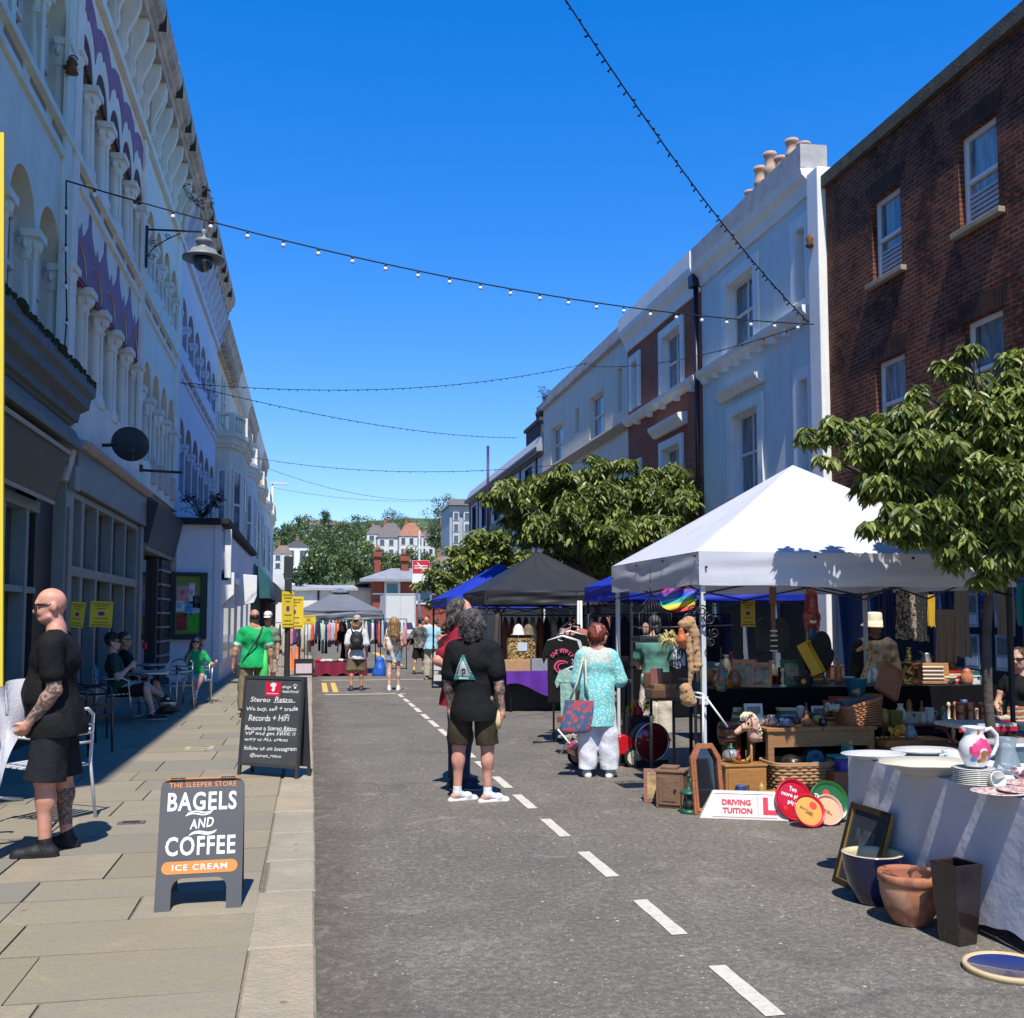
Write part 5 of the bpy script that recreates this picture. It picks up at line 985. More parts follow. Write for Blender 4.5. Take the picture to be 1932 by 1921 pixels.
obj('frame',mb,mat('board_green',(.015,.035,.045),.4),nb,.008);mb=MB();fbox(mb,F,a.x+.09,b.x-.15,b.z+.12,a.z-.09,0,.03);obj('backing',mb,mat('olive_board',(.20,.28,.06),.7,.1,3),nb)
for(x0,x1,z0,z1,c,lb)in[(.1,.38,.86,1.2,(.62,.28,.30),'pink leaflet'),(.38,.5,.8,1.26,(.6,.62,.66),'white leaflet'),(.46,.62,.7,.98,(.04,.06,.05),'black leaflet'),(.1,.28,.62,.86,(.55,.6,.7),'white sheet'),(.28,.46,.54,.84,(.08,.38,.6),'blue leaflet'),(.46,.62,.58,.8,(.45,.55,.68),'pale blue leaflet'),(.1,.34,.2,.58,(.28,.04,.02),'red leaflet'),(.38,.64,.16,.56,(.04,.5,.02),'bright green leaflet')]:
 k=(b.x-a.x)/.78;h=(a.z-b.z)/1.5;mb=MB();fbox(mb,F,a.x+x0*k,a.x+x1*k,b.z+z0*h,b.z+z1*h,.031,.036,0);cx,cz=a.x+(x0+x1)/2*k,b.z+(z0+z1)/2*h
 for i in range(3):fbox(mb,F,cx-.06,cx+.05-.02*i,cz+.06-i*.05,cz+.08-i*.05,.036,.038,1)
 obj('leaflet',mb,[mat(lb,c,.6,.35,14),mat('leaflet_print',(.1,.1,.14),.6,.6,30)],nb,label=lb)
for(u,v,X,lab,n,hh)in[(380,975,-2.8,'dark scrubby weed growing on the corner shop roof against the blue house',26,.5),(370,385,XL+.5,'buddleia weed sprouting from the left roof gutter',9,.55),(1032,752,XR,'green weed growing on the parapet of the cream house',16,.5)]:
 q=PX(u,v,X);mb=MB();r6=random.Random(u)
 for i in range(n):
  d=Vector((r6 .uniform(-1,1),r6 .uniform(-1,1),r6 .uniform(.2,1.1)))*hh;mb.tube([q+Vector((r6 .uniform(-.3,.3),r6 .uniform(-.6,.6),0))*hh,q+d*.6,q+d],[.012,.009,.004],4);leaf_clump(mb,q+d,.12,7,.12,r6,.2)
 single('weed_plant',mb,mat('weed_'+str(u),(.04,.06,.03)if u!=380 else(.015,.02,.018),.8,.3,10),lab,'plant',fix=False)
 # - people
def skinmat(name,c):
 if name in MATS:return MATS[name]
 m,t,b=_nodes(name);tc=N(t,'ShaderNodeTexCoord');n=N(t,'ShaderNodeTexNoise',Scale=18.,Detail=5.);L(t,tc.outputs['Object'],n.inputs['Vector'])
 L(t,ramp(t,n.outputs[0],[(.35,tuple(x*.86 for x in c)),(.65,tuple(min(1,x*1.12)for x in c))]),b.inputs['Base Color'])
 b.inputs['Roughness'].default_value=.5;b.inputs['Specular IOR Level'].default_value=.4;b.inputs['Subsurface Weight'].default_value=.12;b.inputs['Subsurface Radius'].default_value=(.02,.008,.004);b.inputs['Subsurface Scale'].default_value=.5
 MATS[name]=m;return m
SK_pink=skinmat('skin_pink',(.56,.27,.19));SK_tan=skinmat('skin_tan',(.47,.235,.145));SK_pale=skinmat('skin_pale',(.58,.34,.26));SK_brown=skinmat('skin_brown',(.36,.18,.115))
M_tat=spots('tattooed_skin',(.40,.235,.165),(.10,.085,.085),16,.46,.56,.5,None,0,'noise',2.5)
M_tat2=spots('tattooed_skin_dark',(.30,.18,.135),(.07,.06,.065),20,.42,.52,.5,None,0,'noise',3.)
M_lip=skinmat('lip_skin',(.36,.11,.09));M_eye=mat('eye_white',(.6,.6,.58),.2);M_iris=mat('iris_dark',(.03,.02,.015),.2)
def cloth(name,c,var=.12,rough=.85):return mat(name,c,rough,var,9,.55,17,spec=.15)
def V3(p):return Vector(p)
def unit(p):return Vector(p).normalized()
class Body:pass
def strands(B,t,hm,s,kd):
 """locks combed over the hair so that its outline and surface break up"""
 me=B.hair.data;n=len(me.vertices);rs_=random.Random(n);mb=MB();c0=B.HH(0,-.02,.73);ln={'wavy':.017,'long':.03,'bob':.013,'curly':.02}[kd];wv={'wavy':.010,'long':.005,'bob':.003,'curly':.02}[kd]
 for i in range({'wavy':420,'long':260,'bob':380,'curly':300}[kd]):
  v=me.vertices[rs_.randrange(n)];p=Vector(v.co);o=(p-c0);o.z*=.4;o.normalize();tg=(Vector((0,0,-1))+o*rs_.uniform(-.05,.35));nn=Vector(v.normal);tg=(tg-nn*tg.dot(nn)*.8).normalized();sd=nn.cross(tg);ph=rs_.uniform(0,6);pts=[]
  for k in range(5):pts.append(p+nn*(.001+.003*math.sin(k*1.4+ph))+tg*ln*k*s+sd*wv*s*math.sin(k*1.5+ph))
  w_=rs_.uniform(.0025,.005)*s;mb.tube(pts,[w_*.6,w_,w_,w_*.7,w_*.2],4)
 obj('hair_locks',mb,hm,B.hair,0,True,fix=False)
def person(label,loc,rz,H=1.75,w=1.,belly=0.,lean=0.,side=0.,arms=None,legs=None,hipz=None,head=(0,0,0),skin_m=SK_tan,vox=.012,top=None,bottom=None,shoes=None,hair=None,hat=None,glasses=None,paint=None,socks=None,fem=False,curl=.6,palms=(None,None),extra=None,group=None,feet_yaw=(12,-12),foot_pitch=(0,0)):
 t=thing('person',label,'person',loc,rz,group);s=H/1.75;B=Body();B.t=t;B.s=s
 arms=arms or[((.12,-.03,-1),(.03,.12,-1)),((-.12,-.03,-1),(-.03,.12,-1))]
 legs=legs or[((.05,.02,-1),(.02,-.03,-1)),((-.05,.02,-1),(-.02,-.03,-1))]
 ths,shn=.41*s,.41*s;hipw=.09*w*s
 dz=[]
 for(a,b)in legs:dz.append((unit(a)*ths+unit(b)*shn).z)
 hz_=hipz if hipz is not None else-min(dz)+.085*s
 hip=Vector((0,0,hz_));Rl=Euler((-lean,side,0)).to_matrix()
 U=lambda x,y,z:hip+Rl@(Vector((x,y,z))*s)
 Hd=Euler((head[1],head[2],head[0])).to_matrix();hp=U(0,.0,.62)
 Rh=Rl@Hd if False else Hd
 HH=lambda x,y,z:hp+Rh@(Vector((x,y+.0,z-.62))*s)
 Rm=Rl;B.U=U;B.HH=HH;B.Rh=Rh;B.hip=hip;B.Rl=Rl
 k=.035
 P=[el(U(0,0,.02),(.158*w*s,.112*w*s,.13*s),k,0,Rm),el(U(0,.015+belly*.6,.17),(.142*w*s,(.102*w+belly*.6)*s,.16*s),.06,0,Rm),el(U(0,0,.37),(.158*w*s,.112*w*s,.16*s),.06,0,Rm)]
 if fem:P+=[el(U(sx*.07,.085*w,.36),(.062*s,.06*s,.065*s),.03)for sx in(1,-1)]
 shw=.172*(w**.8)
 P+=[rc(U(-shw*.8,-.005,.475),U(shw*.8,-.005,.475),.058*s*w**.5,.058*s*w**.5,.05)]
 for sx in(1,-1):P.append(rc(U(sx*.1*w,-.012,.50),U(sx*.02,-.005,.575),.045*s,.05*s,.04))
 nk=.054*s*(w**.6)*(.85 if fem else 1)
 P+=[rc(U(0,-.012,.50),HH(0,.008,.645),nk,nk*.95,.03)]
 hd=[el(HH(0,.012,.755),(.076*s,.096*s,.098*s),.02,0,Rh),el(HH(0,.05,.70),(.062*s,.066*s,.085*s),.03,0,Rh),el(HH(0,.085,.652),(.03*s,.026*s,.024*s),.02),rc(HH(0,.106,.742),HH(0,.125,.708),.010*s,.015*s,.012),rc(HH(-.035,.098,.762),HH(.035,.098,.762),.014*s,.014*s,.02),rc(HH(-.018,.108,.676),HH(.018,.108,.676),.009*s,.009*s,.008),el(HH(.042,.078,.70),(.025*s,.025*s,.03*s),.02),el(HH(-.042,.078,.70),(.025*s,.025*s,.03*s),.02)]
 for sx in(1,-1):
  hd+=[el(HH(sx*.078,-.002,.722),(.012*s,.024*s,.033*s),.008,0,Rh),rc(HH(sx*.055,.035,.66),HH(sx*.03,.08,.648),.022*s,.02*s,.02)]
 P+=hd
 B.arm=[];B.leg=[]
 for i,sx in enumerate((1,-1)):
  sh=U(sx*shw,0,.462);ua,fa=arms[i];eb=sh+unit(ua)*.285*s;wr=eb+unit(fa)*.25*s;B.arm.append((sh,eb,wr));aw=w**.7*(.82 if fem else 1)
  P+=[rc(sh,eb,.052*s*aw,.041*s*aw,.03),el(sh+(eb-sh)*.45,(.048*s*aw,)*3,.04),rc(eb,wr,.042*s*aw,.027*s*aw,.02),el(eb+(wr-eb)*.28,(.042*s*aw,)*3,.03)]
  d=unit(fa);pn=palms[i];pn=unit(pn)if pn else Vector((-sx,.15,0));pn=(pn-d*pn.dot(d)).normalized();sd=d.cross(pn).normalized()
  hs=s*(.9 if fem else 1);cu=curl[i]if hasattr(curl,'__len__')else curl
  P+=[rc(wr,wr+d*.05*hs,.026*hs,.03*hs,.015),rc(wr+d*.045*hs+sd*.024*hs,wr+d*.085*hs+sd*.027*hs,.018*hs,.014*hs,.012),rc(wr+d*.045*hs-sd*.022*hs,wr+d*.085*hs-sd*.025*hs,.018*hs,.014*hs,.012)]
  for j,(o,ln)in enumerate(((.030,.066),(.0105,.076),(-.0095,.070),(-.029,.054))):
   f0=wr+d*.085*hs+sd*o*hs;a1=.35+cu*.7;a2=a1+.35+cu*.9;d1=d*math.cos(a1*cu)+pn*math.sin(a1*cu);d2=d*math.cos(a2*cu)+pn*math.sin(a2*cu);m_=f0+d1*ln*.52*hs;e_=m_+d2*ln*.48*hs
   P+=[rc(f0,m_,.0098*hs,.0088*hs,.004),rc(m_,e_,.0088*hs,.0072*hs,.003)]
  ts=1 if(sd.dot(Vector((0,1,0)))>=0)else-1
  th0=wr+d*.03*hs+sd*ts*.026*hs;th1=th0+(d*.6+sd*ts*.75+pn*.4).normalized()*.038*hs;th2=th1+(d*.9+sd*ts*.15+pn*.5).normalized()*.03*hs
  P+=[rc(th0,th1,.014*hs,.0115*hs,.008),rc(th1,th2,.0112*hs,.009*hs,.004)];B.arm[-1]+=(d,pn,sd)
 for i,sx in enumerate((1,-1)):
  hj=hip+Vector((sx*hipw,0,-.01*s));ta,sa=legs[i];kn=hj+unit(ta)*ths;an=kn+unit(sa)*shn;B.leg.append((hj,kn,an));lw=w**.75
  bk=unit(sa).cross(Vector((1,0,0))).normalized();bk=bk if bk.y<0 or abs(sa[1])>.7 else-bk
  P+=[rc(hj,kn,.083*s*lw,.056*s*lw,.04),el(hj+(kn-hj)*.3,(.084*s*lw,)*3,.05),rc(kn,an,.052*s*lw,.033*s*lw,.03),el(kn+(an-kn)*.28+bk*.012*s,(.050*s*lw,.056*s*lw,.085*s),.035,0,unit(sa).to_track_quat('-Z','Y').to_matrix())]
  fy=R(feet_yaw[i]);fp=R(foot_pitch[i]);f=Vector((math.sin(fy)*math.cos(fp),math.cos(fy)*math.cos(fp),-math.sin(fp)));B.leg[-1]+=(f,)
  P+=[rc(an+Vector((0,0,-.03*s)),an+f*.13*s+Vector((0,0,-.055*s)),.032*s,.026*s,.02),rc(an+Vector((0,0,-.04*s))-f*.035*s,an+Vector((0,0,-.04*s)),.032*s,.03*s,.02)]
 mats=[skin_m,M_tat,M_tat2,M_lip]
 def pf(c):
  m=np.zeros(len(c),int);lp=np.array(HH(0,.113,.676));m[np.linalg.norm((c-lp)/np.array([.024,.016,.009])/s,axis=1)<1]=3
  if paint:
   for(a,b,r,mi)in paint(B):
    a=np.array(a);b=np.array(b);d=b-a;tt=np.clip(((c-a)@d)/(d@d),0,1);q=np.linalg.norm(c-a-tt[:,None]*d,axis=1);m[(q<r)&(tt>0)&(tt<1)]=mi
  return m
 B.body=skin('body',blend(P,vox),mats,t,pf)
 for sx in(1,-1):
  if glasses:break
  e=MB();e.ball(HH(sx*.031,.094,.737),.0115*s,None,None,8,6);e.ball(HH(sx*.031,.1025,.737),.0055*s,None,None,8,6,1);obj('eye',e,[M_eye,M_iris],t,0,True)
 if top:
  lob=min(.018,(bottom or{}).get('loose',.018));hx=(.09*w+.083*w**.75+lob+.010);hy=.118*w+lob+belly*.45+.014
  m=top['m'];lo=top.get('loose',.016);sl=top.get('sleeve',.55);hem=top.get('hem',-.1);Q=[el(U(0,.0,hem*.6),((.163*w+lo)*s,(.118*w+lo+belly*.45)*s,.13*s),.06,0,Rm),el(U(0,.015+belly*.6,.15),((.148*w+lo)*s,(.106*w+belly*.62+lo)*s,.20*s),.07,0,Rm),el(U(0,0,.37),((.162*w+lo)*s,(.117*w+lo)*s,.165*s),.06,0,Rm),rc(U(-shw*.8,-.005,.475),U(shw*.8,-.005,.475),(.062*w**.5+lo*.8)*s,(.062*w**.5+lo*.8)*s,.05)]
  if fem:Q+=[el(U(sx*.07,.085*w,.36),((.062+lo)*s,)*3,.04)for sx in(1,-1)]
  for sx in(1,-1):Q.append(rc(U(sx*.1*w,-.012,.50),U(sx*.045,-.008,.55),(.05+lo*.4)*s,.042*s,.04))
  if hem<-.03:Q+=[el(U(0,-.004,hem+dz_),(hx*s,hy*s,(.30-hem*.5)*s),.03,0,Rm)for dz_ in((0.,-hem*.9)if hem<-.2 else(0.,))]
  clips=[(U(0,0,hem),Rl@Vector((0,0,-1)))]
  if top.get('neck',1):Q.append(el(HH(0,.02,.66),(.062*s*w**.4,.07*s,.085*s),.0,1))
  body_n=len(Q)
  sv=[]
  for i,sx in enumerate((1,-1)):
   sh,eb,wr=B.arm[i][:3];aw=w**.7
   e=sh+(eb-sh)*min(sl,1.);sv.append(rc(sh,e,(.052*aw+lo*.8)*s,(.047*aw+lo*1.1)*s,.025))
   if sl>1:sv.append(rc(eb,eb+(wr-eb)*(sl-1),(.048*aw+lo)*s,(.036*aw+lo*1.1)*s,.03))
  if top.get('v')=='tank':sv=[]
  vf=blend(Q[:body_n-(1 if top.get('neck',1)else 0)]+sv+([Q[-1]]if top.get('neck',1)else[]),vox,top.get('wr',.009),top.get('wf',34),(),len(label),0,.75)
  V,F=vf
  nn=np.array(Rl@Vector((0,0,1)));h0=np.array(U(0,0,hem));d=(V-h0)@nn;lat=np.abs((V-h0)@np.array(Rl@Vector((1,0,0))));inT=lat<(hx+.03)*s
  keep=~(((d<0)&inT)[F].all(1));F=F[keep];V=V.copy();snap=(d<0)&inT;V[snap]-=np.outer(d[snap],nn)*.9
  o=skin(top.get('name','t_shirt'),(V,F),m if isinstance(m,list)else[m],t,top.get('paint')and top['paint'](B));B.top=o
 if bottom:
  m=bottom['m'];lo=bottom.get('loose',.018);ln=bottom.get('len',.95);fl=bottom.get('flare',.03);Q=[el(U(0,0,.01),((.152*w+min(lo,.014))*s,(.110*w+min(lo,.014))*s,.13*s),.05,0,Rm)];wz=bottom.get('waist',.03)
  for i in range(2):
   hj,kn,an=B.leg[i][:3];e=hj+(kn-hj)*min(1,ln);lw=w**.75;Q.append(rc(hj,e,(.083*lw+min(lo,.014))*s,(.060*lw+lo+fl)*s,.012))
   if ln>1:Q.append(rc(e,kn+(an-kn)*(ln-1),(.060*lw+lo+fl)*s,(.045+lo+fl*bottom.get('f2',1))*s,.03))
  if bottom.get('skirt'):Q.append(rc(U(0,0,-.02),hip+Vector((0,0,-bottom['skirt'])),.17*w*s,.22*w*s,.05))
  clips=[(U(0,0,wz),Rl@Vector((0,0,1)))]
  V,F=blend(Q,vox,bottom.get('wr',.005),34,clips,len(label)+3,0,.6)
  for i in range(2):
   hj,kn,an=B.leg[i][:3];a_,b_=(hj,kn)if ln<=1 else(kn,an);tt=min(1,ln)if ln<=1 else ln-1;e=np.array(a_+(b_-a_)*tt);n_=np.array((b_-a_).normalized());d=(V-e)@n_;near=np.linalg.norm(V-e,axis=1)<.2*s;sn=(d>0)&near
   if bottom.get('skirt'):break
   V=V.copy();V[sn]-=np.outer(d[sn],n_)*.92
  B.bottom=skin(bottom.get('name','shorts'),(V,F),m if isinstance(m,list)else[m],t,bottom.get('paint')and bottom['paint'](B))
 if socks:
  for i in range(2):
   hj,kn,an,f=B.leg[i];e=an+(kn-an)*socks.get('h',.12);skin('sock',blend([rc(e,an,.040*s,.040*s,.02),rc(an+Vector((0,0,-.02*s)),an+f*.1*s+Vector((0,0,-.045*s)),.040*s,.034*s,.02)],min(vox,.01)),[socks['m']],t)
 if shoes:
  for i in range(2):
   hj,kn,an,f=B.leg[i];dn=Vector((0,0,-1))if abs(foot_pitch[i])<25 else(unit((an-kn))if True else 0);up=-dn;A=an+dn*.048*s;kind=shoes.get('k','shoe');big=shoes.get('big',1.)
   if kind=='slider':Q=[rc(A-f*.06*s+dn*.028*s,A+f*.17*s+dn*.028*s,.034*s,.042*s,.01),el(A+f*.10*s+up*.012*s,(.05*s,.045*s,.035*s),.015)]
   else:Q=[rc(A-f*.045*s,A+f*.06*s,.042*s*big,.044*s*big,.02),rc(A+f*.06*s,A+f*.165*s+dn*.006*s,.045*s*big,.036*s*big,.03),rc(A-f*.01*s,an+up*.02*s*shoes.get('hi',1),.042*s,.042*s,.03),rc(A-f*.055*s+dn*.02*s,A+f*.175*s+dn*.02*s,.036*s,.040*s,.015)]
   bot=an+dn*.083*s
   ms=[shoes['m'],shoes.get('sole',shoes['m'])];b_=np.array(bot);u_=np.array(up)
   skin('shoe',blend(Q,min(vox,.01),0,1,[(bot,dn)]),ms,t,lambda c,b_=b_,u_=u_:(((c-b_)@u_)<shoes.get('st',.02)*s).astype(int))
 if hair:
  kd=hair['k'];hm=hair['m'];r0=.012
  if kd=='short':Q=[el(HH(0,-.008,.775),(.083*s,.098*s,.092*s),.02,0,Rh),rc(HH(-.06,-.03,.71),HH(.06,-.03,.71),.03*s,.03*s,.03)]
  elif kd=='ring':Q=[el(HH(0,-.02,.735),(.084*s,.088*s,.055*s),.02,0,Rh)]
  elif kd=='bob':Q=[el(HH(0,-.012,.768),(.090*s,.104*s,.096*s),.02,0,Rh),rc(HH(-.05,-.05,.715),HH(.05,-.05,.715),.055*s,.055*s,.04),rc(HH(-.035,-.055,.67),HH(.035,-.055,.67),.04*s,.04*s,.03),rc(HH(-.08,-.0,.75),HH(-.085,.015,.68),.03*s,.022*s,.03),rc(HH(.08,-.0,.75),HH(.085,.015,.68),.03*s,.022*s,.03)]
  elif kd=='wavy':Q=[el(HH(0,-.012,.765),(.094*s,.106*s,.098*s),.02,0,Rh),rc(HH(-.055,-.05,.72),HH(-.064,-.062,.645),.05*s,.042*s,.04),rc(HH(.055,-.05,.72),HH(.064,-.062,.645),.05*s,.042*s,.04),rc(HH(0,-.072,.7),HH(0,-.08,.63),.05*s,.042*s,.04),rc(HH(-.09,.0,.72),HH(-.09,-.02,.66),.03*s,.026*s,.03),rc(HH(.09,.0,.72),HH(.09,-.02,.66),.03*s,.026*s,.03)]
  elif kd=='long':Q=[el(HH(0,-.012,.77),(.092*s,.106*s,.098*s),.02,0,Rh),rc(HH(-.05,-.06,.73),HH(-.075,-.085,.44),.055*s,.045*s,.04),rc(HH(.05,-.06,.73),HH(.075,-.085,.44),.055*s,.045*s,.04),rc(HH(0,-.075,.7),HH(0,-.1,.42),.055*s,.05*s,.04),rc(HH(-.085,.02,.74),HH(-.1,.03,.52),.022*s,.03*s,.03),rc(HH(.085,.02,.74),HH(.1,.03,.52),.022*s,.03*s,.03)]
  elif kd=='curly':Q=[el(HH(0,-.02,.76),(.13*s,.13*s,.13*s),.02,0,Rh)]+[el(HH(.12*math.cos(a),-.05+.09*math.sin(a),.68+.03*math.sin(3*a)),(.06*s,)*3,.02)for a in[j*.7 for j in range(9)]]
  elif kd=='beardless':Q=[]
  face=[el(HH(0,.15,.70),(.062*s,.11*s,.105*s),.0,1,Rh)]if kd not in('ring',)else[el(HH(0,.02,.86),(.068*s,.13*s,.10*s),0,1,Rh),el(HH(0,.16,.72),(.1*s,.12*s,.12*s),0,1,Rh)]
  if hair.get('fringe')is None:pass
  B.hair=skin('hair',blend(Q+face,min(vox,.011),hair.get('wr',.005),hair.get('wf',90),(),5,0,.28),hm if isinstance(hm,list)else[hm],t)
  if kd in('wavy','long','bob','curly')and vox<.0135:strands(B,t,hm,s,kd)
  if hair.get('beard'):skin('beard',blend([rc(HH(-.055,.05,.66),HH(0,.105,.635),.025*s,.028*s,.02),rc(HH(.055,.05,.66),HH(0,.105,.635),.025*s,.028*s,.02)],min(vox,.01),.004,80),[hm],t)
 if hat:
  hm=hat['m'];M=Matrix.Translation(HH(0,.0,.0+.80))@Rh.to_4x4()
  mb=MB()
  if hat['k']=='cap':
   mb.lathe([(.098*s,-.015*s),(.1*s,.02*s),(.088*s,.065*s),(.055*s,.092*s),(.005*s,.1*s)],(0,0,0),18,0,M,.92,1.08,(True,False));pk=[]
   a0=[(-.075,.07,-.01),(-.045,.10,-.008),(0,.108,-.006),(.045,.10,-.008),(.075,.07,-.01)];a1=[(-.07,.12,-.025),(-.045,.165,-.026),(0,.18,-.024),(.045,.165,-.026),(.07,.12,-.025)]
   sg=-1 if hat.get('back')else 1
   v0=[M@(Vector((x,y*sg,z))*s)for x,y,z in a0];v1=[M@(Vector((x,y*sg,z))*s)for x,y,z in a1];dn=Rh@Vector((0,0,-.006));n=5
   mb.add(v0+v1+[p+dn for p in v0+v1],[(i,i+1,n+i+1,n+i)for i in range(4)]+[(10+i,10+n+i,10+n+i+1,10+i+1)for i in range(4)]+[(n+i,n+i+1,15+i+1,15+i)for i in range(4)],0,True)
  else:
   mb.lathe([(.178*s,-.085*s),(.18*s,-.078*s),(.105*s,-.015*s),(.1*s,.0),(.095*s,.075*s),(.08*s,.09*s),(.005,.094*s)],(0,0,0),20,0,M,.95,1.05,(False,False))
  obj('hat',mb,hm,t,0,True)
 if glasses:
  mb=MB();gm=glasses;M=Matrix.Translation(HH(0,0,.745))@Rh.to_4x4()@Matrix.Scale(s,4)
  for sx in(1,-1):
   mb.cbox(M@Vector((sx*.036,.112,-.004)),.056*s,.012*s,.036*s,0,(Rh.to_euler().z)-sx*.25);a,b=M@Vector((sx*.068,.095,.006)),M@Vector((sx*.083,-.01,-.004));mb.tube([a,b],[.010*s,.004*s],6,0)
  mb.cbox(M@Vector((0,.118,.002)),.02*s,.008*s,.008*s,0,Rh.to_euler().z);obj('sunglasses',mb,gm,t,.002,True)
 if extra:extra(B)
 return B
M_lens=mat('sunglass_lens',(.012,.012,.014),.12,.1,4,spec=.7);M_bk=cloth('black_cotton',(.011,.011,.012));M_hairg=spots('greying_hair',(.022,.018,.016),(.16,.145,.13),55,.48,.68,.6,None,.1,'noise',2.);M_hairb=spots('brown_hair',(.035,.018,.010),(.10,.055,.03),50,.45,.6,.5,None,0,'noise',2.);M_hairbl=spots('fair_hair',(.20,.10,.04),(.42,.25,.11),50,.45,.6,.45,None,0,'noise',2.);M_hairr=spots('dyed_red_hair',(.10,.014,.010),(.24,.05,.028),50,.42,.6,.45,None,0,'noise',2.);M_hairk=mat('dark_hair',(.02,.015,.012),.5,.4,40)
W=lambda B,p:B.t.matrix_basis@p if False else WM[B.t.name]@p
g=G(98,1608,PZ)
bald=person('bald stocky man in black shirt and shorts with tattooed arm on the left pavement',(g.x,g.y,PZ),R(92),1.79,1.2,.038,R(2),0,[((.05,-.16,-1),(-.2,.3,-.9)),((-.05,-.14,-1),(.05,.52,-.72))],[((.04,-.06,-1),(.03,-.1,-1)),((-.03,.09,-1),(-.01,-.04,-1))],None,(R(6),R(-8),0),SK_pink,.009,dict(m=[M_bk],loose=.022,sleeve=.62,hem=-.13,wr=.005),dict(m=[cloth('black_sport_shorts',(.017,.018,.022))],loose=.03,len=.98,flare=.03,wr=.006),dict(m=mat('black_trainer',(.012,.012,.014),.6,.2,30,.3,80),sole=mat('black_sole',(.02,.02,.022),.7),hi=1.6),None,None,M_lens,lambda B:[(B.arm[1][0]+(B.arm[1][1]-B.arm[1][0])*.5,B.arm[1][1],.09,1),(B.arm[1][1]-(B.arm[1][1]-B.arm[1][0])*.05,B.arm[1][2],.08,1),(B.leg[0][1]+(B.leg[0][2]-B.leg[0][1])*.2,B.leg[0][2]*.8+B.leg[0][1]*.2,.09,2)],None,False,.75,(None,(.7,.5,.2)),None,None,(8,2))
S1=Vector((-2.9,16.75,PZ));S2=Vector((-2.92,17.75,PZ));S3=G(368,1318,PZ);S3=Vector((-2.1,20.25,PZ))
M_hem=cloth('black_shorts',(.014,.014,.016))
person('man in dark green shirt and black cap seated in shade with legs crossed',tuple(S1),R(-82),1.74,1.08,.03,R(-10),0,[((.25,.25,-.9),(-.3,.75,.7)),((-.2,.15,-.9),(.35,.85,-.35))],[((.12,.98,.03),(-.06,.28,-.95)),((-.10,.97,.12),(.5,.72,-.45))],.50,(R(4),R(2),0),SK_pale,.010,dict(m=[cloth('bottle_green_cotton',(.022,.06,.045))],sleeve=.6,hem=-.08),dict(m=[M_hem],len=.92,loose=.02),dict(m=mat('black_suede',(.014,.014,.016),.7),sole=mat('white_rubber',(.62,.6,.56),.6)),dict(k='short',m=M_hairb),dict(k='cap',m=mat('black_cap',(.012,.012,.014),.7)),M_lens,None,dict(m=mat('white_sock',(.65,.65,.64),.9),h=.1),False,.7,(None,None),None,None,(0,0),(0,20))
person('man in black shirt and brown loafers seated behind the dark green shirted man',tuple(S2),R(-78),1.78,1.05,.02,R(-8),0,[((.2,.5,-.75),(-.1,.95,-.05)),((-.15,.1,-.95),(.2,.9,-.1))],[((.1,.97,.05),(.0,.45,-.9)),((-.08,.98,.0),(-.0,.3,-.95))],.50,(R(-10),0,0),SK_tan,.012,dict(m=[M_bk],sleeve=.6,hem=-.08),dict(m=[M_hem],len=.9,loose=.02),dict(m=mat('brown_loafer',(.06,.03,.018),.5)),dict(k='short',m=M_hairk),None,M_lens,None,None,False,.5,(None,None),None,None,(0,0))
person('girl in bright green shirt and denim shorts seated in the sun below the notice board',tuple(S3),R(186),1.60,.92,0,R(-6),R(4),[((.2,.28,-.85),(-.28,.42,.95)),((-.62,.0,-.75),(-.2,.75,.25))],[((.02,.98,.04),(-.10,.12,-.98)),((-.02,.97,.16),(.30,.42,-.85))],.47,(R(-4),R(4),R(-6)),SK_pale,.010,dict(m=[cloth('emerald_cotton',(.02,.36,.12))],sleeve=.55,hem=-.08,loose=.014),dict(m=[cloth('light_denim',(.28,.40,.55))],len=.6,loose=.015),dict(m=mat('beige_suede',(.40,.33,.23),.8),sole=mat('cream_sole',(.5,.45,.36),.8)),dict(k='long',m=M_hairb),None,M_lens,None,dict(m=mat('white_sock',(.65,.65,.64)),h=.14),True,.7,(None,None),None,None,(-5,12),(0,22))
M_emer=cloth('bright_green_cotton',(.012,.34,.105));M_trim=cloth('pale_green_trim',(.45,.62,.5))
def trim(B):
 def f(c):
  m=np.zeros(len(c),int)
  for i in range(2):
   sh,eb=B.arm[i][:2];d=np.array(eb-sh);a=np.array(sh);tt=((c-a)@d)/(d@d);q=np.linalg.norm(c-a-tt[:,None]*d,axis=1);m[(q<.1)&(tt>.60)]=1
  n=np.array(B.HH(0,-.01,.60));m[np.linalg.norm((c-n)/np.array([.085,.085,.035]),axis=1)<1]=1;return m
 return f
g=PY(480,1168,17.3)
gm=person('balding man in bright green shirt with pale sleeve trim walking away along the pavement',(g.x,17.3,PZ),R(-2),1.74,1.16,.03,R(3),0,[((.24,-.02,-1),(.10,.12,-1)),((-.34,-.14,-1),(-.16,.16,-1))],[((.05,.22,-1),(.02,-.05,-1)),((-.05,-.12,-1),(-.02,-.3,-1))],None,(R(22),R(4),0),SK_tan,.011,dict(m=[M_emer,M_trim],sleeve=.62,hem=-.10,loose=.022,paint=trim),dict(m=[cloth('khaki_cotton',(.17,.14,.08))],len=1.9,loose=.02,name='trousers'),dict(m=mat('brown_shoe',(.06,.04,.03),.6)),dict(k='ring',m=M_hairk),None,None)
g=PY(506,1168,22.)
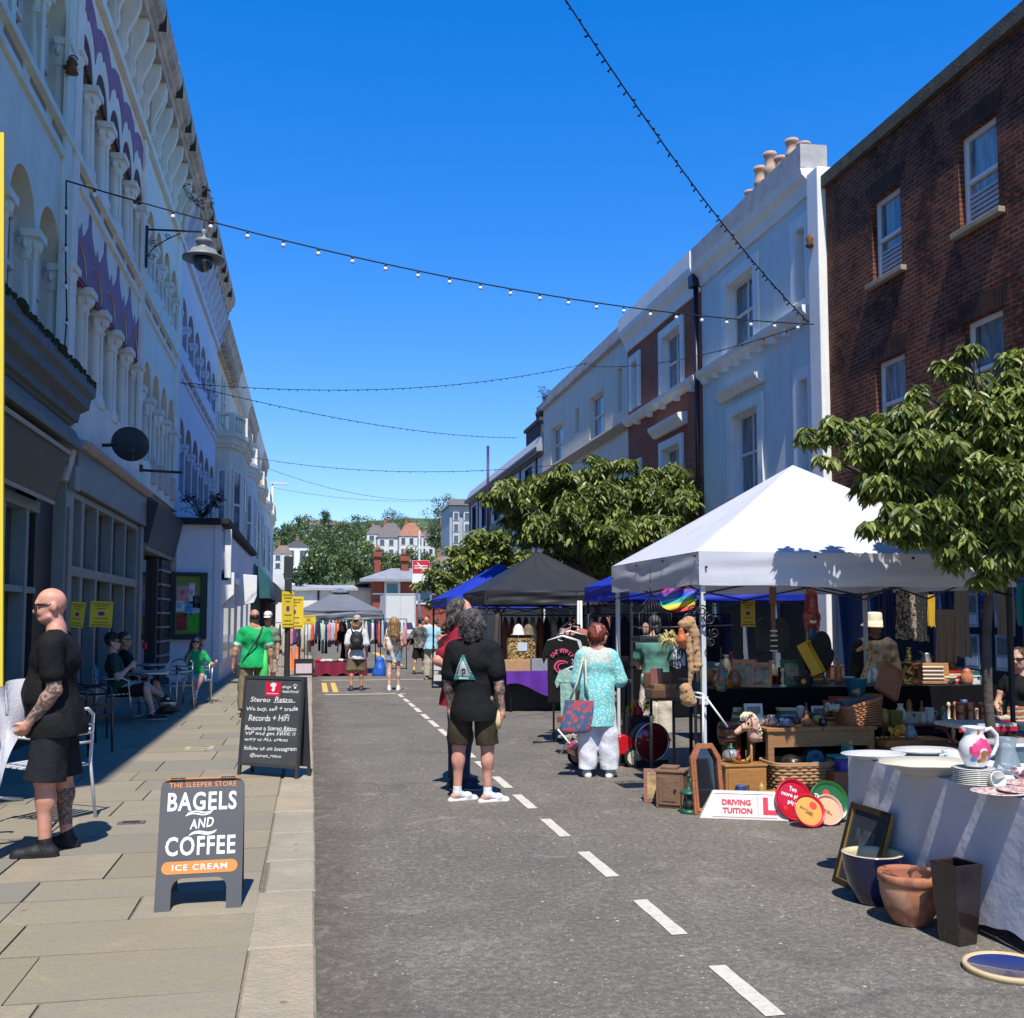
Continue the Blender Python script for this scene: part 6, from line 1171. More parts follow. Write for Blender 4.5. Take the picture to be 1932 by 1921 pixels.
person('man in white cap and sage shirt coming along the pavement past the balding man',(g.x,22,PZ),R(172),1.70,1.05,.03,0,0,None,[((.05,.12,-1),(.02,-.1,-1)),((-.05,-.05,-1),(-.02,-.2,-1))],None,(0,R(-5),0),SK_tan,.015,dict(m=[cloth('sage_cotton',(.13,.22,.14))],sleeve=.65),dict(m=[cloth('stone_cotton',(.4,.36,.28))],len=.95),dict(m=mat('grey_shoe',(.2,.2,.2))),dict(k='short',m=M_hairg),dict(k='cap',m=mat('white_cap',(.62,.62,.6),.8)),M_lens)
g=G(672,1303)
bp_man=person('man in white shirt, grey cap and khaki shorts walking up the road',(g.x,g.y,0),R(-3),1.67,1.02,0,R(3),0,[((.2,-.1,-1),(.05,.5,-.9)),((-.2,-.12,-1),(-.05,.5,-.9))],[((.05,.14,-1),(.02,-.06,-1)),((-.05,-.06,-1),(-.02,-.2,-1))],None,(R(-10),R(-6),0),SK_tan,.013,dict(m=[cloth('white_cotton',(.62,.62,.64))],sleeve=.85,hem=-.16,loose=.035),dict(m=[cloth('olive_cotton',(.14,.12,.065))],len=1.05,loose=.035),dict(m=mat('dark_sandal',(.05,.04,.035),.7)),dict(k='wavy',m=M_hairbl),dict(k='cap',m=mat('grey_cap',(.36,.35,.36),.8),back=True),None)
g=G(742,1303)
gi=person('woman with long fair hair in olive vest and denim shorts walking up the road',(g.x,g.y,0),R(-6),1.66,.96,0,R(2),0,[((.12,.05,-1),(-.1,.5,-.8)),((-.22,-.03,-1),(.12,.2,-1))],[((.06,.14,-1),(.02,-.06,-1)),((-.04,-.10,-1),(.02,-.22,-1))],None,(R(30),0,0),SK_pale,.013,dict(m=[cloth('grey_olive_rib',(.10,.085,.075))],sleeve=.2,hem=.0,loose=.008,v='tank'),dict(m=[cloth('blue_denim',(.15,.24,.38))],len=.42,loose=.022,waist=.07),dict(m=mat('white_trainer',(.66,.64,.62),.6)),dict(k='long',m=M_hairbl),None,None,None,None,True)
g=G(791,1272)
person('man in camouflage shirt and dark shorts with yellow socks stepping along the road',(g.x,g.y,0),R(-25),1.66,1.,0,R(6),0,[((.2,.1,-1),(.1,.3,-1)),((-.45,-.2,-1),(-.3,.1,-1))],[((.05,.2,-1),(.02,-.05,-1)),((-.05,-.12,-1),(-.02,-.3,-1))],None,(R(-40),R(-10),0),SK_tan,.016,dict(m=[spots('camo_cloth',(.12,.12,.10),(.03,.03,.028),14,.45,.52,.85,(.22,.2,.17),0,'noise',1.)],sleeve=.9,loose=.035),dict(m=[cloth('black_cotton',(.011,.011,.012))],len=.95,loose=.03),dict(m=mat('dark_sandal',(.05,.04,.035))),dict(k='short',m=M_hairk),None,None,None,dict(m=mat('yellow_sock',(.6,.42,.06),.9),h=.3))
g=PY(814,1168,27.5);g.z=0
person('man in light blue shirt and pale trousers stooping by the left blue gazebo',(g.x,27.5,0),R(-40),1.68,1.08,.03,R(18),0,[((.1,.3,-1),(0,.6,-.8)),((-.2,.3,-.9),(.1,.7,-.6))],None,None,(R(-10),R(-15),0),SK_tan,.016,dict(m=[cloth('sky_blue_cotton',(.25,.47,.58))],sleeve=.7,loose=.035),dict(m=[cloth('stone_trousers',(.45,.42,.34))],len=1.9,loose=.03,name='trousers'),dict(m=mat('grey_shoe',(.2,.2,.2))),dict(k='short',m=M_hairg),None,None)
g=PY(842,1168,26.3)
person('woman with bushy brown curls in coral top standing by the left blue gazebo',(g.x,26.3,0),R(-20),1.52,1.,0,0,0,None,None,None,(R(10),0,0),SK_pink,.016,dict(m=[spots('coral_print',(.62,.16,.13),(.66,.36,.30),18,.4,.55,.85)],sleeve=.7,loose=.03),dict(m=[cloth('pale_blue_jeans',(.4,.5,.58))],len=1.9,loose=.03,name='trousers'),dict(m=mat('grey_shoe',(.2,.2,.2))),dict(k='curly',m=M_hairb,wr=.012,wf=60),None,None,None,None,True)
g=PY(806,1168,33)
person('bare armed man with dark hair behind the light blue shirted man',(g.x,33,0),R(150),1.72,1.,0,0,0,[((.3,.3,-.8),(.1,.6,.7)),((-.1,0,-1),(0,.1,-1))],None,None,(0,0,0),SK_pink,.017,dict(m=[cloth('white_vest',(.5,.5,.5))],sleeve=.2,v='tank'),dict(m=[cloth('navy_shorts',(.03,.04,.07))],len=.9),dict(m=mat('grey_shoe',(.2,.2,.2))),dict(k='short',m=M_hairk),None,None)
g=PY(655,1168,31.6)
person('dark haired stallholder stooping over the table under the grey gazebo',(g.x,31.6,0),R(150),1.6,1.,0,R(28),0,None,None,None,(0,R(-20),0),SK_brown,.017,dict(m=[M_bk],sleeve=.7),dict(m=[M_bk],len=1.8,name='trousers'),dict(m=mat('grey_shoe',(.2,.2,.2))),dict(k='long',m=M_hairk),None,None,None,None,True)
def bshirt(B):return None
g=G(893,1511)
SHORTS_OL=cloth('dark_olive_cotton',(.042,.034,.020))
man=person('long haired man in black shirt with triangle print and white sliders standing mid road',(g.x,g.y,0),R(-24),1.71,1.12,.04,R(-2),0,[((.2,-.06,-1),(.10,.12,-1)),((-.2,.06,-1),(.02,.2,-1))],[((.07,.03,-1),(.02,-.05,-1)),((-.09,.0,-1),(-.03,-.03,-1))],None,(R(-8),R(4),0),SK_pink,.009,dict(m=[M_bk],sleeve=.72,hem=-.16,loose=.034,wr=.006),dict(m=[SHORTS_OL],len=.92,loose=.022,flare=.022,wr=.007),dict(m=mat('white_slider',(.68,.67,.64),.6),k='slider',sole=mat('white_sole',(.66,.65,.62),.7)),dict(k='wavy',m=M_hairg,wr=.008,wf=80),None,None,lambda B:[(B.arm[0][0]*.3+B.arm[0][1]*.7,B.arm[0][1],.09,1),(B.arm[0][1],B.arm[0][2],.08,1),(B.arm[1][0]*.3+B.arm[1][1]*.7,B.arm[1][1],.09,2),(B.arm[1][1],B.arm[1][2],.08,2)],dict(m=mat('white_sock',(.65,.65,.64)),h=.12),False,(.95,.35),(None,None),None,None,(58,50))
def logo(B):
 """printed triangle on the back of the shirt, laid onto the cloth"""
 V=np.array([v.co for v in B.top.data.vertices]);s=B.s
 c0=B.U(-.052,-.16,.315)
 def onto(x,z):
  p=np.array(B.U(x,0,z));m=(np.abs(V[:,0]-p[0])<.03)&(np.abs(V[:,2]-p[2])<.03)&(V[:,1]<p[1]);q=V[m]
  return Vector((p[0],q[:,1].min()-.006 if len(q)else p[1]-.17,p[2]))
 def fill(mb,loop,mi,lift=0.,holes=()):
  tmp=MB();tmp.poly(loop,lambda a,b:Vector((a,0,b)),holes);bm=bmesh.new();vs=[bm.verts.new(p)for p in tmp.v];[bm.faces.new([vs[i]for i in f])for f in tmp.f]
  bmesh.ops.subdivide_edges(bm,edges=bm.edges,cuts=5,use_grid_fill=True);bmesh.ops.triangulate(bm,faces=bm.faces);bm.verts.index_update()
  P=[onto(v.co.x,v.co.z)+Vector((0,-.002-lift,0))for v in bm.verts];mb.add(P,[tuple(v.index for v in f.verts)for f in bm.faces],mi,True);bm.free()
 cx,z0,z1,hw=-.052,.205,.43,.112;mb=MB();tri=[(cx-hw,z0),(cx+hw,z0),(cx+.012,z1),(cx-.012,z1)];k=.62;cz=z0+.085;inn=[(cx+(x-cx)*k,cz+(z-cz)*k)for x,z in tri]
 fill(mb,tri,0);fill(mb,inn,1,.002)
 for(x0,x1,a,b)in((-.016,-.006,.235,.265),(-.008,.02,.29,.305),(-.014,-.004,.272,.305),(.014,.022,.272,.3),(-.002,.02,.262,.274)):fill(mb,[(cx+x0,a),(cx+x1,a),(cx+x1,b),(cx+x0,b)],2,.004)
 for(s_,ax_,ang,at)in(('PALACE',0,0,0),):pass
 n=9
 for i in range(n):
  f=(i+1.2)/(n+2);
  for sg in(1,-1):x=cx+sg*(hw*.83*(1-f));z=z0+(z1-z0)*f*.93+.012;fill(mb,[(x-.006,z-.006),(x+.006,z-.006),(x+.006,z+.006),(x-.006,z+.006)],1,.003)
 for i in range(6):x=cx-.04+i*.016;fill(mb,[(x-.005,z0+.006),(x+.005,z0+.006),(x+.005,z0+.022),(x-.005,z0+.022)],1,.003)
 obj('shirt_print',mb,[mat('print_teal',(.02,.20,.17),.7),mat('print_white',(.6,.62,.6),.7),mat('print_black',(.012,.012,.014),.7)],B.top,0,True,fix=False)
logo(man)
g=G(905,1490)
red=person('taller long haired man in red shirt and jeans behind the black shirted man',(1.42,9.95,0),R(-96),1.81,1.1,.04,0,0,[((.30,-.75,-.66),(-.05,.85,-.35)),((-.2,-.1,-1),(.1,.5,-.8))],[((.05,.02,-1),(.02,-.03,-1)),((-.05,.05,-1),(-.02,-.05,-1))],None,(R(-16),R(-4),0),SK_pink,.010,dict(m=[cloth('crimson_cotton',(.26,.014,.03))],sleeve=.66,loose=.026,hem=-.14),dict(m=[cloth('navy_denim',(.03,.05,.085))],len=1.92,loose=.022,name='jeans'),dict(m=mat('navy_canvas',(.03,.035,.05),.8),sole=mat('cream_rubber',(.6,.57,.48),.7)),dict(k='wavy',m=M_hairg,wr=.008,wf=80),None,M_lens)
sh,eb,wr,d,pn,sd=man.arm[0];c=W(man,wr+d*.085+pn*.035);mb=MB();mb.tube([c+Vector((-.02,-.01,-.09)),c+Vector((-.015,-.012,-.03)),c+Vector((0,-.01,.04)),c+Vector((.006,-.008,.09))],[.026,.036,.034,.012],10);mb.tube([c+Vector((.0,-.008,.03)),c+Vector((.008,-.004,.10))],[.02,.024],8,1);single('wrapped_snack',mb,[mat('paper_wrap',(.62,.46,.24),.8,.2,30),mat('bread',(.55,.36,.16),.8,.2,30)],'paper wrapped snack in the right hand of the black shirted man','food')
g=G(1128,1466)
M_lace=spots('turquoise_lace',(.16,.50,.50),(.42,.72,.70),42,.3,.5,.85,None,.2,'voronoi');M_lw_=cloth('white_linen',(.66,.66,.70))
def lace(B):
 def f(c):
  z=np.array(B.U(0,0,.40))[2];y=np.array(B.U(0,0,.4));return(((c[:,2]>z+.0)&(np.abs(c[:,0])<.15))*1).astype(int)
 return f
tq=person('woman with short red hair in turquoise lace top and white trousers by the clothes rail',(g.x,g.y,0),R(-18),1.57,1.02,.02,R(2),0,[((.34,.10,-1),(-.2,.6,.85)),((-.18,.02,-1),(-.05,.25,-1))],[((.07,.0,-1),(.04,.0,-1)),((-.05,.02,-1),(-.02,-.02,-1))],None,(R(-50),R(-6),0),SK_pink,.010,dict(m=[M_lace,spots('sheer_lace',(.42,.42,.36),(.36,.62,.60),42,.3,.5,.85)],sleeve=1.2,hem=-.32,loose=.034,wr=.008,wf=22,name='lace_top',paint=lace),dict(m=[M_lw_],len=1.95,loose=.028,flare=.03,f2=1.0,wr=.006,name='trousers'),dict(m=mat('white_canvas',(.66,.64,.6),.7),sole=mat('cream_rubber',(.6,.57,.48))),dict(k='bob',m=M_hairr,wr=.007),None,M_lens,None,None,True,.7)
c=W(tq,tq.U(-.2,-.16,-.05));rzq=R(-14);bag=thing('tote_bag','floral red and blue tote bag hanging from the shoulder of the turquoise woman','bag',tuple(c),rzq)
mb=MB();mb.ring([[Vector((x*a_+o,y*a_,z))for x,y in((-.14,-.03),(0,-.045),(.14,-.03),(.15,0),(.14,.03),(0,.04),(-.14,.03),(-.15,0))]for z,a_,o in((.02,1.0,.0),(-.06,1.06,.0),(-.18,1.12,-.02),(-.28,1.1,-.04),(-.315,.9,-.05))],True,(False,True));obj('bag_body',mb,spots('floral_print',(.05,.11,.22),(.50,.09,.04),17,.26,.40,.6,(.42,.07,.09),0,'voronoi'),bag,0,True,sub=2);sp=WM[bag.name].inverted()@W(tq,tq.U(-.145,-.02,.56))
for dx in(-.09,.09):mb=MB();mb.tube([(dx,.01,.03),(dx*.5+sp.x*.4,-.04,.2),sp*.96+Vector((dx*.12,-.05,-.06)),sp+Vector((dx*.12,.0,.015)),sp+Vector((dx*.12,.06,-.03))],.011,6);obj('strap',mb,mat('rope_cream',(.6,.54,.44),.9),bag,0,True)
c=W(tq,tq.arm[0][2]+tq.arm[0][3]*.09+Vector((-.02,.02,0)));mb=MB();mb.cbox(c,.05,.012,.11,None,R(20),R(10));single('mobile_phone',mb,M_black,'dark phone held up to her ear by the turquoise woman','phone',None,.004)
g=PY(1236,1168,13.2)
person('stallholder in sage green shirt and cream trousers, back turned, behind the birdcage',(g.x,13.2,0),R(-12),1.66,1.1,.03,R(6),0,[((.2,.3,-.9),(-.1,.7,-.2)),((-.2,.3,-.9),(.1,.7,-.2))],None,None,(0,0,0),SK_tan,.012,dict(m=[cloth('sage_teal_cotton',(.085,.21,.165))],sleeve=.75,loose=.03,hem=-.14,wr=.009,wf=30),dict(m=[cloth('cream_cotton',(.6,.54,.44))],len=1.9,loose=.035,name='trousers'),dict(m=mat('grey_shoe',(.2,.2,.2))),dict(k='short',m=M_hairg),None,None)
g=PY(1649,1168,11.4)
person('stallholder in cream bucket hat and camouflage jacket under the white gazebo',(g.x,11.4,0),R(160),1.66,1.1,.02,0,0,None,None,None,(R(8),R(-5),0),SK_brown,.012,dict(m=[spots('camo_jacket',(.022,.018,.012),(.008,.008,.006),14,.45,.52,.85,(.045,.033,.02),0,'noise',1.)],sleeve=1.8,loose=.04,name='jacket'),dict(m=[M_bk],len=1.9,loose=.03,name='trousers'),dict(m=mat('grey_shoe',(.2,.2,.2))),dict(k='bob',m=M_hairk),dict(k='bucket',m=cloth('cream_canvas',(.68,.62,.44))),None)
g=PY(1921,1200,9.9)
person('woman in black top sitting at the right edge beyond the gazebo leg',(g.x,9.9,0),R(120),1.66,1.05,0,R(-4),0,[((.2,.3,-.85),(-.4,.8,-.2)),((-.25,.25,-.9),(.5,.75,-.1))],[((.1,.97,.05),(.0,.1,-1)),((-.1,.97,.05),(.0,.1,-1))],.5,(0,R(-8),0),SK_pale,.012,dict(m=[M_bk],sleeve=.3,hem=-.08),dict(m=[cloth('dark_jeans',(.04,.05,.07))],len=1.9,name='jeans'),dict(m=mat('grey_shoe',(.2,.2,.2))),dict(k='bob',m=M_hairb),None,M_lens,None,None,True)
person('person in dark jacket at the left edge reaching for the white sheet',(-2.62,7.42,PZ),R(-70),1.68,1.05,0,R(6),0,[((.2,.35,-.85),(-.1,.95,-.3)),((-.15,.4,-.85),(.05,.95,-.25))],None,None,(0,R(-10),0),SK_pale,.011,dict(m=[cloth('dark_jacket_cloth',(.02,.02,.022))],sleeve=1.5,name='jacket'),dict(m=[cloth('dark_jeans',(.04,.05,.07))],len=1.9,name='jeans'),dict(m=mat('grey_shoe',(.2,.2,.2))),dict(k='long',m=M_hairb),None,M_lens,None,None,True,.8)
c=W(bp_man,bp_man.U(0,-.19,.30));b=thing('backpack','black backpack on the back of the man in white shirt','backpack',tuple(c),R(-3));skin('bag_body',blend([el((0,0,0),(.15,.085,.2),.03),rc((-.1,-.03,-.16),(.1,-.03,-.16),.07,.07,.04),el((0,-.09,-.08),(.11,.05,.1),.02)],.012,.004,30),[mat('black_nylon',(.012,.012,.015),.6,.2,20,.3,60)],b)
for sx in(-1,1):mb=MB();mb.tube([(sx*.09,.03,.17),(sx*.12,.12,.24),(sx*.13,.27,.2),(sx*.13,.30,.0),(sx*.13,.12,-.2),(sx*.11,.05,-.15)],.016,6);obj('strap',mb,M_blackm,b,0,True)
c=W(gi,gi.U(-.14,-.13,.22));b=thing('shoulder_bag','cream cloth bag slung on the back of the fair haired woman','bag',tuple(c));skin('bag_body',blend([rc((0,0,.1),(.05,0,-.1),.05,.07,.03),rc((.05,0,-.1),(.16,.02,-.42),.05,.045,.03)],.012,.005,30),[cloth('cream_bag',(.62,.56,.46))],b);mb=MB();mb.tube([(0,0,.1),(-.03,.03,.28),(.0,.12,.34),(.06,.2,.28)],.012,6);obj('strap',mb,cloth('cream_bag',(.62,.56,.46)),b,0,True)
c=W(gm,gm.U(-.2,.04,-.08));b=thing('shoulder_bag','dark leather bag at the left hip of the green shirted man','bag',tuple(c));mb=MB();mb.cbox((0,0,-.06),.16,.24,.26);obj('bag_body',mb,mat('dark_leather',(.04,.04,.042),.5,.2,12,.2),b,.04,True)
bk=[gm.U(-.17,-.12,-.02),gm.U(-.08,-.17,.12),gm.U(.03,-.178,.3),gm.U(.10,-.155,.44),gm.U(.135,-.06,.55),gm.U(.13,.02,.55),gm.U(.1,.12,.45)];mb=MB();mb.tube([WM[b.name].inverted()@W(gm,p)for p in bk],.013,6);obj('strap',mb,mat('dark_leather',(.04,.04,.042)),b,0,True)
c=W(gm,gm.U(.19,-.06,-.1));mb=MB();mb.tube([c+Vector((0,0,.28)),c+Vector((.0,-.02,.05)),c+Vector((-.02,-.02,-.12)),c+Vector((-.02,0,-.3))],[.015,.05,.08,.06],8);single('carrier_bag',mb,mat('green_bag',(.06,.50,.10),.5),'bright green bag hanging at the right side of the green shirted man','bag')
# - gazebos
M_pole=mat('pole_white',(.55,.56,.56),.45,.05,5);M_pdark=mat('pole_dark',(.025,.026,.03),.5)
def gazebo(lab,x0,x1,y0,y1,zb,zt,zp,m,ml,seed=1,wr=.014,legs=((0,0),(1,0),(0,1),(1,1)),vent=False,legm2=None,sag=.03):
 t=thing('gazebo',lab,'gazebo',((x0+x1)/2,(y0+y1)/2,0),0,'market gazebos');rs_=np.random.RandomState(seed);xc,yc=(x0+x1)/2,(y0+y1)/2
 mb=MB();n=14;cor=[(x0,y0),(x1,y0),(x1,y1),(x0,y1)];fr=rs_.rand(6)*6
 for k in range(4):
  a,b=Vector((*cor[k],zt)),Vector((*cor[(k+1)%4],zt));P=[];top=.0 if not vent else .14
  for i in range(n+1):
   f=i/n*(1-top);
   for j in range(n+1):
    g=j/n;e=a.lerp(b,g);p=e.lerp(Vector((xc,yc,zp)),f);p.z-=sag*math.sin(PI*f)*(1+.5*math.sin(PI*g))*(1-f*.5)*(.35+.65*math.sin(PI*g))+.010*math.sin(g*23+f*9+fr[k])*math.sin(PI*f)*math.sin(PI*g);P.append(p)
  mb.add(P,[(i*(n+1)+j,i*(n+1)+j+1,(i+1)*(n+1)+j+1,(i+1)*(n+1)+j)for i in range(n)for j in range(n)],0,True)
 if vent:
  for k in range(4):
   a=Vector((xc+(cor[k][0]-xc)*.24,yc+(cor[k][1]-yc)*.24,zp-(zp-zt)*.12));b_=Vector((xc+(cor[(k+1)%4][0]-xc)*.24,yc+(cor[(k+1)%4][1]-yc)*.24,a.z));mb.add([a,b_,(xc,yc,zp+.06)],[(0,1,2)],0,False)
 obj('canopy',mb,m,t)
 mb=MB();nz=10;nx=60
 for k in range(4):
  a,b=Vector((*cor[k],0)),Vector((*cor[(k+1)%4],0));d=(b-a).normalized();nr=Vector((d.y,-d.x,0));P=[];ph=rs_.rand(8)*6
  for i in range(nz+1):
   v=i/nz;z=zt+(zb-zt)*v
   for j in range(nx+1):
    g=j/nx;edge=math.sin(PI*g)**.4;w_=wr*edge*(math.sin(v*9+ph[0]+1.2*math.sin(g*7+ph[1]))*.8+math.sin(v*17+g*11+ph[2])*.35+.5*math.sin(g*31+v*4+ph[3])*v);p=a.lerp(b,g)+nr*(.004+w_);p.z=z-.012*math.sin(PI*g)*v+.006*math.sin(g*19+ph[4])*v;P.append(p)
  mb.add(P,[(i*(nx+1)+j,i*(nx+1)+j+1,(i+1)*(nx+1)+j+1,(i+1)*(nx+1)+j)for i in range(nz)for j in range(nx)],0,True)
  for g in(.02,.35,.66,.98):q=a.lerp(b,g);mb.cbox(q+nr*.016+Vector((0,0,zt-.04-(.1 if g<.1 else 0))),.018,.018,.018,1)
 obj('valance',mb,[m,M_blackm],t)
 for(i,j)in legs:
  x,y=(x0,x1)[i],(y0,y1)[j];sx,sy=(1-2*i)*.05,(1-2*j)*.05;mb=MB();mb.cbox((x+sx,y+sy,(zt+.9)/2),.04,.04,zt-.9+.0);mb.cbox((x+sx,y+sy,.5),.032,.032,1.0);mb.cbox((x+sx,y+sy,.91),.06,.06,.07);mb.cbox((x+sx,y+sy,.012),.11,.11,.02);obj('leg',mb,legm2 if(legm2 and(i,j)==(1,0))else ml,t)
 mb=MB()
 for k in range(4):
  a,b=Vector((*cor[k],zt-.08)),Vector((*cor[(k+1)%4],zt-.08));c=Vector((xc,yc,0))-(a+b)/2;c.z=0;c.normalize()
  for q in range(2):
   p0,p1=a.lerp(b,q/2)+c*.06,a.lerp(b,(q+1)/2)+c*.06;mb.tube([p0,p1+Vector((0,0,-.3))],.010,5);mb.tube([p0+Vector((0,0,-.3)),p1],.010,5)
 obj('truss',mb,M_pdark,t);return t  # truss takes the dark pole colour to stand for shade under the canopy
M_gw=mat('white_polyester',(.60,.61,.66),.7,.05,2.5,.12,60,trans=.18);M_gb=mat('blue_polyester',(.012,.035,.42),.55,.12,3,.12,60,trans=.22);M_gk=mat('black_polyester',(.017,.018,.019),.6,.15,3,.12,60);M_gg=mat('grey_polyester',(.145,.155,.19),.6,.15,3,.2,40,trans=.1)
GY=8.5;q0,q1=PY(1318,1040,GY),PY(1918,1105,GY);gazebo('big white gazebo with wrinkled valance over the bric a brac stall',q0 .x,q1 .x,GY,11.15,PY(1318,1103,GY).z,q0 .z,PY(1490,878,9.85).z,M_gw,M_pole,2,.008,legm2=M_pdark,sag=.02)
q=PY(1187,1120,15.6);gazebo('blue gazebo just behind the white gazebo',q.x,q.x+3.1,15.6,18.3,1.93,2.2,3.0,M_gb,M_pdark,3)
q=PY(914,1128,19.4);gazebo('black gazebo with pointed peak beside the blue gazebo',q.x,q.x+2.75,19.4,22.2,1.90,2.17,3.02,M_gk,M_pdark,4)
q=PY(843,1140,22.7);gazebo('left blue gazebo poking out beyond the black one',q.x,q.x+2.9,22.7,25.7,1.88,2.1,2.95,M_gb,M_pdark,5)
a=PY(562,1150,30.2);b=PY(722,1150,30.2);gazebo('sagging grey gazebo with vented top at the far end of the left kerb',a.x,b.x,30.2,32.7,1.62,1.86,2.5,M_gg,M_pdark,6,.02,vent=True)
for dx in(0.07,.14):q=PY(1087,1140,15.1);mb=MB();mb.tube([(q.x+dx-.03,15.2,.0),(q.x+dx*.6+.02,15.2,1.9)],.02,6);single('folded_pole',mb,M_pole,('pale folded gazebo pole leaning by the black gazebo corner' if dx<.1 else 'second pale pole leaning beside the first at the black gazebo corner'),'pole')
# - boards on the left pavement
def aframe(lab,c,rz,w,h,legh,m,medge,cut,back=.5,r=.06):
 t=thing('a_board',lab,'sign board',c,rz);ang=math.atan2(back/2,h);F=lambda x,z,d,sg=1:Vector((x,sg*(-back/2+z*math.sin(ang))-sg*d*math.cos(ang),z*math.cos(ang)+d*math.sin(ang)))
 L_=math.hypot(h,back/2);arc=lambda cx,cz,r_,a0,a1:[(cx+r_*math.cos(a0+(a1-a0)*i/6),cz+r_*math.sin(a0+(a1-a0)*i/6))for i in range(7)]
 lg=w*.18;loop=[(-w/2,0),(-w/2+lg,0)]+([(-w/2+lg,cut-.05)]+arc(-w/2+lg+.06,cut-.06,.06,PI,PI/2)+arc(w/2-lg-.06,cut-.06,.06,PI/2,0)if cut else[])+[(w/2-lg,0),(w/2,0)]+(arc(w/2-r,L_-r,r,0,PI/2)+arc(-w/2+r,L_-r,r,PI/2,PI)if r else[(w/2,L_),(-w/2,L_)])
 ded=[];
 for p in loop:
  if not ded or abs(p[0]-ded[-1][0])+abs(p[1]-ded[-1][1])>1e-4:ded.append(p)
 for sg in(1,-1):
  mb=MB();mb.slab(ded,lambda x,z,d,sg=sg:F(x,z,d,sg),-.014,0,(),0,1);obj('panel',mb,[m,medge],t,0,True)
 mb=MB();
 for x in(-w*.3,w*.3):mb.cyl((x-.04,0,h*.985),(x+.04,0,h*.985),.012,.012,8)
 obj('hinge',mb,M_blackm,t,0,True);return t,F,L_,ang
M_char=mat('charcoal_board',(.075,.074,.074),.45,.06,4);M_org=mat('orange_edge',(.55,.19,.035),.5,.1,5)
a,b=G(290,1722,PZ),G(455,1712,PZ);w=(b-a).length;rz=math.atan2(b.y-a.y,b.x-a.x);mid=(a+b)/2;nrm=Vector((-math.sin(rz),math.cos(rz),0));bk_=.46;h=PY(385,1467,mid.y+bk_/2).z-PZ
t,F,L_,ang=aframe('charcoal sandwich board advertising bagels and coffee near the kerb',tuple(mid+nrm*bk_/2),rz,w,h,.1,M_char,M_org,.17,bk_,.055)
AX,AY=Vector((1,0,0)),Vector((0,math.sin(ang),math.cos(ang)));O=lambda x,z,d=.002:F(x,z,d)
M_wht=mat('sign_white',(.72,.72,.70),.5,.03,5);M_sor=mat('sign_orange',(.68,.22,.045),.5,.04,5)
mb=MB();put_text(mb,'THE SLEEPER STORE',O(0,L_*.945),AX,AY,w*.80,L_*.040,.012,space=1.12,mi=1)
put_text(mb,'BAGELS',O(0,L_*.815),AX,AY,w*.82,L_*.145,.022,space=1.12,mi=0);put_text(mb,'AND',O(0,L_*.645),AX,AY,w*.29,L_*.075,.02,.9,.25,1.1,mi=0,rot=.10);put_text(mb,'COFFEE',O(0,L_*.475),AX,AY,w*.82,L_*.145,.022,space=1.12,mi=0)
for zz,xo in((.706,-.04),(.722,-.02),(.568,.03),(.556,.01)):
 pts=[(xo*w+(i/12-.5)*w*.3,L_*(zz+.010*math.sin(i/12*2*PI)+.0015*i))for i in range(13)]
 mb.add([O(x,z-.004)for x,z in pts]+[O(x,z+.004)for x,z in pts],[(i,i+1,14+i,13+i)for i in range(12)],0)
arc=lambda cx,cz,r_,a0,a1:[(cx+r_*math.cos(a0+(a1-a0)*i/8),cz+r_*math.sin(a0+(a1-a0)*i/8))for i in range(9)]
hh=L_*.047;lp_=arc(w*.37,L_*.315,hh,-PI/2,PI/2)+arc(-w*.37,L_*.315,hh,PI/2,PI*1.5);mb.poly(lp_,lambda x,z:O(x,z),(),1);put_text(mb,'ICE CREAM',O(0,L_*.315,.004),AX,AY,w*.64,L_*.045,.015,space=1.2,mi=0)
obj('lettering',mb,[M_wht,M_sor],t,0,True,fix=False)
M_chk=mat('chalkboard',(.055,.06,.066),.6,.15,6);a,b=G(449,1462,PZ),G(560,1471,PZ);w=(b-a).length*1.02;rz=math.atan2(b.y-a.y,b.x-a.x);mid=(a+b)/2;nrm=Vector((-math.sin(rz),math.cos(rz),0));h=PY(510,1276,mid.y+.09).z-PZ
t=thing('chalk_board','tall framed chalkboard with white handwriting about records standing at the kerb','sign board',tuple(mid),rz)
ang=math.atan2(.09,h);L_=math.hypot(.09,h);F=lambda x,z,d:Vector((x,z*math.sin(ang)-d*math.cos(ang),z*math.cos(ang)+d*math.sin(ang)));AY=Vector((0,math.sin(ang),math.cos(ang)));O=lambda x,z,d=.002:F(x,z,d)
mb=MB();mb.slab(rect(-w/2+.03,w/2-.03,.13,L_-.03),F,-.012,0);obj('panel',mb,M_chk,t,0,True)
mb=MB()
for p in(rect(-w/2,-w/2+.03,0,L_),rect(w/2-.03,w/2,0,L_),rect(-w/2+.03,w/2-.03,L_-.03,L_),rect(-w/2+.03,w/2-.03,.1,.13)):mb.slab(p,F,-.022,.008)
obj('frame',mb,mat('board_frame',(.04,.043,.048),.5,.1,8),t,0,True)
mb=MB();Fb=lambda x,z,d:Vector((x,.225-z*math.sin(ang)+d,z*math.cos(ang)))
for p in(rect(-w/2,-w/2+.03,0,L_),rect(w/2-.03,w/2,0,L_),rect(-w/2+.03,w/2-.03,.1,L_)):mb.slab(p,Fb,-.02,.0)
obj('back_leaf',mb,mat('board_frame',(.04,.043,.048)),t,0,True)
mb=MB();rr=random.Random(9)
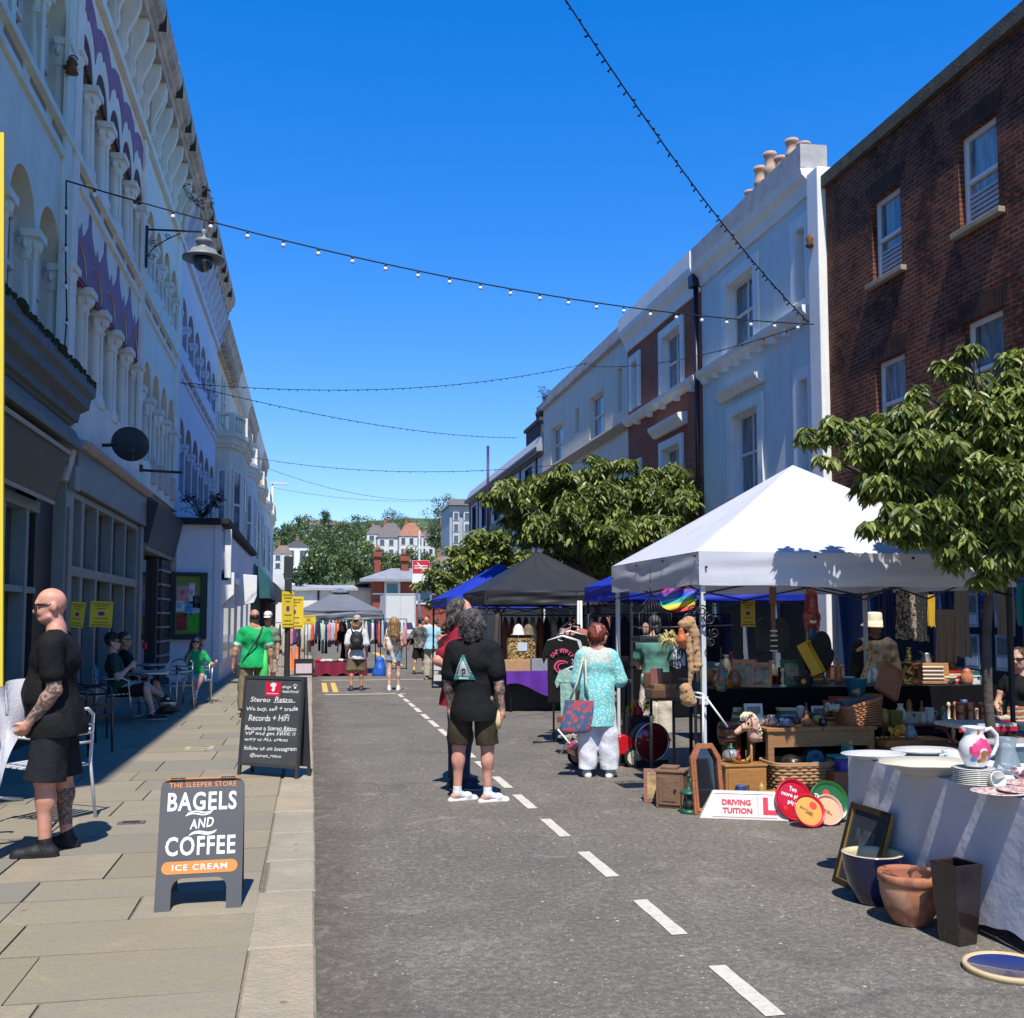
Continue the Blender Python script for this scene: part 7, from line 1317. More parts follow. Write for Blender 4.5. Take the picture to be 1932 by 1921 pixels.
def chalk(s,fx,fz,fw,fh,bold=.012,shear=.12,rot=.03):
 """hand lettered: each letter sits a little differently"""
 vs,fs,W0,H0=text_mb(s,1,bold,.92,shear);kx=fw*w/W0;ky=fh*L_/H0;c=O(fx*w,fz*L_);P=[]
 for a_,b_ in vs:
  k=int((a_/W0+.5)*len(s));q=math.sin(k*12.9898+len(s))*43758.5453%1;a2=a_*kx;b2=b_*ky*(1+.16*(q-.5))+(q-.5)*.010+a2*rot;P.append(c+AX*(a2+.010*(q-.5)*(b_/H0))+AY*b2)
 mb.add(P,fs,0,False)
for a_ in(('Stereo  Retro',-.02,.765,.70,.048),('We buy, sell + trade',0,.67,.86,.052),('Records + HiFi',-.04,.582,.68,.062),('Become a Stereo Retro',0,.482,.86,.045),('VIP and get FREE !!',-.0,.425,.84,.045),('entry to ALL events',-.06,.365,.72,.040),('follow us on Instagram',.02,.275,.88,.052),('@stereo_retro',-.05,.205,.52,.042)):chalk(*a_)
chalk('dogs',.22,.895,.15,.035);chalk('welcome!',.29,.855,.27,.032)
for dx,dz,r_ in((0,0,.016),(-.022,.02,.007),(-.008,.03,.007),(.008,.03,.007),(.022,.02,.007)):mb.add([O(.36*w+dx+r_*math.cos(i*PI/4),.893*L_+dz+r_*.8*math.sin(i*PI/4))for i in range(8)],[tuple(range(8))],0,False)
for x0,x1,z in((.02,.38,.735),(.12,.42,.455)):mb.add([O(x0*w,z*L_),O(x1*w,z*L_+.012),O(x1*w,z*L_+.018),O(x0*w,z*L_+.005)],[(0,1,2,3)],0,False)
mb.poly(rect(-.13*w,.12*w,.80*L_,.94*L_),lambda x,z:O(x,z),(),1)
hd=[(-.03,.06),(.0,.075),(.035,.06),(.03,.03),(.02,.02),(.02,-.02),(-.0,-.045),(-.02,-.02),(-.005,.01),(-.035,.03)];mb.poly([(x*1.1+.0,z*.8+.878*L_)for x,z in hd],lambda x,z:O(x,z,.004),(),0)
for i in range(7):mb.add([O(-.1*w+i*.028*w,.822*L_,.004),O(-.08*w+i*.028*w,.822*L_,.004),O(-.08*w+i*.028*w,.831*L_,.004),O(-.1*w+i*.028*w,.831*L_,.004)],[(0,1,2,3)],0,False)
obj('lettering',mb,[mat('chalk_white',(.68,.68,.66),.9,.1,60),mat('logo_red',(.60,.012,.05),.5)],t,0,True,fix=False)
q=PY(4,780,1.5);t=thing('yellow_notice','tall yellow board on a post cutting the left edge of the picture','notice',(q.x,1.5,PZ));z1=PY(4,250,1.5).z;z0=PY(4,1295,1.5).z;xr=PY(7.5,780,1.5).x
e0,e1=PY(5,1295,1.5),PY(7.5,250,1.5);mb=MB();mb.add([(e0 .x-.5,y,e0 .z)if k==0 else(e0 .x,y,e0 .z)if k==1 else(e1 .x,y,e1 .z)if k==2 else(e1 .x-.5,y,e1 .z)for y in(1.5,1.506)for k in range(4)],[(0,1,2,3),(7,6,5,4),(0,4,5,1),(1,5,6,2),(2,6,7,3),(3,7,4,0)]);obj('board',mb,M_yel,t);mb=MB();mb.tube([(xr-.3,1.56,PZ),(xr-.3,1.56,z1+.6)],.045,10);obj('post',mb,M_blackm,t)
q=PY(191,1159,15.7);notice('yellow notice with purple spot fixed square-on beside the grey shop window',(q.x,15.7,q.z),.31,.37,0,R(2));q=PY(151,1160,15.75);notice('second yellow notice half hidden behind the grey window frame',(q.x-.05,15.8,q.z),.2,.37,0,R(6))
# - café chairs and tables
M_alu=mat('aluminium_tube',(.50,.52,.53),.3,.05,8,metal=.85);M_wch=mat('white_chair_tube',(.62,.64,.66),.4,.05,8);M_dch=mat('dark_chair_tube',(.05,.052,.055),.35,.1,8,metal=.5)
def cafe_chair(lab,loc,rz,m,slat=None):
 t=thing('cafe_chair',lab,'chair',loc,rz,'café chairs');slat=slat or m
 for sx in(-1,1):
  mb=MB();mb.tube([(sx*.25,.24,0),(sx*.26,.22,.44),(sx*.27,.20,.64),(sx*.275,.12,.68),(sx*.275,-.12,.67),(sx*.24,-.24,.70)],.013,8);obj('leg',mb,m,t,0,True)
  mb=MB();mb.tube([(sx*.24,-.30,0),(sx*.235,-.24,.44),(sx*.215,-.27,.82)],.013,8);obj('leg',mb,m,t,0,True)
 mb=MB();
 for i in range(7):y=.2-i*.065;mb.cbox((0,y,.445-.004*i),.48,.045,.012)
 mb.tube([(-.25,.22,.43),(.25,.22,.43)],.012,6);mb.tube([(-.24,-.23,.42),(.24,-.23,.42)],.012,6);obj('seat',mb,slat,t,0,True)
 mb=MB();
 for z in(.6,.67,.74):mb.tube([(-.225,-.262-(z-.6)*.05,z),(0,-.30,z+.01),(.225,-.262-(z-.6)*.05,z)],.011,6)
 mb.tube([(-.215,-.27,.82),(-.12,-.30,.87),(.12,-.30,.87),(.215,-.27,.82)],.013,8);obj('backrest',mb,slat,t,0,True);return t
cafe_chair('aluminium café chair under the dark green shirted man',(S1 .x-.05,S1 .y,PZ),R(-82),M_alu)
cafe_chair('aluminium café chair under the man in brown loafers',(S2 .x-.05,S2 .y,PZ),R(-78),M_alu)
cafe_chair('bright aluminium café chair under the girl in green',(S3 .x,S3 .y+.05,PZ),R(186),M_alu)
c=G(150,1470,PZ);wc=cafe_chair('white café chair standing behind the bald man',(-2.05,8.75,PZ),R(60),M_wch)
p=G(205,1425,PZ);d1=cafe_chair('lower dark café chair in the pair stacked by the shaded window',(-2.62,12.9,PZ),R(-110),M_dch);d2=dup(d1,(-2.62,12.88,PZ+.11),R(-109),'upper dark café chair in the pair stacked by the shaded window');d3=dup(d1,(-2.9,14.3,PZ),R(-95),'dark café chair pushed in behind the stacked pair')
d4=dup(wc,(-2.75,8.55,PZ),R(-60),'white café chair at the left edge half covered by the white sheet')
d5=dup(bpy.data.objects['cafe_chair'],(-2.35,18.7,PZ),R(150),'empty aluminium café chair between the two seated men and the girl')
def bistro(lab,x,y):t=thing('bistro_table',lab,'table',(x,y,PZ),0,'bistro tables');mb=MB();mb.lathe([(.3,.70),(.31,.715),(.31,.73),(.28,.735)],(0,0,0),24);obj('table_top',mb,M_alu,t,0,True);mb=MB();mb.cyl((0,0,.03),(0,0,.7),.025);obj('pedestal',mb,M_alu,t,0,True);mb=MB();[mb.tube([(0,0,.06),(.28*math.cos(a),.28*math.sin(a),.012)],.016,6)for a in(.4,1.97,3.54,5.11)];obj('foot',mb,M_alu,t,0,True)
bistro('round metal café table beside the two seated men',-2.55,17.35);bistro('round metal café table behind the girl in green',-2.95,20.4);bistro('round metal café table behind the bald man',-2.7,9.6)
q=PY(332,1264,19.9);mb=MB();mb.cyl((q.x,19.9,q.z),(q.x,19.93,q.z),.2,.2,28,0);put_text(mb,'b',(q.x+.05,19.895,q.z),(1,0,0),(0,0,1),None,.17,.02,mi=1);mb.cyl((q.x,19.94,PZ),(q.x,19.94,q.z),.015,.015,8,0);single('round_sign',mb,[mat('disc_grey',(.5,.53,.58),.5),M_black],'round pale sign with letter b on a thin stand beside the seated girl','sign')
c=S1+Vector((.36,.1,1.16));mb=MB();mb.lathe([(.028,-.05),(.036,.05),(.038,.05)],c,14);single('paper_cup',mb,mat('cup_red',(.35,.02,.02),.5),'red paper cup raised by the man in the black cap','cup')
NX,NZ=16,34;P=[]
A0=PY(47,1282,7.55);B0=PY(-8,1315,7.45)
for i in range(NZ+1):
 f=i/NZ
 for j in range(NX+1):
  g=j/NX;top=Vector((A0 .x,A0 .y,A0 .z)).lerp(Vector((A0 .x-.26,A0 .y-.16,A0 .z-.05)),g);wr_=PY(34,1372,7.5);e=PY(-8-60*g,1530+10*g,7.3)
  if f<.34:p=top.lerp(Vector((wr_.x-.16*g,7.5-.1*g,wr_.z)),f/.34)
  else:p=Vector((wr_.x-.16*g,7.5-.1*g,wr_.z)).lerp(Vector((e.x,7.3-.1*g,max(e.z,.2))),(f-.34)/.66)
  p=p+Vector((.025*math.sin(g*17+f*5),.05*math.sin(g*12+f*8)+.07*math.sin(PI*min(1,f/.34))*(g-.5),.012*math.sin(g*9+f*14)));P.append(p)
mb=MB();mb.add(P,[(i*(NX+1)+j,i*(NX+1)+j+1,(i+1)*(NX+1)+j+1,(i+1)*(NX+1)+j)for i in range(NZ)for j in range(NX)],0,True);single('cloth_sheet',mb,mat('sheet_white',(.62,.61,.66),.8,.06,5,.2,50,trans=.2),'gathered white sheet held up between the bald man and the left edge','sheet')
# - the near table with crockery
TX0,TX1,TY0,TY1,TZ=3.40,4.75,4.36,6.12,.75
t=thing('trestle_table','folding trestle table under the white cloth at the right edge','table',((TX0+TX1)/2,(TY0+TY1)/2,0));mb=MB();mb.box(TX0+.02,TY0+.02,TZ-.045,TX1-.02,TY1-.02,TZ-.012);obj('table_top',mb,mat('plastic_grey',(.4,.4,.4),.6),t)
for x in(TX0+.15,TX1-.15):
 for y in(TY0+.2,TY1-.2):mb=MB();mb.cyl((x,y,0),(x,y,TZ-.045),.015);obj('leg',mb,M_blackm,t)
mb=MB();mb.add([(TX0,TY0,TZ),(TX1,TY0,TZ),(TX1,TY1,TZ),(TX0,TY1,TZ)],[(0,1,2,3)]);cor=[(TX0,TY1),(TX0,TY0),(TX1,TY0),(TX1,TY1)]
def skirt(mb,a,b,hem,n=70,nz=18,amp=.035,ph=0.,curl=None):
 a,b=Vector((*a,TZ)),Vector((*b,TZ));d=(b-a).normalized();nr=Vector((d.y,-d.x,0));P=[]
 for i in range(nz+1):
  v=i/nz
  for j in range(n+1):
   g=j/n;hz_=hem(g);z=TZ-(TZ-hz_)*v;w_=amp*v**.9*(math.sin(g*11+ph)+.5*math.sin(g*23+ph*2+v*.6)+.2*math.sin(g*51+1.2*v))+amp*v;w_+=.0035*math.sin(v*9+g*31+2*math.sin(g*13))*math.sin(PI*v)
   p=a.lerp(b,g)+nr*(w_+.002);p.z=z+.004*math.sin(g*60)*v;P.append(p)
 mb.add(P,[(i*(n+1)+j,i*(n+1)+j+1,(i+1)*(n+1)+j+1,(i+1)*(n+1)+j)for i in range(nz)for j in range(n)],0,True)
skirt(mb,cor[0],cor[1],lambda g:.36*(1-g)**2.2+.03+.05*math.sin(g*9)**2,90,18,.0028,1.);skirt(mb,cor[1],cor[2],lambda g:.03+.04*math.sin(g*7)**2,70,18,.03,2.);skirt(mb,cor[3],cor[0],lambda g:.36+.05*math.sin(g*5),50,12,.02,3.)
M_linen=mat('white_linen_cloth',(.56,.56,.60),.8,.06,4,.2,14,spec=.2);single('tablecloth',mb,M_linen,'long white cloth draped to the ground over the near crockery table','tablecloth')
M_chin=mat('white_china',(.66,.66,.63),.18,.03,8,coat=.5);M_crm=spots('cream_china',(.62,.57,.44),(.50,.46,.36),30,.6,.8,.25,None,0,'noise')
def plate(lab,c,r,m,sy=1.,h=.03,name='plate',grp='plates on the near table',rz=0.,tilt=None,n=32,scal=0.):
 t_=MB();M=Matrix.Translation(c)@Matrix.Rotation(rz,4,'Z')@(tilt if tilt is not None else Matrix.Identity(4));t_.lathe([(r*.5,.0),(r*.62,.004),(r*.98,h*.9),(r,h),(r*.97,h+.003),(r*.62,.012),(r*.3,.008),(.001,.008)],(0,0,0),n,0,M,1,sy);return single(name,t_,m,lab,'plate',grp)
c=G(1648,1432,TZ);plate('large white oval platter at the far corner of the near table',c,.21,M_chin,.7,.035);c=G(1760,1433,TZ);plate('white oval platter behind the scalloped cream one',c+Vector((.1,.25,0)),.22,M_chin,.7,.03)
c=G(1672,1440,TZ);plate('small white dish in front of the far platter',c+Vector((.05,-.12,.0)),.1,M_chin,.8,.03)
c=G(1752,1462,TZ);mb=MB();n=40;rings=[]
for r_,z in((.13,0),(.15,.018),(.2,.04),(.275,.062),(.29,.07),(.285,.076),(.2,.052),(.13,.03),(.002,.028)):rings.append([Vector((c.x+r_*(1+.03*math.cos(8*2*PI*j/n)*(r_>.25))*math.cos(2*PI*j/n),c.y+.72*r_*(1+.03*math.cos(8*2*PI*j/n)*(r_>.25))*math.sin(2*PI*j/n),c.z+z))for j in range(n)])
mb.ring(rings,True,(True,True),0,True);single('platter',mb,M_crm,'large cream oval platter with scalloped rim on the near table','platter')
c=G(1839,1482,TZ)
for i in range(9):plate('cream plate in the tall stack under the flowered jug',c+Vector((0,0,.0095*i)),.105,[M_chin,M_crm][i%2],1,.016,'plate','stack of cream plates')
cj=c+Vector((.02,.02,.098));t=thing('flower_jug','white jug painted with a big pink flower standing on the stack of plates','jug',tuple(cj));mb=MB();mb.lathe([(.05,0),(.052,.008),(.075,.05),(.082,.08),(.074,.12),(.052,.155),(.046,.17),(.055,.195),(.062,.205),(.058,.205),(.042,.17),(.04,.16)],(0,0,0),28,0,None,1,1,(True,False));obj('jug_body',mb,M_chin,t,0,True)
mb=MB();mb.add([Vector((-.058,-.03,.2)),Vector((-.058,.03,.2)),Vector((-.1,0,.218)),Vector((-.05,0,.165))],[(0,1,2),(0,2,3),(1,3,2)]);obj('spout',mb,M_chin,t,0,True,sub=1);mb=MB();mb.tube([(.05,0,.18),(.10,0,.195),(.135,0,.16),(.135,0,.11),(.11,0,.06),(.075,0,.045)],.010,10);obj('handle',mb,M_chin,t,0,True)
def on_jug(x,z):r_=np.interp(z,[0,.008,.05,.08,.12,.155,.17,.2],[.05,.052,.075,.082,.074,.052,.046,.058])+.0015;a=x/r_;return Vector((r_*math.sin(a)*1.,-r_*math.cos(a),z))
def petal(mb,cx,cz,rx,rz_,mi,lift=0.):
 for rr_ in(1,):
  n=14;P=[on_jug(cx,cz)]+[on_jug(cx+rx*math.cos(2*PI*i/n),cz+rz_*math.sin(2*PI*i/n))for i in range(n)];P=[p+Vector((p.x,p.y,0)).normalized()*lift for p in P];mb.add(P,[(0,1+i,1+(i+1)%n)for i in range(n)],mi,True)
mb=MB()
for k in range(7):a=PI*(k/6)*1.1-.16;petal(mb,.043*math.cos(a),.082+.045*math.sin(a),.019,.026,0,.0004*k)
petal(mb,-.05,.04,.015,.014,3,.002);petal(mb,.045,.04,.015,.012,3,.002);petal(mb,.0,.04,.016,.014,2,.003);petal(mb,-.02,.033,.012,.010,1,.003);petal(mb,0,.073,.022,.018,1,.004);petal(mb,-.01,.18,.008,.012,2,.002);petal(mb,-.06,.09,.016,.02,4,.001)
obj('flower',mb,[mat('pink_glaze',(.60,.05,.16),.3,.35,50),mat('brown_glaze',(.28,.13,.02),.3,.3,60),mat('orange_glaze',(.65,.2,.03),.3),mat('blue_glaze',(.05,.26,.55),.3,.3,50),mat('rose_glaze',(.45,.04,.12),.3)],t,0,True,fix=False)
M_clear=glass_mat('clear_glass',(.5,.58,.6),.04,.6,.72)
c=G(1876,1488,TZ);M=Matrix.Translation(c+Vector((0,0,.04)))@Matrix.Rotation(R(75),4,'X');mb=MB();mb.lathe([(.025,-.03),(.03,-.028),(.043,.03),(.045,.04),(.04,.04),(.028,-.015),(.001,-.015)],(0,0,0),20,0,M);single('glass_bowl',mb,mat('frosty_glass',(.55,.56,.5),.15,.05,10,coat=.5),'small pale glass bowl lying on its side by the stack of plates','bowl')
c=G(1897,1462,TZ)+Vector((.05,.05,0));mb=MB();mb.lathe([(.08,0),(.085,.01),(.065,.06),(.045,.14),(.06,.2),(.055,.2),(.04,.14),(.06,.06),(.01,.02)],c,20);single('glass_vase',mb,M_clear,'clear glass vase behind the flowered jug','vase')
c=G(1812,1452,TZ)+Vector((.02,.12,0));mb=MB();mb.lathe([(.04,0),(.058,.02),(.062,.05),(.048,.075),(.045,.08),(.05,.085),(.046,.095),(.01,.10)],c,22);single('ginger_jar',mb,spots('flowered_china',(.66,.64,.58),(.62,.28,.12),26,.16,.22,.3),'small lidded white jar with orange flowers beside the flowered jug','jar')
c=G(1822,1458,TZ)+Vector((.06,.2,0));mb=MB();mb.lathe([(.04,0),(.05,.03),(.048,.09),(.045,.09),(.04,.03)],c,20);mb.tube([c+Vector((-.045,0,.08)),c+Vector((-.085,0,.075)),c+Vector((-.08,0,.03)),c+Vector((-.047,0,.025))],.006,8);single('glass_mug',mb,mat('milky_glass',(.50,.58,.58),.15,.05,5,coat=.5),'pale glass mug just left of the flowered jug','mug')
M_pinkp=spots('pink_transfer',(.60,.50,.45),(.45,.16,.14),22,.5,.56,.25,None,0,'noise',2.)
for i,(u,v,r_)in enumerate([(1878,1502,.13),(1925,1500,.12),(1928,1488,.11)]):c=G(u,v,TZ);plate(['pink patterned plate at the near edge of the table','second pink patterned plate at the right border','small pink patterned plate behind the others at the right border'][i],c+Vector((.03,.02,.004*i)),r_,M_pinkp,1,.018)
c=G(1928,1480,TZ)+Vector((.03,.05,.02));mb=MB();mb.lathe([(.025,0),(.04,.025),(.048,.055),(.045,.055),(.03,.01)],c,18);single('teacup',mb,spots('plum_cup',(.6,.5,.46),(.2,.05,.09),24,.45,.5,.25,None,0,'noise'),'plum and white teacup at the right border of the near table','cup')
c=G(1915,1450,TZ)+Vector((.3,.3,0));mb=MB();mb.box(c.x-.2,c.y-.12,TZ+.001,c.x+.25,c.y+.12,TZ+.10);mb.box(c.x-.22,c.y-.14,TZ+.10,c.x+.27,c.y+.14,TZ+.12,1);single('boxed_set',mb,[mat('teal_box',(.08,.13,.14),.5),M_chin],'dark box with white lid behind the pink plates','box',None,.004)
M_cob=mat('cobalt_glaze',(.006,.008,.040),.15,.2,6,coat=.8);M_cri=mat('cream_glaze',(.55,.46,.28),.35,.1,10)
def pot(name,lab,c,r,h,mo,mi_,rim=.02,prof=None,bump=None):
 mb=MB();pr=prof or[(r*.55,0),(r*.62,.01),(r*.80,h*.35),(r*.95,h*.7),(r,h*.96),(r*1.01,h)];mb.lathe(pr,c,40,0,None,1,1,(True,False));k=pr[-1][0];mb.lathe([(k,h),(k-rim,h+.002),(k-rim*1.2,h*.9),(k*.8,h*.4),(k*.5,.03),(.001,.03)],c,40,1,None,1,1,(False,True));return single(name,mb,[mo,mi_],lab,'plant pot')
c=Vector((3.19,5.50,0));pot('glazed_pot','cobalt blue glazed plant pot with cream inside on the road',c,.17,.28,M_cob,M_cri,.022)
M_ter=spots('terracotta',(.40,.155,.075),(.26,.10,.055),9,.45,.6,.8,(.47,.24,.14),0,'noise',1.2);c=Vector((3.17,5.09,0));mb=MB()
pot('terracotta_pot','weathered terracotta plant pot between the blue pot and the tall dark vase',c,.165,.27,M_ter,spots('terracotta_inside',(.33,.12,.06),(.06,.025,.015),14,.5,.56,.8,None,0,'noise'),.018,[(.085,0),(.092,.005),(.135,.08),(.155,.15),(.160,.19),(.158,.215),(.166,.22),(.169,.25),(.166,.27)])
c=G(1808,1778);t=MB();rz=R(12);M=Matrix.Translation(c)@Matrix.Rotation(rz,4,'Z');sq=lambda k,z:[M@Vector((x*k,y*k,z))for x,y in((-1,-1),(1,-1),(1,1),(-1,1))]
t.ring([sq(.062,0),sq(.078,.2),sq(.088,.39),sq(.086,.40),sq(.070,.395),sq(.06,.2),sq(.05,.05)],True,(True,True),0,False);single('square_vase',t,mat('dark_bronze_glaze',(.022,.014,.012),.14,.5,5,coat=.7),'tall square dark brown glazed vase beside the terracotta pot','vase',None,.006)
c=G(1905,1832);mb=MB();mb.lathe([(.2,0),(.205,.02),(.20,.028),(.185,.03),(.18,.02),(.001,.014)],c,48,0);mb.m=[1 if(i//48)in(0,1,2,3)else 0 for i in range(len(mb.m))];single('glazed_saucer',mb,[mat('cobalt_saucer',(.012,.025,.12),.15,.25,5,coat=.8),mat('buff_clay',(.52,.38,.2),.6,.1,10)],'large cobalt blue glazed saucer with buff rim lying on the road','saucer')
a=Vector((3.20,5.98,0));d=Vector((.03,-1,0));w=.42;rz=math.atan2(d.y,d.x);t=thing('picture_frame','large dark picture in gilt edged frame leaning against the near table','picture',tuple(a),rz);H_=.50;le=R(17);F=lambda x,z,dd:Vector((x,z*math.sin(le)-dd*math.cos(le),z*math.cos(le)+dd*math.sin(le)))
mb=MB();W_f=max(w,.44)
for p in(rect(0,.035,0,H_),rect(W_f-.035,W_f,0,H_),rect(.035,W_f-.035,0,.035),rect(.035,W_f-.035,H_-.035,H_)):mb.slab(p,F,-.01,.014,(),0,1)
obj('frame',mb,[mat('frame_dark',(.03,.02,.014),.35),mat('gilt',(.32,.2,.06),.4,.2,20,metal=.4)],t,.003,True);mb=MB();mb.poly(rect(.035,W_f-.035,.035,H_-.035),lambda x,z:F(x,z,.0));obj('mount',mb,mat('mount_dark',(.035,.04,.05),.12,.2,3,coat=.6),t,0,True);mb=MB();mb.poly(rect(.12,W_f-.12,.12,H_-.14),lambda x,z:F(x,z,.003));obj('picture',mb,mat('print_grey',(.07,.075,.085),.2,.6,9,coat=.6),t,0,True)
# - bric-a-brac on the ground
M_wA=wood('oak',(.36,.19,.075),(.25,.115,.04),3.,.5);M_wB=wood('golden_oak',(.40,.20,.055),(.30,.13,.03),3.,.45,.3);M_wC=wood('rough_wood',(.22,.125,.07),(.13,.07,.04),4.,.75);M_wD=wood('mahogany',(.22,.07,.03),(.13,.035,.016),3.,.35,.3);M_wick=wood('wicker',(.42,.24,.11),(.22,.11,.045),20.,.7)
a,b=G(1319,1545),G(1490,1551);d=b-a;w=d.length;rz=math.atan2(d.y,d.x);t=thing('roof_sign','white driving tuition roof sign with red L lying on the road','sign',tuple(a),rz);dep=.22;hh=.215;e=.11
P=[(0,0,0),(w,0,0),(w,dep,0),(0,dep,0),(e,.075,hh),(w-e*.8,.075,hh),(w-e*.8,dep-.075,hh),(e,dep-.075,hh)];mb=MB();mb.add(P,[(0,1,5,4),(1,2,6,5),(2,3,7,6),(3,0,4,7),(4,5,6,7),(3,2,1,0)]);obj('case',mb,mat('perspex_white',(.64,.62,.56),.3,.04,3,dirt=.15),t,.012,True)
n_=Vector((0,-hh,.075)).normalized();up=Vector((0,.075,hh)).normalized();FF=lambda x,z,l=.004:Vector((x,0,0))+up*z+n_*l;sl_=math.hypot(hh,.075)
mb=MB();put_text(mb,'DRIVING',FF(w*.42,sl_*.62),(1,0,0),up,w*.32,sl_*.2,.04,mi=0);put_text(mb,'TUITION',FF(w*.43,sl_*.33),(1,0,0),up,w*.33,sl_*.2,.04,mi=0)
L0=w*.715
for(x0,x1,z0,z1)in((L0,L0+.04,.22,.82),(L0+.04,L0+.11,.22,.38)):mb.add([FF(x0,z0*sl_),FF(x1,z0*sl_),FF(x1,z1*sl_),FF(x0,z1*sl_)],[(0,1,2,3)],0)
for(x0,x1,z0,z1)in((w*.655,w*.66,.1,.94),(w*.15,w*.87,.10,.12),(w*.17,w*.84,.92,.94)):mb.add([FF(x0,z0*sl_),FF(x1,z0*sl_),FF(x1,z1*sl_),FF(x0,z1*sl_)],[(0,1,2,3)],1)
obj('lettering',mb,[mat('letter_red',(.60,.02,.05),.5),mat('line_pink',(.6,.3,.28),.5)],t,0,True,fix=False)
def tray(lab,u,v,r_,m1,m2,lean,lines,mt,yo=0.,turn=0.,rimw=.018,mo=0.):
 c=G(u,v);c.y+=yo;t=thing('round_tray',lab,'tray',tuple(c),R(turn),'round pub trays');M=Matrix.Translation((0,0,0))@Matrix.Rotation(R(90-lean),4,'X');M=M@Matrix.Translation((0,r_,0))
 mb=MB();mb.lathe([(r_-rimw,0),(r_,.004),(r_+.002,.026),(r_-.006,.028),(r_-rimw,.006),(r_-rimw-.01,.005),(.001,.005)],(0,0,0),40,0,M);obj('rim',mb,m1,t,0,True);mb=MB();mb.lathe([(r_-rimw*1.3,.007),(.001,.0075)],(0,0,0),40,0,M,caps=(False,False));obj('face',mb,m2,t,0,True)
 mb=MB();ax_=(M.to_3x3()@Vector((1,0,0)));ay_=(M.to_3x3()@Vector((0,1,0)))
 for(s_,x,y,wd,h_,mi,ro)in lines:put_text(mb,s_,M@Vector((x*r_,y*r_,.010+.0015*mi)),ax_,ay_,wd*r_,h_*r_,.03,mi=mi,rot=ro)
 for(x,y,k,mi)in mo:
  n=16;mb.add([M@Vector((x*r_+k*r_*math.cos(2*PI*i/n),y*r_+k*r_*math.sin(2*PI*i/n),.0095))for i in range(n)],[tuple(range(n))],mi)
 obj('print',mb,mt,t,0,True,fix=False);return t
M_trr=mat('tray_red',(.50,.012,.03),.3,.1,5,coat=.5);M_try=mat('tray_yellow',(.62,.31,.06),.3,.1,5,coat=.4);M_trp=mat('tray_peach',(.66,.38,.20),.3,.08,5,coat=.4);M_trg=mat('tray_green',(.02,.11,.02),.3,.15,5,coat=.4);M_trpk=mat('tray_pink',(.62,.33,.28),.3,.08,5)
tp=[M_wht,mat('tray_print',(.22,.12,.03),.6),mat('tray_dot',(.58,.05,.03),.5)]
tray('green round tray with orange spot half hidden by the near table',1582,1558,.165,M_trg,M_trg,20,[('bakery',.35,-.1,.6,.22,0,-.3),('The',-.5,.3,.4,.2,0,-.3)],tp,.10,0,.02,[(-.05,.42,.18,2)])
tray('big red round tray with white lettering against the wicker hamper',1512,1553,.165,M_trr,M_trr,16,[('Two',.1,.5,.42,.24,0,-.32),('more pig',-.1,.2,1.05,.26,0,-.32),('pig',-.12,-.14,.42,.26,0,-.32)],tp,.09,8,.02,[(-.5,-.35,.1,2)])
tray('peach round tray between the yellow and the green trays',1570,1560,.12,M_trpk,M_trp,22,[('pale',-.1,0,.6,.16,1,-.5),('ale',.1,-.2,.4,.14,1,-.5)],tp,.04,-4,.014,[])
tray('yellow round tray with red rim in front of the big red tray',1533,1562,.13,M_trr,M_try,26,[('BOTTLED',-.15,.05,.9,.14,1,-.6),('BEER',-.02,-.18,.5,.12,1,-.6)],tp,.0,4,.014,[(.38,.3,.24,2)])
a,b=G(1312,1508),G(1366,1508);d=b-a;w=d.length;c=PY(1338,1510,8.2);c.z=0;w=PY(1368,1500,8.2).x-PY(1308,1500,8.2).x;H_=PY(1338,1402,8.25).z;t=thing('framed_mirror','wooden framed dark mirror with chamfered top behind the driving sign','mirror',(c.x,c.y,0),R(6));le=R(8);F=lambda x,z,dd:Vector((x,z*math.sin(le)-dd*math.cos(le),z*math.cos(le)+dd*math.sin(le)));w2=w/2
out=[(-w2,0),(w2,0),(w2,H_*.80),(w2*.5,H_),(-w2*.5,H_),(-w2,H_*.80)];k=.72;inn=[(-w2*k,.05),(w2*k,.05),(w2*k,H_*.76),(w2*.38,H_*.925),(-w2*.38,H_*.925),(-w2*k,H_*.76)];mb=MB();mb.slab(out,F,-.02,.02,[inn]);k2=.88;mid_=[((o[0]+i_[0])/2,(o[1]+i_[1])/2)for o,i_ in zip(out,inn)];mb.slab(mid_,F,.0,.03,[[(x*.97,z*.995)for x,z in inn]]);obj('frame',mb,wood('red_oak',(.36,.13,.05),(.24,.075,.028),3.,.4,.3),t,.004,True);mb=MB();mb.poly(inn,lambda x,z:F(x,z,-.012));obj('glass',mb,glass_mat('mirror_dark',(.012,.012,.014),.05),t,0,True)
c=G(1278,1526);t=thing('wooden_box','rough brown wooden bird box shaped cabinet on the road left of the mirror','cabinet',(c.x,c.y+.12,0),R(-32));mb=MB();mb.box(-.12,-.11,0,.12,.11,.30);mb.box(-.13,-.12,.30,.13,.12,.325);mb.box(-.09,-.08,.325,.06,.05,.35);obj('case',mb,M_wC,t,.006,True);mb=MB();mb.box(-.095,-.122,.03,.095,-.112,.27);mb.box(-.06,-.128,.06,.06,-.123,.24);obj('door',mb,M_wC,t,.003,True);mb=MB();mb.ball((.05,-.135,.16),.012);obj('knob',mb,M_blackm,t,0,True)
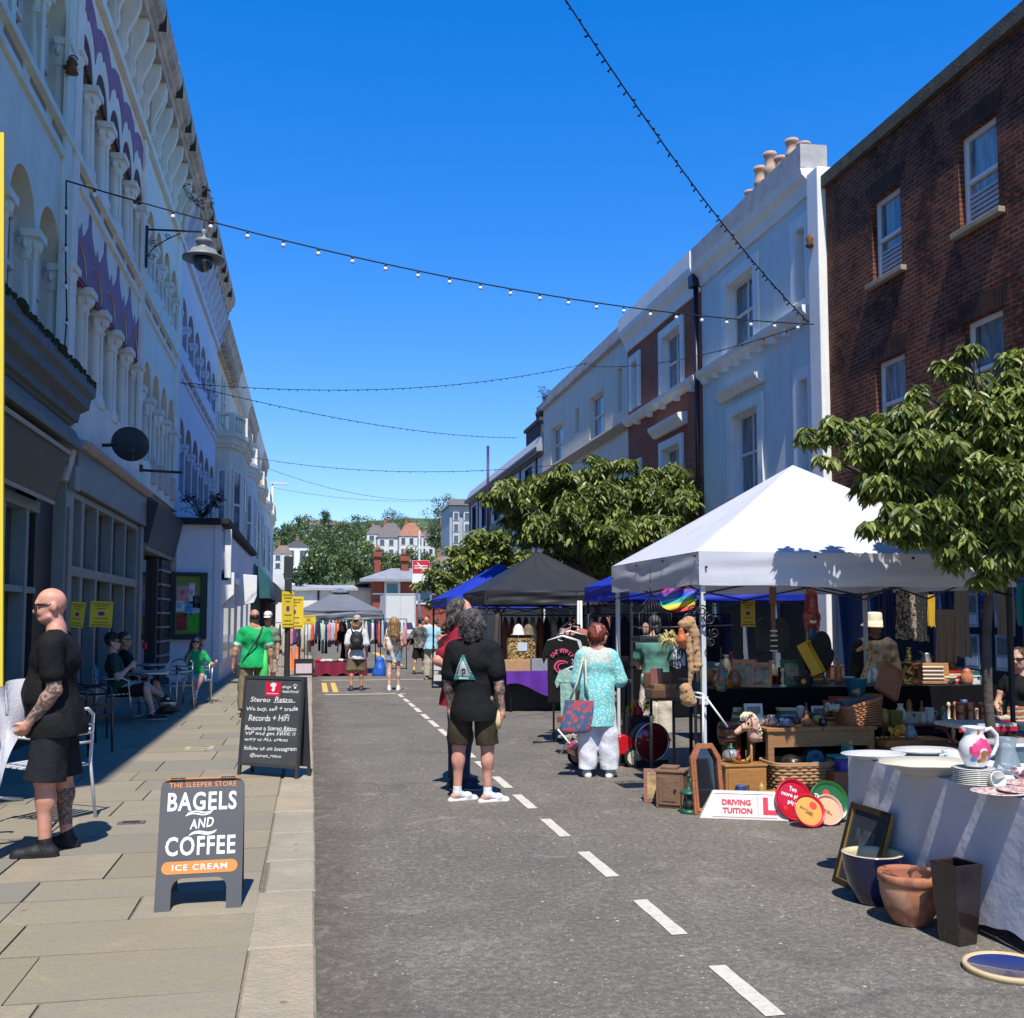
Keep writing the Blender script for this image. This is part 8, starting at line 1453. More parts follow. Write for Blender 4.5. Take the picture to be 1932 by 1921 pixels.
a=G(1226,1516);mb=MB();M=Matrix.Translation(a+Vector((.09,.02,0)))@Matrix.Rotation(R(-18),4,'Z')@Matrix.Rotation(R(-22),4,'X');mb.box(-.13,-.012,0,.13,.012,.3,0,M);mb.box(-.10,-.016,.03,.10,-.0125,.27,1,M);single('small_picture',mb,[M_wD,mat('gold_print',(.24,.15,.05),.5,.6,18)],'small gold toned framed picture leaning on the rough wooden cabinet','picture')
c=G(1300,1534);t=thing('wire_lantern','green metal lantern with wire cage standing on the road','lantern',tuple(c));M_gm=mat('green_enamel',(.012,.085,.055),.4,.15,8);mb=MB();mb.lathe([(.075,0),(.078,.012),(.07,.03),(.055,.035)],(0,0,0),20);obj('base',mb,M_gm,t,0,True);mb=MB();mb.lathe([(.07,.155),(.078,.165),(.07,.18),(.03,.195),(.014,.21),(.012,.30),(.018,.305),(.01,.32)],(0,0,0),20);obj('hood',mb,M_gm,t,0,True);mb=MB();[mb.tube([(.066*math.cos(a),.066*math.sin(a),.03),(.07*math.cos(a+.25),.07*math.sin(a+.25),.095),(.066*math.cos(a),.066*math.sin(a),.16)],.003,5)for a in[k*PI/4 for k in range(8)]];obj('cage',mb,M_blackm,t,0,True);mb=MB();mb.lathe([(.04,.035),(.05,.09),(.035,.155)],(0,0,0),16);obj('chimney',mb,mat('lantern_dark',(.05,.06,.05),.2),t,0,True)
a,b=G(1456,1500),G(1640,1450);DY=9.0;zt_=PY(1550,1372,DY).z;x0,x1=PY(1449,1380,DY).x,PY(1650,1380,DY).x;t=thing('wooden_desk','oak side table with two lidded halves crowded with ornaments','table',((x0+x1)/2,DY,0));mb=MB();xm=(x0+x1)/2;mb.box(x0-.02,DY-.02,zt_-.035,xm-.004,DY+.5,zt_);mb.box(xm+.004,DY-.02,zt_-.035,x1+.02,DY+.5,zt_);obj('table_top',mb,M_wA,t,.006);mb=MB();mb.box(x0+.05,DY+.005,zt_-.18,x1-.05,DY+.03,zt_-.036);mb.box(x0+.05,DY+.45,zt_-.18,x1-.05,DY+.47,zt_-.036);obj('apron',mb,M_wA,t,.003)
for x in(x0,x1-.06):
 for y in(DY,DY+.42):mb=MB();mb.box(x,y,0,x+.06,y+.06,zt_-.036);obj('leg',mb,M_wA,t,.004)
DZ=zt_;at=lambda u,v,dy=0.:PY(u,v,DY+.15+dy)
BY=8.75;xa,xb=PY(1369,1450,BY).x,PY(1446,1450,BY).x;zb_=PY(1400,1447,BY).z;t=thing('drawer_box','golden wooden drawer unit below the hobby horse','drawer',((xa+xb)/2,BY,0));mb=MB();mb.box(xa,BY,0,xb,BY+.35,zb_);mb.box(xa-.01,BY-.01,zb_,xb+.01,BY+.36,zb_+.018);obj('case',mb,M_wB,t,.004);mb=MB();mb.box(xa+.02,BY-.012,.03,xb-.02,BY,zb_-.02);mb.cbox(((xa+xb)/2,BY-.018,zb_*.42),.04,.012,.03,1);obj('drawer_front',mb,[M_wB,mat('brass_dull',(.25,.16,.05),.4,metal=.6)],t,.003)
c=Vector((PY(1398,1445,BY+.08).x,BY+.08,zb_+.018));t=thing('model_boat','little carved longboat model with red figure on the drawer unit','ornament',tuple(c));n=10;rings=[]
for i in range(n+1):f=i/n;x=-.1+.2*f;wd=.032*math.sin(PI*min(.97,max(.03,f)))**.6;up_=.055*abs(2*f-1)**3;rings.append([Vector((x,wd*math.cos(a),.028+up_-.028*math.sin(a)*(1 if math.sin(a)>0 else 0)))for a in[PI*j/6 for j in range(7)]])
mb=MB();mb.ring(rings,False,(False,False));obj('hull',mb,mat('boat_gold',(.42,.25,.07),.5,.2,30),t,0,True);mb=MB();mb.lathe([(.022,.02),(.018,.06),(.006,.1),(.012,.11),(.001,.125)],(-.02,0,0),10);obj('figure',mb,mat('figure_red',(.5,.03,.02),.5),t,0,True);mb=MB();[mb.tube([(x,0,.02),(x,0,.12)],.004,5)for x in(-.075,.05)];mb.tube([(-.1,0,.07),(-.115,0,.115),(-.09,0,.13)],.006,6);obj('mast',mb,M_wC,t,0,True)
c=Vector((PY(1380,1440,BY+.2).x,BY+.2,zb_+.018));mb=MB();mb.lathe([(.04,0),(.075,.03),(.08,.06),(.055,.1),(.04,.115),(.042,.12),(.05,.06),(.01,.01)],c,20,0);mb.lathe([(.045,.118),(.03,.14),(.012,.15),(.016,.165),(.001,.17)],c,14,1);single('glass_jar',mb,[M_clear,M_gm],'clear glass jar with green lid on the drawer unit','jar')
hc=PY(1415,1372,8.85);t=thing('hobby_horse','pink felt hobby horse head with cream woolly mane and leather bridle','toy horse',tuple(hc));s=.165
P=[rc((.22,0,-.50),(.12,0,.2),.34,.30,.1),rc((.05,0,.22),(-.72,0,-.22),.30,.15,.15),el((-.80,0,-.27),(.15,.13,.14),.08),rc((.15,.14,.55),(.05,.17,.85),.09,.03,.04),rc((.15,-.14,.55),(.05,-.17,.85),.09,.03,.04),el((-.15,-.2,.18),(.1,.1,.1),.06),el((.18,0,.3),(.36,.28,.34),.1)]
P=[(p[0],p[1]*s,(p[2]*s if p[0]=='c' else tuple(x*s for x in p[2])),(p[3]*s if p[0]=='c' else p[3]),p[4]*s,p[5]*s,p[6])for p in P]
skin('head',blend(P,.007,.001,60),[mat('pink_felt',(.56,.34,.25),.95,.08,20,.2,90)],t);rr=random.Random(3);mb=MB()
for i in range(90):
 f=rr.random();b_=Vector((.12+.42*f,rr.uniform(-.16,.16),.72-1.1*f**1.4))*s*1.05;pts=[b_+Vector((rr.uniform(-.04,.04),rr.uniform(-.05,.05),-.02-.05*k))*s*2.2*(k>0)+Vector((.012*math.sin(k*2+i),.014*math.cos(k*2.2+i),0))for k in range(5)];mb.tube(pts,[.009,.010,.009,.007,.004],5)
for i in range(26):b_=Vector((rr.uniform(-.18,.12),rr.uniform(-.14,.14),.60))*s;mb.tube([b_,b_+Vector((-.02,rr.uniform(-.02,.02),.03)),b_+Vector((-.05,rr.uniform(-.03,.03),-.0)),b_+Vector((-.06,rr.uniform(-.03,.03),-.04))],[.008,.009,.008,.004],5)
obj('mane',mb,mat('cream_wool',(.62,.54,.38),.95,.15,30),t,0,True);mb=MB();e=lambda x,z,r_:[Vector((x+.02*math.cos(a),r_*math.cos(a),z+r_*math.sin(a)))*s for a in[2*PI*k/16 for k in range(16)]]
mb.tube(e(-.52,-.10,.215),.007,5,0,False,True);mb.tube(e(-.02,.2,.38),.007,5,0,False,True);mb.tube([Vector((-.55,-.23,-.08))*s,Vector((-.05,-.38,.0))*s,Vector((.35,-.40,-.2))*s],.007,5);obj('bridle',mb,mat('tan_leather',(.22,.09,.05),.5),t,0,True);mb=MB();[mb.ball(Vector((-.2,sy*.255,.24))*s,.012)for sy in(-1,1)];obj('eye',mb,M_black,t,0,True);mb=MB();mb.cyl((.01,0,-.08),(.02,.02,-hc.z+.02),.012,.012,8);obj('stick',mb,M_wA,t,0,True)
def orn(name,lab,u,v,prof,m,cat,dy=0.,sc=1.,extra=None,n=18):c=at(u,v,dy);c=Vector((c.x,c.y,DZ));mb=MB();mb.lathe([(r_*sc,z*sc)for r_,z in prof],c,n);extra and extra(mb,c,sc);return single(name,mb,m,lab,cat)
orn('teapot','small round white teapot on the oak table beside the horse mane',1433,1370,[(.03,0),(.05,.02),(.055,.05),(.04,.085),(.015,.1),(.015,.11),(.002,.115)],M_chin,'teapot',.1,1,lambda mb,c,s_:(mb.tube([c+Vector((-.05,0,.05)),c+Vector((-.085,0,.07)),c+Vector((-.095,0,.09))],.008,6),mb.tube([c+Vector((.05,0,.075)),c+Vector((.08,0,.06)),c+Vector((.05,0,.03))],.006,6)))
m,tt,b_=_nodes('copper_stripes');tc=N(tt,'ShaderNodeTexCoord');wv=N(tt,'ShaderNodeTexWave',Scale=18.);L(tt,tc.outputs['Object'],wv.inputs['Vector']);L(tt,ramp(tt,wv.outputs[1],[(.45,(.50,.17,.08)),(.55,(.66,.60,.52))]),b_.inputs['Base Color']);b_.inputs['Metallic'].default_value=.4;b_.inputs['Roughness'].default_value=.25;MATS['copper_stripes']=m
orn('copper_jar','copper and white striped jar between the teapot and the blue cup',1455,1370,[(.045,0),(.06,.03),(.06,.06),(.035,.085),(.042,.105),(.038,.105)],m,'jar',.02)
orn('saucer','white saucer under the blue and white cup',1480,1372,[(.03,0),(.075,.018),(.078,.02),(.03,.008)],M_chin,'saucer',-.03);c=at(1480,1372,-.03);mb=MB();c=Vector((c.x,c.y,DZ+.012));mb.lathe([(.025,0),(.042,.03),(.046,.06),(.042,.06),(.03,.015)],c,18);mb.tube([c+Vector((.043,0,.05)),c+Vector((.068,0,.045)),c+Vector((.06,0,.02)),c+Vector((.04,0,.018))],.005,6);single('teacup',mb,spots('willow_china',(.60,.62,.66),(.07,.12,.25),40,.48,.55,.25,None,0,'noise',2.),'blue and white patterned teacup on the oak table','cup')
orn('scent_bottle','dark glass bottle with pointed stopper behind the blue cup',1503,1362,[(.02,0),(.04,.02),(.035,.05),(.012,.08),(.012,.09),(.018,.1),(.002,.13)],mat('smoke_glass',(.08,.06,.05),.15,coat=.6),'bottle',.12)
orn('figurine','terracotta coloured figurine with pointed head on the oak table',1522,1372,[(.03,0),(.05,.03),(.048,.06),(.02,.08),(.024,.1),(.012,.125),(.002,.15)],mat('fig_orange',(.42,.17,.06),.5,.2,20),'ornament',-.02)
orn('painted_ball','green and pink painted apple ornament beside the wicker basket',1543,1370,[(.02,0),(.045,.02),(.05,.05),(.035,.085),(.005,.09)],spots('apple_paint',(.35,.32,.05),(.45,.12,.14),14,.45,.6,.35,None,0,'noise'),'ornament',.06)
orn('black_ornament','small glossy black dog ornament in front of the painted apple',1553,1373,[(.03,0),(.045,.02),(.03,.05),(.034,.07),(.01,.085)],mat('black_gloss',(.012,.012,.014),.15,coat=.6),'ornament',-.05)
c=at(1381,1390,.15);mb=MB();c=Vector((c.x,9.4,PY(1381,1392,9.4).z));mb.lathe([(.085,-.06),(.1,.0),(.1,.1),(.085,.15),(.08,.15),(.02,.155)],c,20,0);[mb.lathe([(.102,z),(.104,z+.005),(.104,z+.015),(.102,z+.02)],c,20,1)for z in(0,.09)];mb.cyl(c-Vector((0,0,c.z)),c-Vector((0,0,.06)),.06,.06,12,2);single('wooden_tub',mb,[M_wD,M_blackm,M_wC],'small dark red wooden barrel on a stand behind the hobby horse','barrel')
def wicker(lab,c,rx,ry,h,slope=0.,m=M_wick,rows=9,name='wicker_basket',cat='basket',rz=0.,bell=.9):
 t=thing(name,lab,cat,tuple(c),rz);mb=MB();nn=44
 def ringp(k,z,w_,ph):
  P=[]
  for j in range(nn):
   a=2*PI*j/nn;ca,sa=math.cos(a),math.sin(a);q=5;rr_=(abs(ca)**q+abs(sa)**q)**(-1/q);zz=z*(1+slope*ca*rr_);P.append(Vector((rx*k*ca*rr_+w_*ca*math.cos(PI*j+ph),ry*k*sa*rr_+w_*sa*math.cos(PI*j+ph),zz)))
  return P
 for i in range(rows):k=bell+(1-bell)*i/rows;mb.tube(ringp(k,h*(i+.5)/rows,.006,PI*(i%2)),h/rows*.52,5,0,False,True)
 mb.tube(ringp(1.01,h,0,0),h/rows*.6,6,0,False,True);mb.tube(ringp(1.01,h*1.06,0,0),h/rows*.45,6,0,False,True);obj('weave',mb,m,t,0,True);b_=MB();b_.box(-rx*bell*.95,-ry*bell*.95,0,rx*bell*.95,ry*bell*.95,.012);obj('base',b_,m,t,0,True);return t
c=PY(1619,1372,DY+.2);wicker('sloping orange wicker basket on the right half of the oak table',(c.x,DY+.2,DZ),.2,.16,.21,.25,wood('orange_wicker',(.46,.19,.07),(.24,.085,.03),20.,.55),9)
c=G(1535,1508);wicker('big wicker hamper on the ground under the oak table',(c.x-.01,c.y+.28,0),.31,.22,.29,0,M_wick,10,'wicker_hamper','hamper',0,.95)
c=PY(1612,1335,DY+.22);mb=MB();M=Matrix.Translation((c.x+.02,DY+.22,DZ+.15))@Matrix.Rotation(R(-8),4,'Y');mb.box(-.17,-.10,-.12,.17,.1,.1,0,M);single('grey_box',mb,mat('slate_card',(.07,.085,.11),.6),'slate grey box lying inside the orange wicker basket','box',None,.005)
c=PY(1572,1322,DY+.2);mb=MB();rr=random.Random(2);[mb.ball((c.x+rr.uniform(-.06,.06),DY+.2+rr.uniform(-.06,.06),DZ+.13+rr.uniform(0,.07)),.03,.02,.035,6,4,0,Euler((rr.random()*3,rr.random()*3,0)).to_matrix().to_4x4())for _ in range(14)];single('crumpled_paper',mb,mat('newsprint',(.42,.42,.36),.9,.3,40),'crumpled paper packing in the left end of the orange basket','paper')
BYY=9.35
c=PY(1616,1314,BYY);mb=MB();mb.lathe([(.075,0),(.105,.17),(.112,.175),(.1,.17),(.07,.02)],(c.x,BYY,c.z),24);single('blue_bucket',mb,mat('teal_blue_plastic',(.012,.13,.22),.4),'bright blue bucket behind the orange wicker basket','bucket');c0=Vector((c.x,BYY,c.z))
gp=lambda u,v:PY(u,v,BYY-.05);pts=[gp(1612,1311),gp(1624,1292),gp(1633,1268),gp(1639,1240),gp(1640,1222)];mb=MB();mb.tube(pts,[.045,.035,.028,.022,.02],10);hd0,hd1=gp(1641,1222),gp(1616,1228);mb.tube([hd0+Vector((.02,0,.0)),hd0 .lerp(hd1,.4)+Vector((0,0,.02)),hd1],[.024,.03,.014],10);[mb.tube([hd0+Vector((0,dy,.02)),hd0+Vector((.01,dy*1.4,.06))],[.007,.006],6)for dy in(-.015,.015)];[mb.ball(hd0+Vector((.03,dy,.012)),.02,.008,.012,6,4)for dy in(-.03,.03)];single('wooden_giraffe',mb,spots('giraffe_wood',(.42,.28,.13),(.13,.06,.025),34,.3,.36,.5),'carved giraffe head and neck rising from the blue bucket','giraffe')
c=PY(1672,1312,BYY);M=Matrix.Translation((c.x,BYY+.02,c.z))@Matrix.Rotation(R(32),4,'Y')@Matrix.Rotation(R(-25),4,'X');mb=MB();mb.box(-.13,-.012,0,.13,.012,.36,0,M)
for x in(-.13,.115):mb.box(x,-.04,0,x+.015,-.0125,.36,0,M)
mb.box(-.114,-.04,0,.114,-.0125,.015,0,M);mb.box(-.114,-.04,.345,.114,-.0125,.36,0,M);single('wooden_tray',mb,wood('tray_wood',(.38,.17,.08),(.28,.11,.05),3.,.45),'wooden serving tray tilted up beside the giraffe','tray',None,.006)
KZ=.9;t=thing('black_draped_table','long black draped table across the back of the white gazebo','table',(5.6,10.5,0));mb=MB();mb.box(4.0,10.1,KZ-.04,7.4,10.9,KZ);obj('table_top',mb,M_black,t,.01)
mb=MB();P=[];n=90
for i in range(2):
 for j in range(n+1):g=j/n;P.append((4.0+3.4*g,10.09-.02*i*(1+math.sin(g*60)),(KZ-.02)*(1-i)+.02))
mb.add(P,[(j,j+1,n+2+j,n+1+j)for j in range(n)],0,True);obj('drape',mb,mat('black_drape',(.006,.006,.008),.9,spec=.1),t);mb=MB();[mb.cyl((x,y,0),(x,y,KZ-.04),.02)for x in(4.1,7.3)for y in(10.75,)];obj('leg',mb,M_blackm,t)
K=lambda u,v:PY(u,v,10.35)
def box_on(name,lab,u0,u1,v0,v1,Y,dep,m,cat,zb=None,rz=0.,bev=.006,extra=None):
 a=PY(u0,v1,Y);b=PY(u1,v0,Y);z0=a.z if zb is None else zb;mb=MB();M=Matrix.Translation(((a.x+b.x)/2,Y+dep/2,z0))@Matrix.Rotation(rz,4,'Z');w_,h_=b.x-a.x,b.z-z0;mb.box(-w_/2,-dep/2,0,w_/2,dep/2,h_,0,M);extra and extra(mb,M,w_,dep,h_);return single(name,mb,m,lab,cat,None,bev)
box_on('red_case','plain red box on the black draped table',1396,1431,1250,1287,10.3,.2,mat('box_red',(.20,.008,.025),.5,.1,6),'box',KZ)
c=K(1496,1275);z=KZ+.12;t=thing('toy_dump_truck','toy dump truck with yellow tipped bed and yellow wheel hubs on the black table','toy truck',(c.x,10.3,KZ));M_ty=mat('toy_yellow',(.60,.36,.02),.4,.08,8);mb=MB();mb.box(-.16,-.07,.06,.16,.07,.11);mb.box(-.17,-.065,.11,-.06,.065,.2);obj('chassis',mb,M_blackm,t,.008,True)
for x in(-.11,.11):
 for y in(-.085,.085):mb=MB();mb.cyl((x,y-.025,.06),(x,y+.025,.06),.06,.06,18);w_=obj('wheel',mb,mat('tyre',(.02,.02,.02)),t,0,True);mb=MB();mb.cyl((x,y-.028,.06),(x,y+.028,.06),.026,.026,12);obj('hub',mb,M_ty,w_,0,True)
M=Matrix.Translation((.2,0,.13))@Matrix.Rotation(R(62),4,'Y');mb=MB();mb.box(-.34,-.11,0,.02,.11,.015,0,M);mb.box(-.34,-.11,.015,.02,-.095,.11,0,M);mb.box(-.34,.095,.015,.02,.11,.11,0,M);mb.box(-.34,-.095,.015,-.32,.095,.13,0,M);mb.box(.0,-.095,.015,.02,.095,.06,0,M);M2=Matrix.Rotation(R(-70),4,'Z');obj('tipper_bed',mb,M_ty,t,.006,True)
for ch in kids(t):pass
t.rotation_euler=(0,0,R(-38))
c=K(1712,1300);mb=MB();mb.lathe([(.075,0),(.08,.012),(.05,.03),(.028,.05),(.03,.09),(.05,.11),(.055,.14),(.03,.16),(.022,.2),(.09,.235),(.09,.245),(.03,.25),(.022,.29),(.035,.31),(.022,.33),(.03,.37),(.014,.38),(.03,.40),(.03,.41)],(c.x,10.3,KZ),22);single('brass_lamp',mb,mat('brass',(.50,.32,.09),.25,.15,10,metal=.85),'tall turned brass oil lamp on the black draped table','lamp')
c=K(1756,1300);mb=MB();M=Matrix.Translation((c.x,10.3,KZ+.03))@Matrix.Rotation(R(-14),4,'Z')@Matrix.Rotation(R(-6),4,'X');mb.box(-.15,-.1,-.03,.12,.1,.0,1,M);mb.box(-.13,-.08,.0,.15,.1,.2,0,M);[mb.box(-.14,-.10,.02+i*.042,.09,-.082,.036+i*.042,2,M)for i in range(4)];single('letter_rack',mb,[M_wB,M_wA,mat('ivory',(.66,.6,.48),.5)],'honey wood box faced with ivory bars beside the brass lamp','box',None,.004)
c=PY(1748,1262,10.6);mb=MB();mb.lathe([(.05,0),(.07,.04),(.06,.1),(.035,.16),(.042,.18),(.038,.18)],(c.x,10.6,c.z),18);mb.tube([(c.x-.04,10.6,c.z+.17),(c.x-.08,10.6,c.z+.2)],[.012,.006],6);mb.tube([(c.x+.04,10.6,c.z+.16),(c.x+.09,10.6,c.z+.13),(c.x+.06,10.6,c.z+.05)],.006,6);mb.box(c.x-.12,10.5,KZ,c.x+.12,10.7,c.z,1);single('pewter_jug',mb,[mat('pewter',(.30,.28,.25),.35,.2,8,metal=.6),M_wD],'pewter jug on a dark plinth behind the ivory barred box','jug')
box_on('number_plate','teal plate with pale characters on the back stall',1826,1855,1266,1294,10.2,.02,mat('plate_teal',(.02,.10,.11),.5),'sign',None,0,.002);a=PY(1840,1286,10.19);mb=MB();put_text(mb,'ZA 42',a,(1,0,0),(0,0,1),.15,.075,.02);obj('lettering',mb,mat('plate_text',(.25,.36,.38),.6),bpy.data.objects['number_plate'])
c=PY(1531,1150,9.6);t=thing('carved_mask','tall red carved wooden mask with horns hanging under the white gazebo','mask',tuple(c));s=.001*1.0
P=[el((0,0,-.06),(.075,.045,.13),.02),rc((0,0,.03),(0,0,.14),.065,.062,.03),rc((0,-.03,-.04),(0,-.05,-.09),.012,.02,.015),rc((-.045,-.035,-.02),(.045,-.035,-.02),.014,.014,.015),el((.08,0,-.08),(.018,.02,.05),.01),el((-.08,0,-.08),(.018,.02,.05),.01),rc((.03,0,.15),(.045,0,.22),.02,.008,.01),rc((-.03,0,.15),(-.045,0,.22),.02,.008,.01),rc((0,0,.16),(0,0,.21),.022,.012,.01),rc((0,-.03,.02),(0,-.035,.12),.008,.008,.01),rc((-.07,0,-.15),(-.06,0,-.2),.02,.02,.02),rc((.07,0,-.15),(.06,0,-.2),.02,.02,.02)]
mk=skin('mask',blend(P,.006),[mat('mask_red',(.20,.022,.018),.35,.25,12,coat=.3),mat('mask_white',(.6,.55,.45),.5),M_black],t,lambda q:np.where((np.abs(q[:,2]+.125-6*q[:,0]**2)<.013)&(q[:,1]<-.02)&(np.abs(q[:,0])<.035),1,np.where((np.abs(np.abs(q[:,0])-.032)<.016)&(np.abs(q[:,2]+.038)<.008)&(q[:,1]<-.01),2,0)))
mb=MB();mb.tube([(0,.03,.15),(0,.03,.34)],.003,5);obj('cord',mb,M_cable,t,0,True)
def guitar(lab,u,v0,v1,vb,Y,m):
 c=PY(u,vb,Y);t=thing('guitar',lab,'guitar',tuple(c));h=PY(u,v0,Y).z-c.z;bw_=.17;prof=[]
 for i in range(36):a=2*PI*i/36;r_=.19+.03*math.cos(2*a)-.035*math.cos(4*a)*.6;prof.append((r_*.95*math.cos(a),.21+r_*1.1*math.sin(a)*(1.12 if math.sin(a)>0 else 1)))
 mb=MB();mb.slab(prof,lambda x,z,d:Vector((x,-d,z)),-.022,.022);obj('body',mb,m,t,.01,True);mb=MB();mb.box(-.026,-.035,.2,.026,-.022,h-.2);mb.box(-.04,-.035,h-.2,.04,-.02,h-.02);obj('neck',mb,M_wC,t,.004,True)
 mb=MB();[mb.box(-.04,-.04,z,.04,-.023,z+.014)for z in(.1,.16,.21,.26)];mb.box(-.045,-.038,.05,.045,-.023,.065);obj('pickup',mb,M_chin,t,.002,True);return t
guitar('black electric guitar hanging neck up at the back of the white gazebo',1458,1104,1190,1238,10.2,mat('guitar_black',(.006,.006,.007),.4))
c=PY(1541,1268,10.5);mb=MB();mb.slab([(.17*math.cos(2*PI*i/30)*(1 if math.sin(2*PI*i/30)<.2 else .78),.21+.24*math.sin(2*PI*i/30))for i in range(30)],lambda x,z,d:Vector((c.x+x+.12*z,10.5-d,c.z+z)),-.05,.05);single('guitar_case',mb,mat('case_black',(.008,.008,.01),.6,.2,10),'plain black guitar case behind the yellow toy truck bed','case',None,.02)
m,tt,b_=_nodes('rainbow_cloth');tc=N(tt,'ShaderNodeTexCoord');sp=N(tt,'ShaderNodeSeparateXYZ');L(tt,tc.outputs['UV'],sp.inputs[0]);rb_=ramp(tt,sp.outputs[1],[(0,(.45,.01,.08)),(.17,(.10,.01,.16)),(.34,(.02,.05,.40)),(.5,(.01,.28,.25)),(.67,(.50,.40,.01)),(.84,(.50,.02,.02))]);tt.nodes['Color Ramp'].color_ramp.interpolation='CONSTANT';L(tt,rb_,b_.inputs['Base Color']);b_.inputs['Roughness'].default_value=.6
mb=MB();nu,nv=30,14;P=[];A_,B_=PY(1249,1106,8.58),PY(1318,1106,8.58)
for j in range(nv+1):
 for i in range(nu+1):f=i/nu;g=j/nv;p=A_.lerp(B_,f);p.z-=g*(.22-.02*f)*(.55+.45*math.sin(PI*f)**.7)+.02;p.y+=.03*math.sin(g*9+f*10)+.05;p.x+=.02*math.sin(f*14+g*3);P.append(p)
mb.add(P,[(j*(nu+1)+i,j*(nu+1)+i+1,(j+1)*(nu+1)+i+1,(j+1)*(nu+1)+i)for j in range(nv)for i in range(nu)],0,True);o=single('rainbow_flag',mb,m,'rainbow striped flag draped under the left corner of the white gazebo','flag');uv=o.data.uv_layers.new(name='uv')
for l in o.data.loops:co=o.data.vertices[l.vertex_index].co;fx=(co.x-A_.x)/(B_.x-A_.x);uv.data[l.index].uv=(fx,max(0,min(.999,(A_.z-co.z)/.2*.75+.25*fx)))
q=PY(1318,1150,8.5);t=thing('iron_stand','scrolled black iron display stand at the left corner of the white gazebo','stand',(q.x,8.5,0));mb=MB();mb.tube([(q.x-.04,8.5,0),(q.x-.04,8.5,q.z)],.014,8);obj('post',mb,M_blackm,t);mb=MB();zz=q.z-.08
for sx,sz,r_ in((.09,0,.06),(-.1,0,.06),(.13,-.12,.05),(-.14,-.1,.05),(.02,.07,.05),(-.06,.08,.045),(.1,-.2,.045)):scroll(mb,(q.x+sx,8.47,zz+sz),r_,1.5,.007,sx*20,'XZ',1 if sx>0 else-1)
mb.tube([(q.x-.45,8.5,zz-.08),(q.x+.32,8.5,zz-.06)],.008,6);obj('scrollwork',mb,M_blackm,t)
M_leo=spots('leopard_fur',(.40,.23,.10),(.06,.03,.015),24,.22,.36,.9,None,.3)
def fur(lab,pts,r,m=M_leo,name='fur_scarf',cat='scarf'):
 pts=[Vector(p)for p in pts];V,F=blend([rc(a,b,r[i],r[i+1],.02)for i,(a,b)in enumerate(zip(pts,pts[1:]))],.008,.003,95,(),len(lab));o=skin(name,(V,F),[m]);return tag(o,lab,cat)
Yf=8.38;pf=lambda u,v,dy=0.:PY(u,v,Yf+dy)
fur('leopard print fur scarf hanging long from the iron stand',[pf(1288,1178),pf(1300,1174),pf(1309,1195),pf(1312,1225),pf(1316,1255),pf(1312,1262)],[.04,.05,.045,.035,.04,.035]);fur('narrow leopard print tail hanging left of the long fur scarf',[pf(1298,1200,-.03),pf(1301,1230,-.03),pf(1304,1265,-.03),pf(1301,1290,-.03)],[.025,.025,.022,.018]);fur('leopard print fur bag dangling at the bottom of the iron stand',[pf(1294,1300,-.05),pf(1298,1318,-.05),pf(1302,1322,-.05)],[.055,.06,.055],M_leo,'fur_bag','bag')
fur('orange leather mask shape hanging among the furs',[pf(1285,1188,-.05),pf(1286,1208,-.05),pf(1290,1222,-.05)],[.02,.04,.015],mat('orange_leather',(.42,.11,.035),.5,.2,10),'leather_mask','mask')
mb=MB();rr=random.Random(4);c=pf(1262,1200,-.02)
for i in range(26):a=rr.uniform(0,6.3);e=c+Vector((math.cos(a)*.10,rr.uniform(-.04,.04),math.sin(a)*.06-rr.random()*.12));mb.tube([c+Vector((0,0,-.01*i*.3)),c.lerp(e,.6)+Vector((0,0,.02)),e],[.012,.009,.003],5)
single('dried_flowers',mb,mat('straw',(.42,.33,.13),.9,.3,20),'bunch of dried straw hanging between the birdcage and the furs','dried flowers')
a=PY(1198,1212,8.9);b=PY(1257,1124,8.9);w=(b.x-a.x)/2;cx=(a.x+b.x)/2;hc_=b.z-a.z;t=thing('birdcage','dark wire birdcage with domed top hanging left of the furs','birdcage',(cx,8.9,a.z));mb=MB();mb.box(-w,-.14,0,w,.14,.045);obj('tray',mb,M_blackm,t,.006,True);mb=MB()
for i in range(11):
 x=-w+2*w*i/10;k=math.sqrt(max(0,1-(x/w)**2));
 for y in(-.13,.13):mb.tube([(x,y,.04),(x,y,hc_*.62),(x*.8,y*.75,hc_*(.62+.2*k)),(x*.3,y*.3,hc_*(.66+.3*k))],.0028,4)
for z in(.05,hc_*.33,hc_*.62):mb.tube([(-w,-.13,z),(w,-.13,z),(w,.13,z),(-w,.13,z)],.0045,5,0,False,True)
mb.tube([(0,0,hc_*.95),(0,0,hc_+.12)],.006,5);obj('bars',mb,M_blackm,t,0,True);mb=MB();mb.tube([(-w*.8,0,hc_*.3),(w*.8,0,hc_*.3)],.006,5);mb.ball((-.05,0,.12),.035,.03,.06,8,6,1);mb.ball((.06,0,.11),.03,.03,.05,8,6,2);obj('perch',mb,[M_wC,mat('doll_pink',(.55,.3,.22),.6),mat('dark_doll',(.05,.05,.05),.6)],t,0,True);mb=MB();mb.tube([(cx,8.9,a.z+hc_+.12),(cx,8.9,2.1)],.003,4);obj('hanging_wire',mb,M_cable,t)
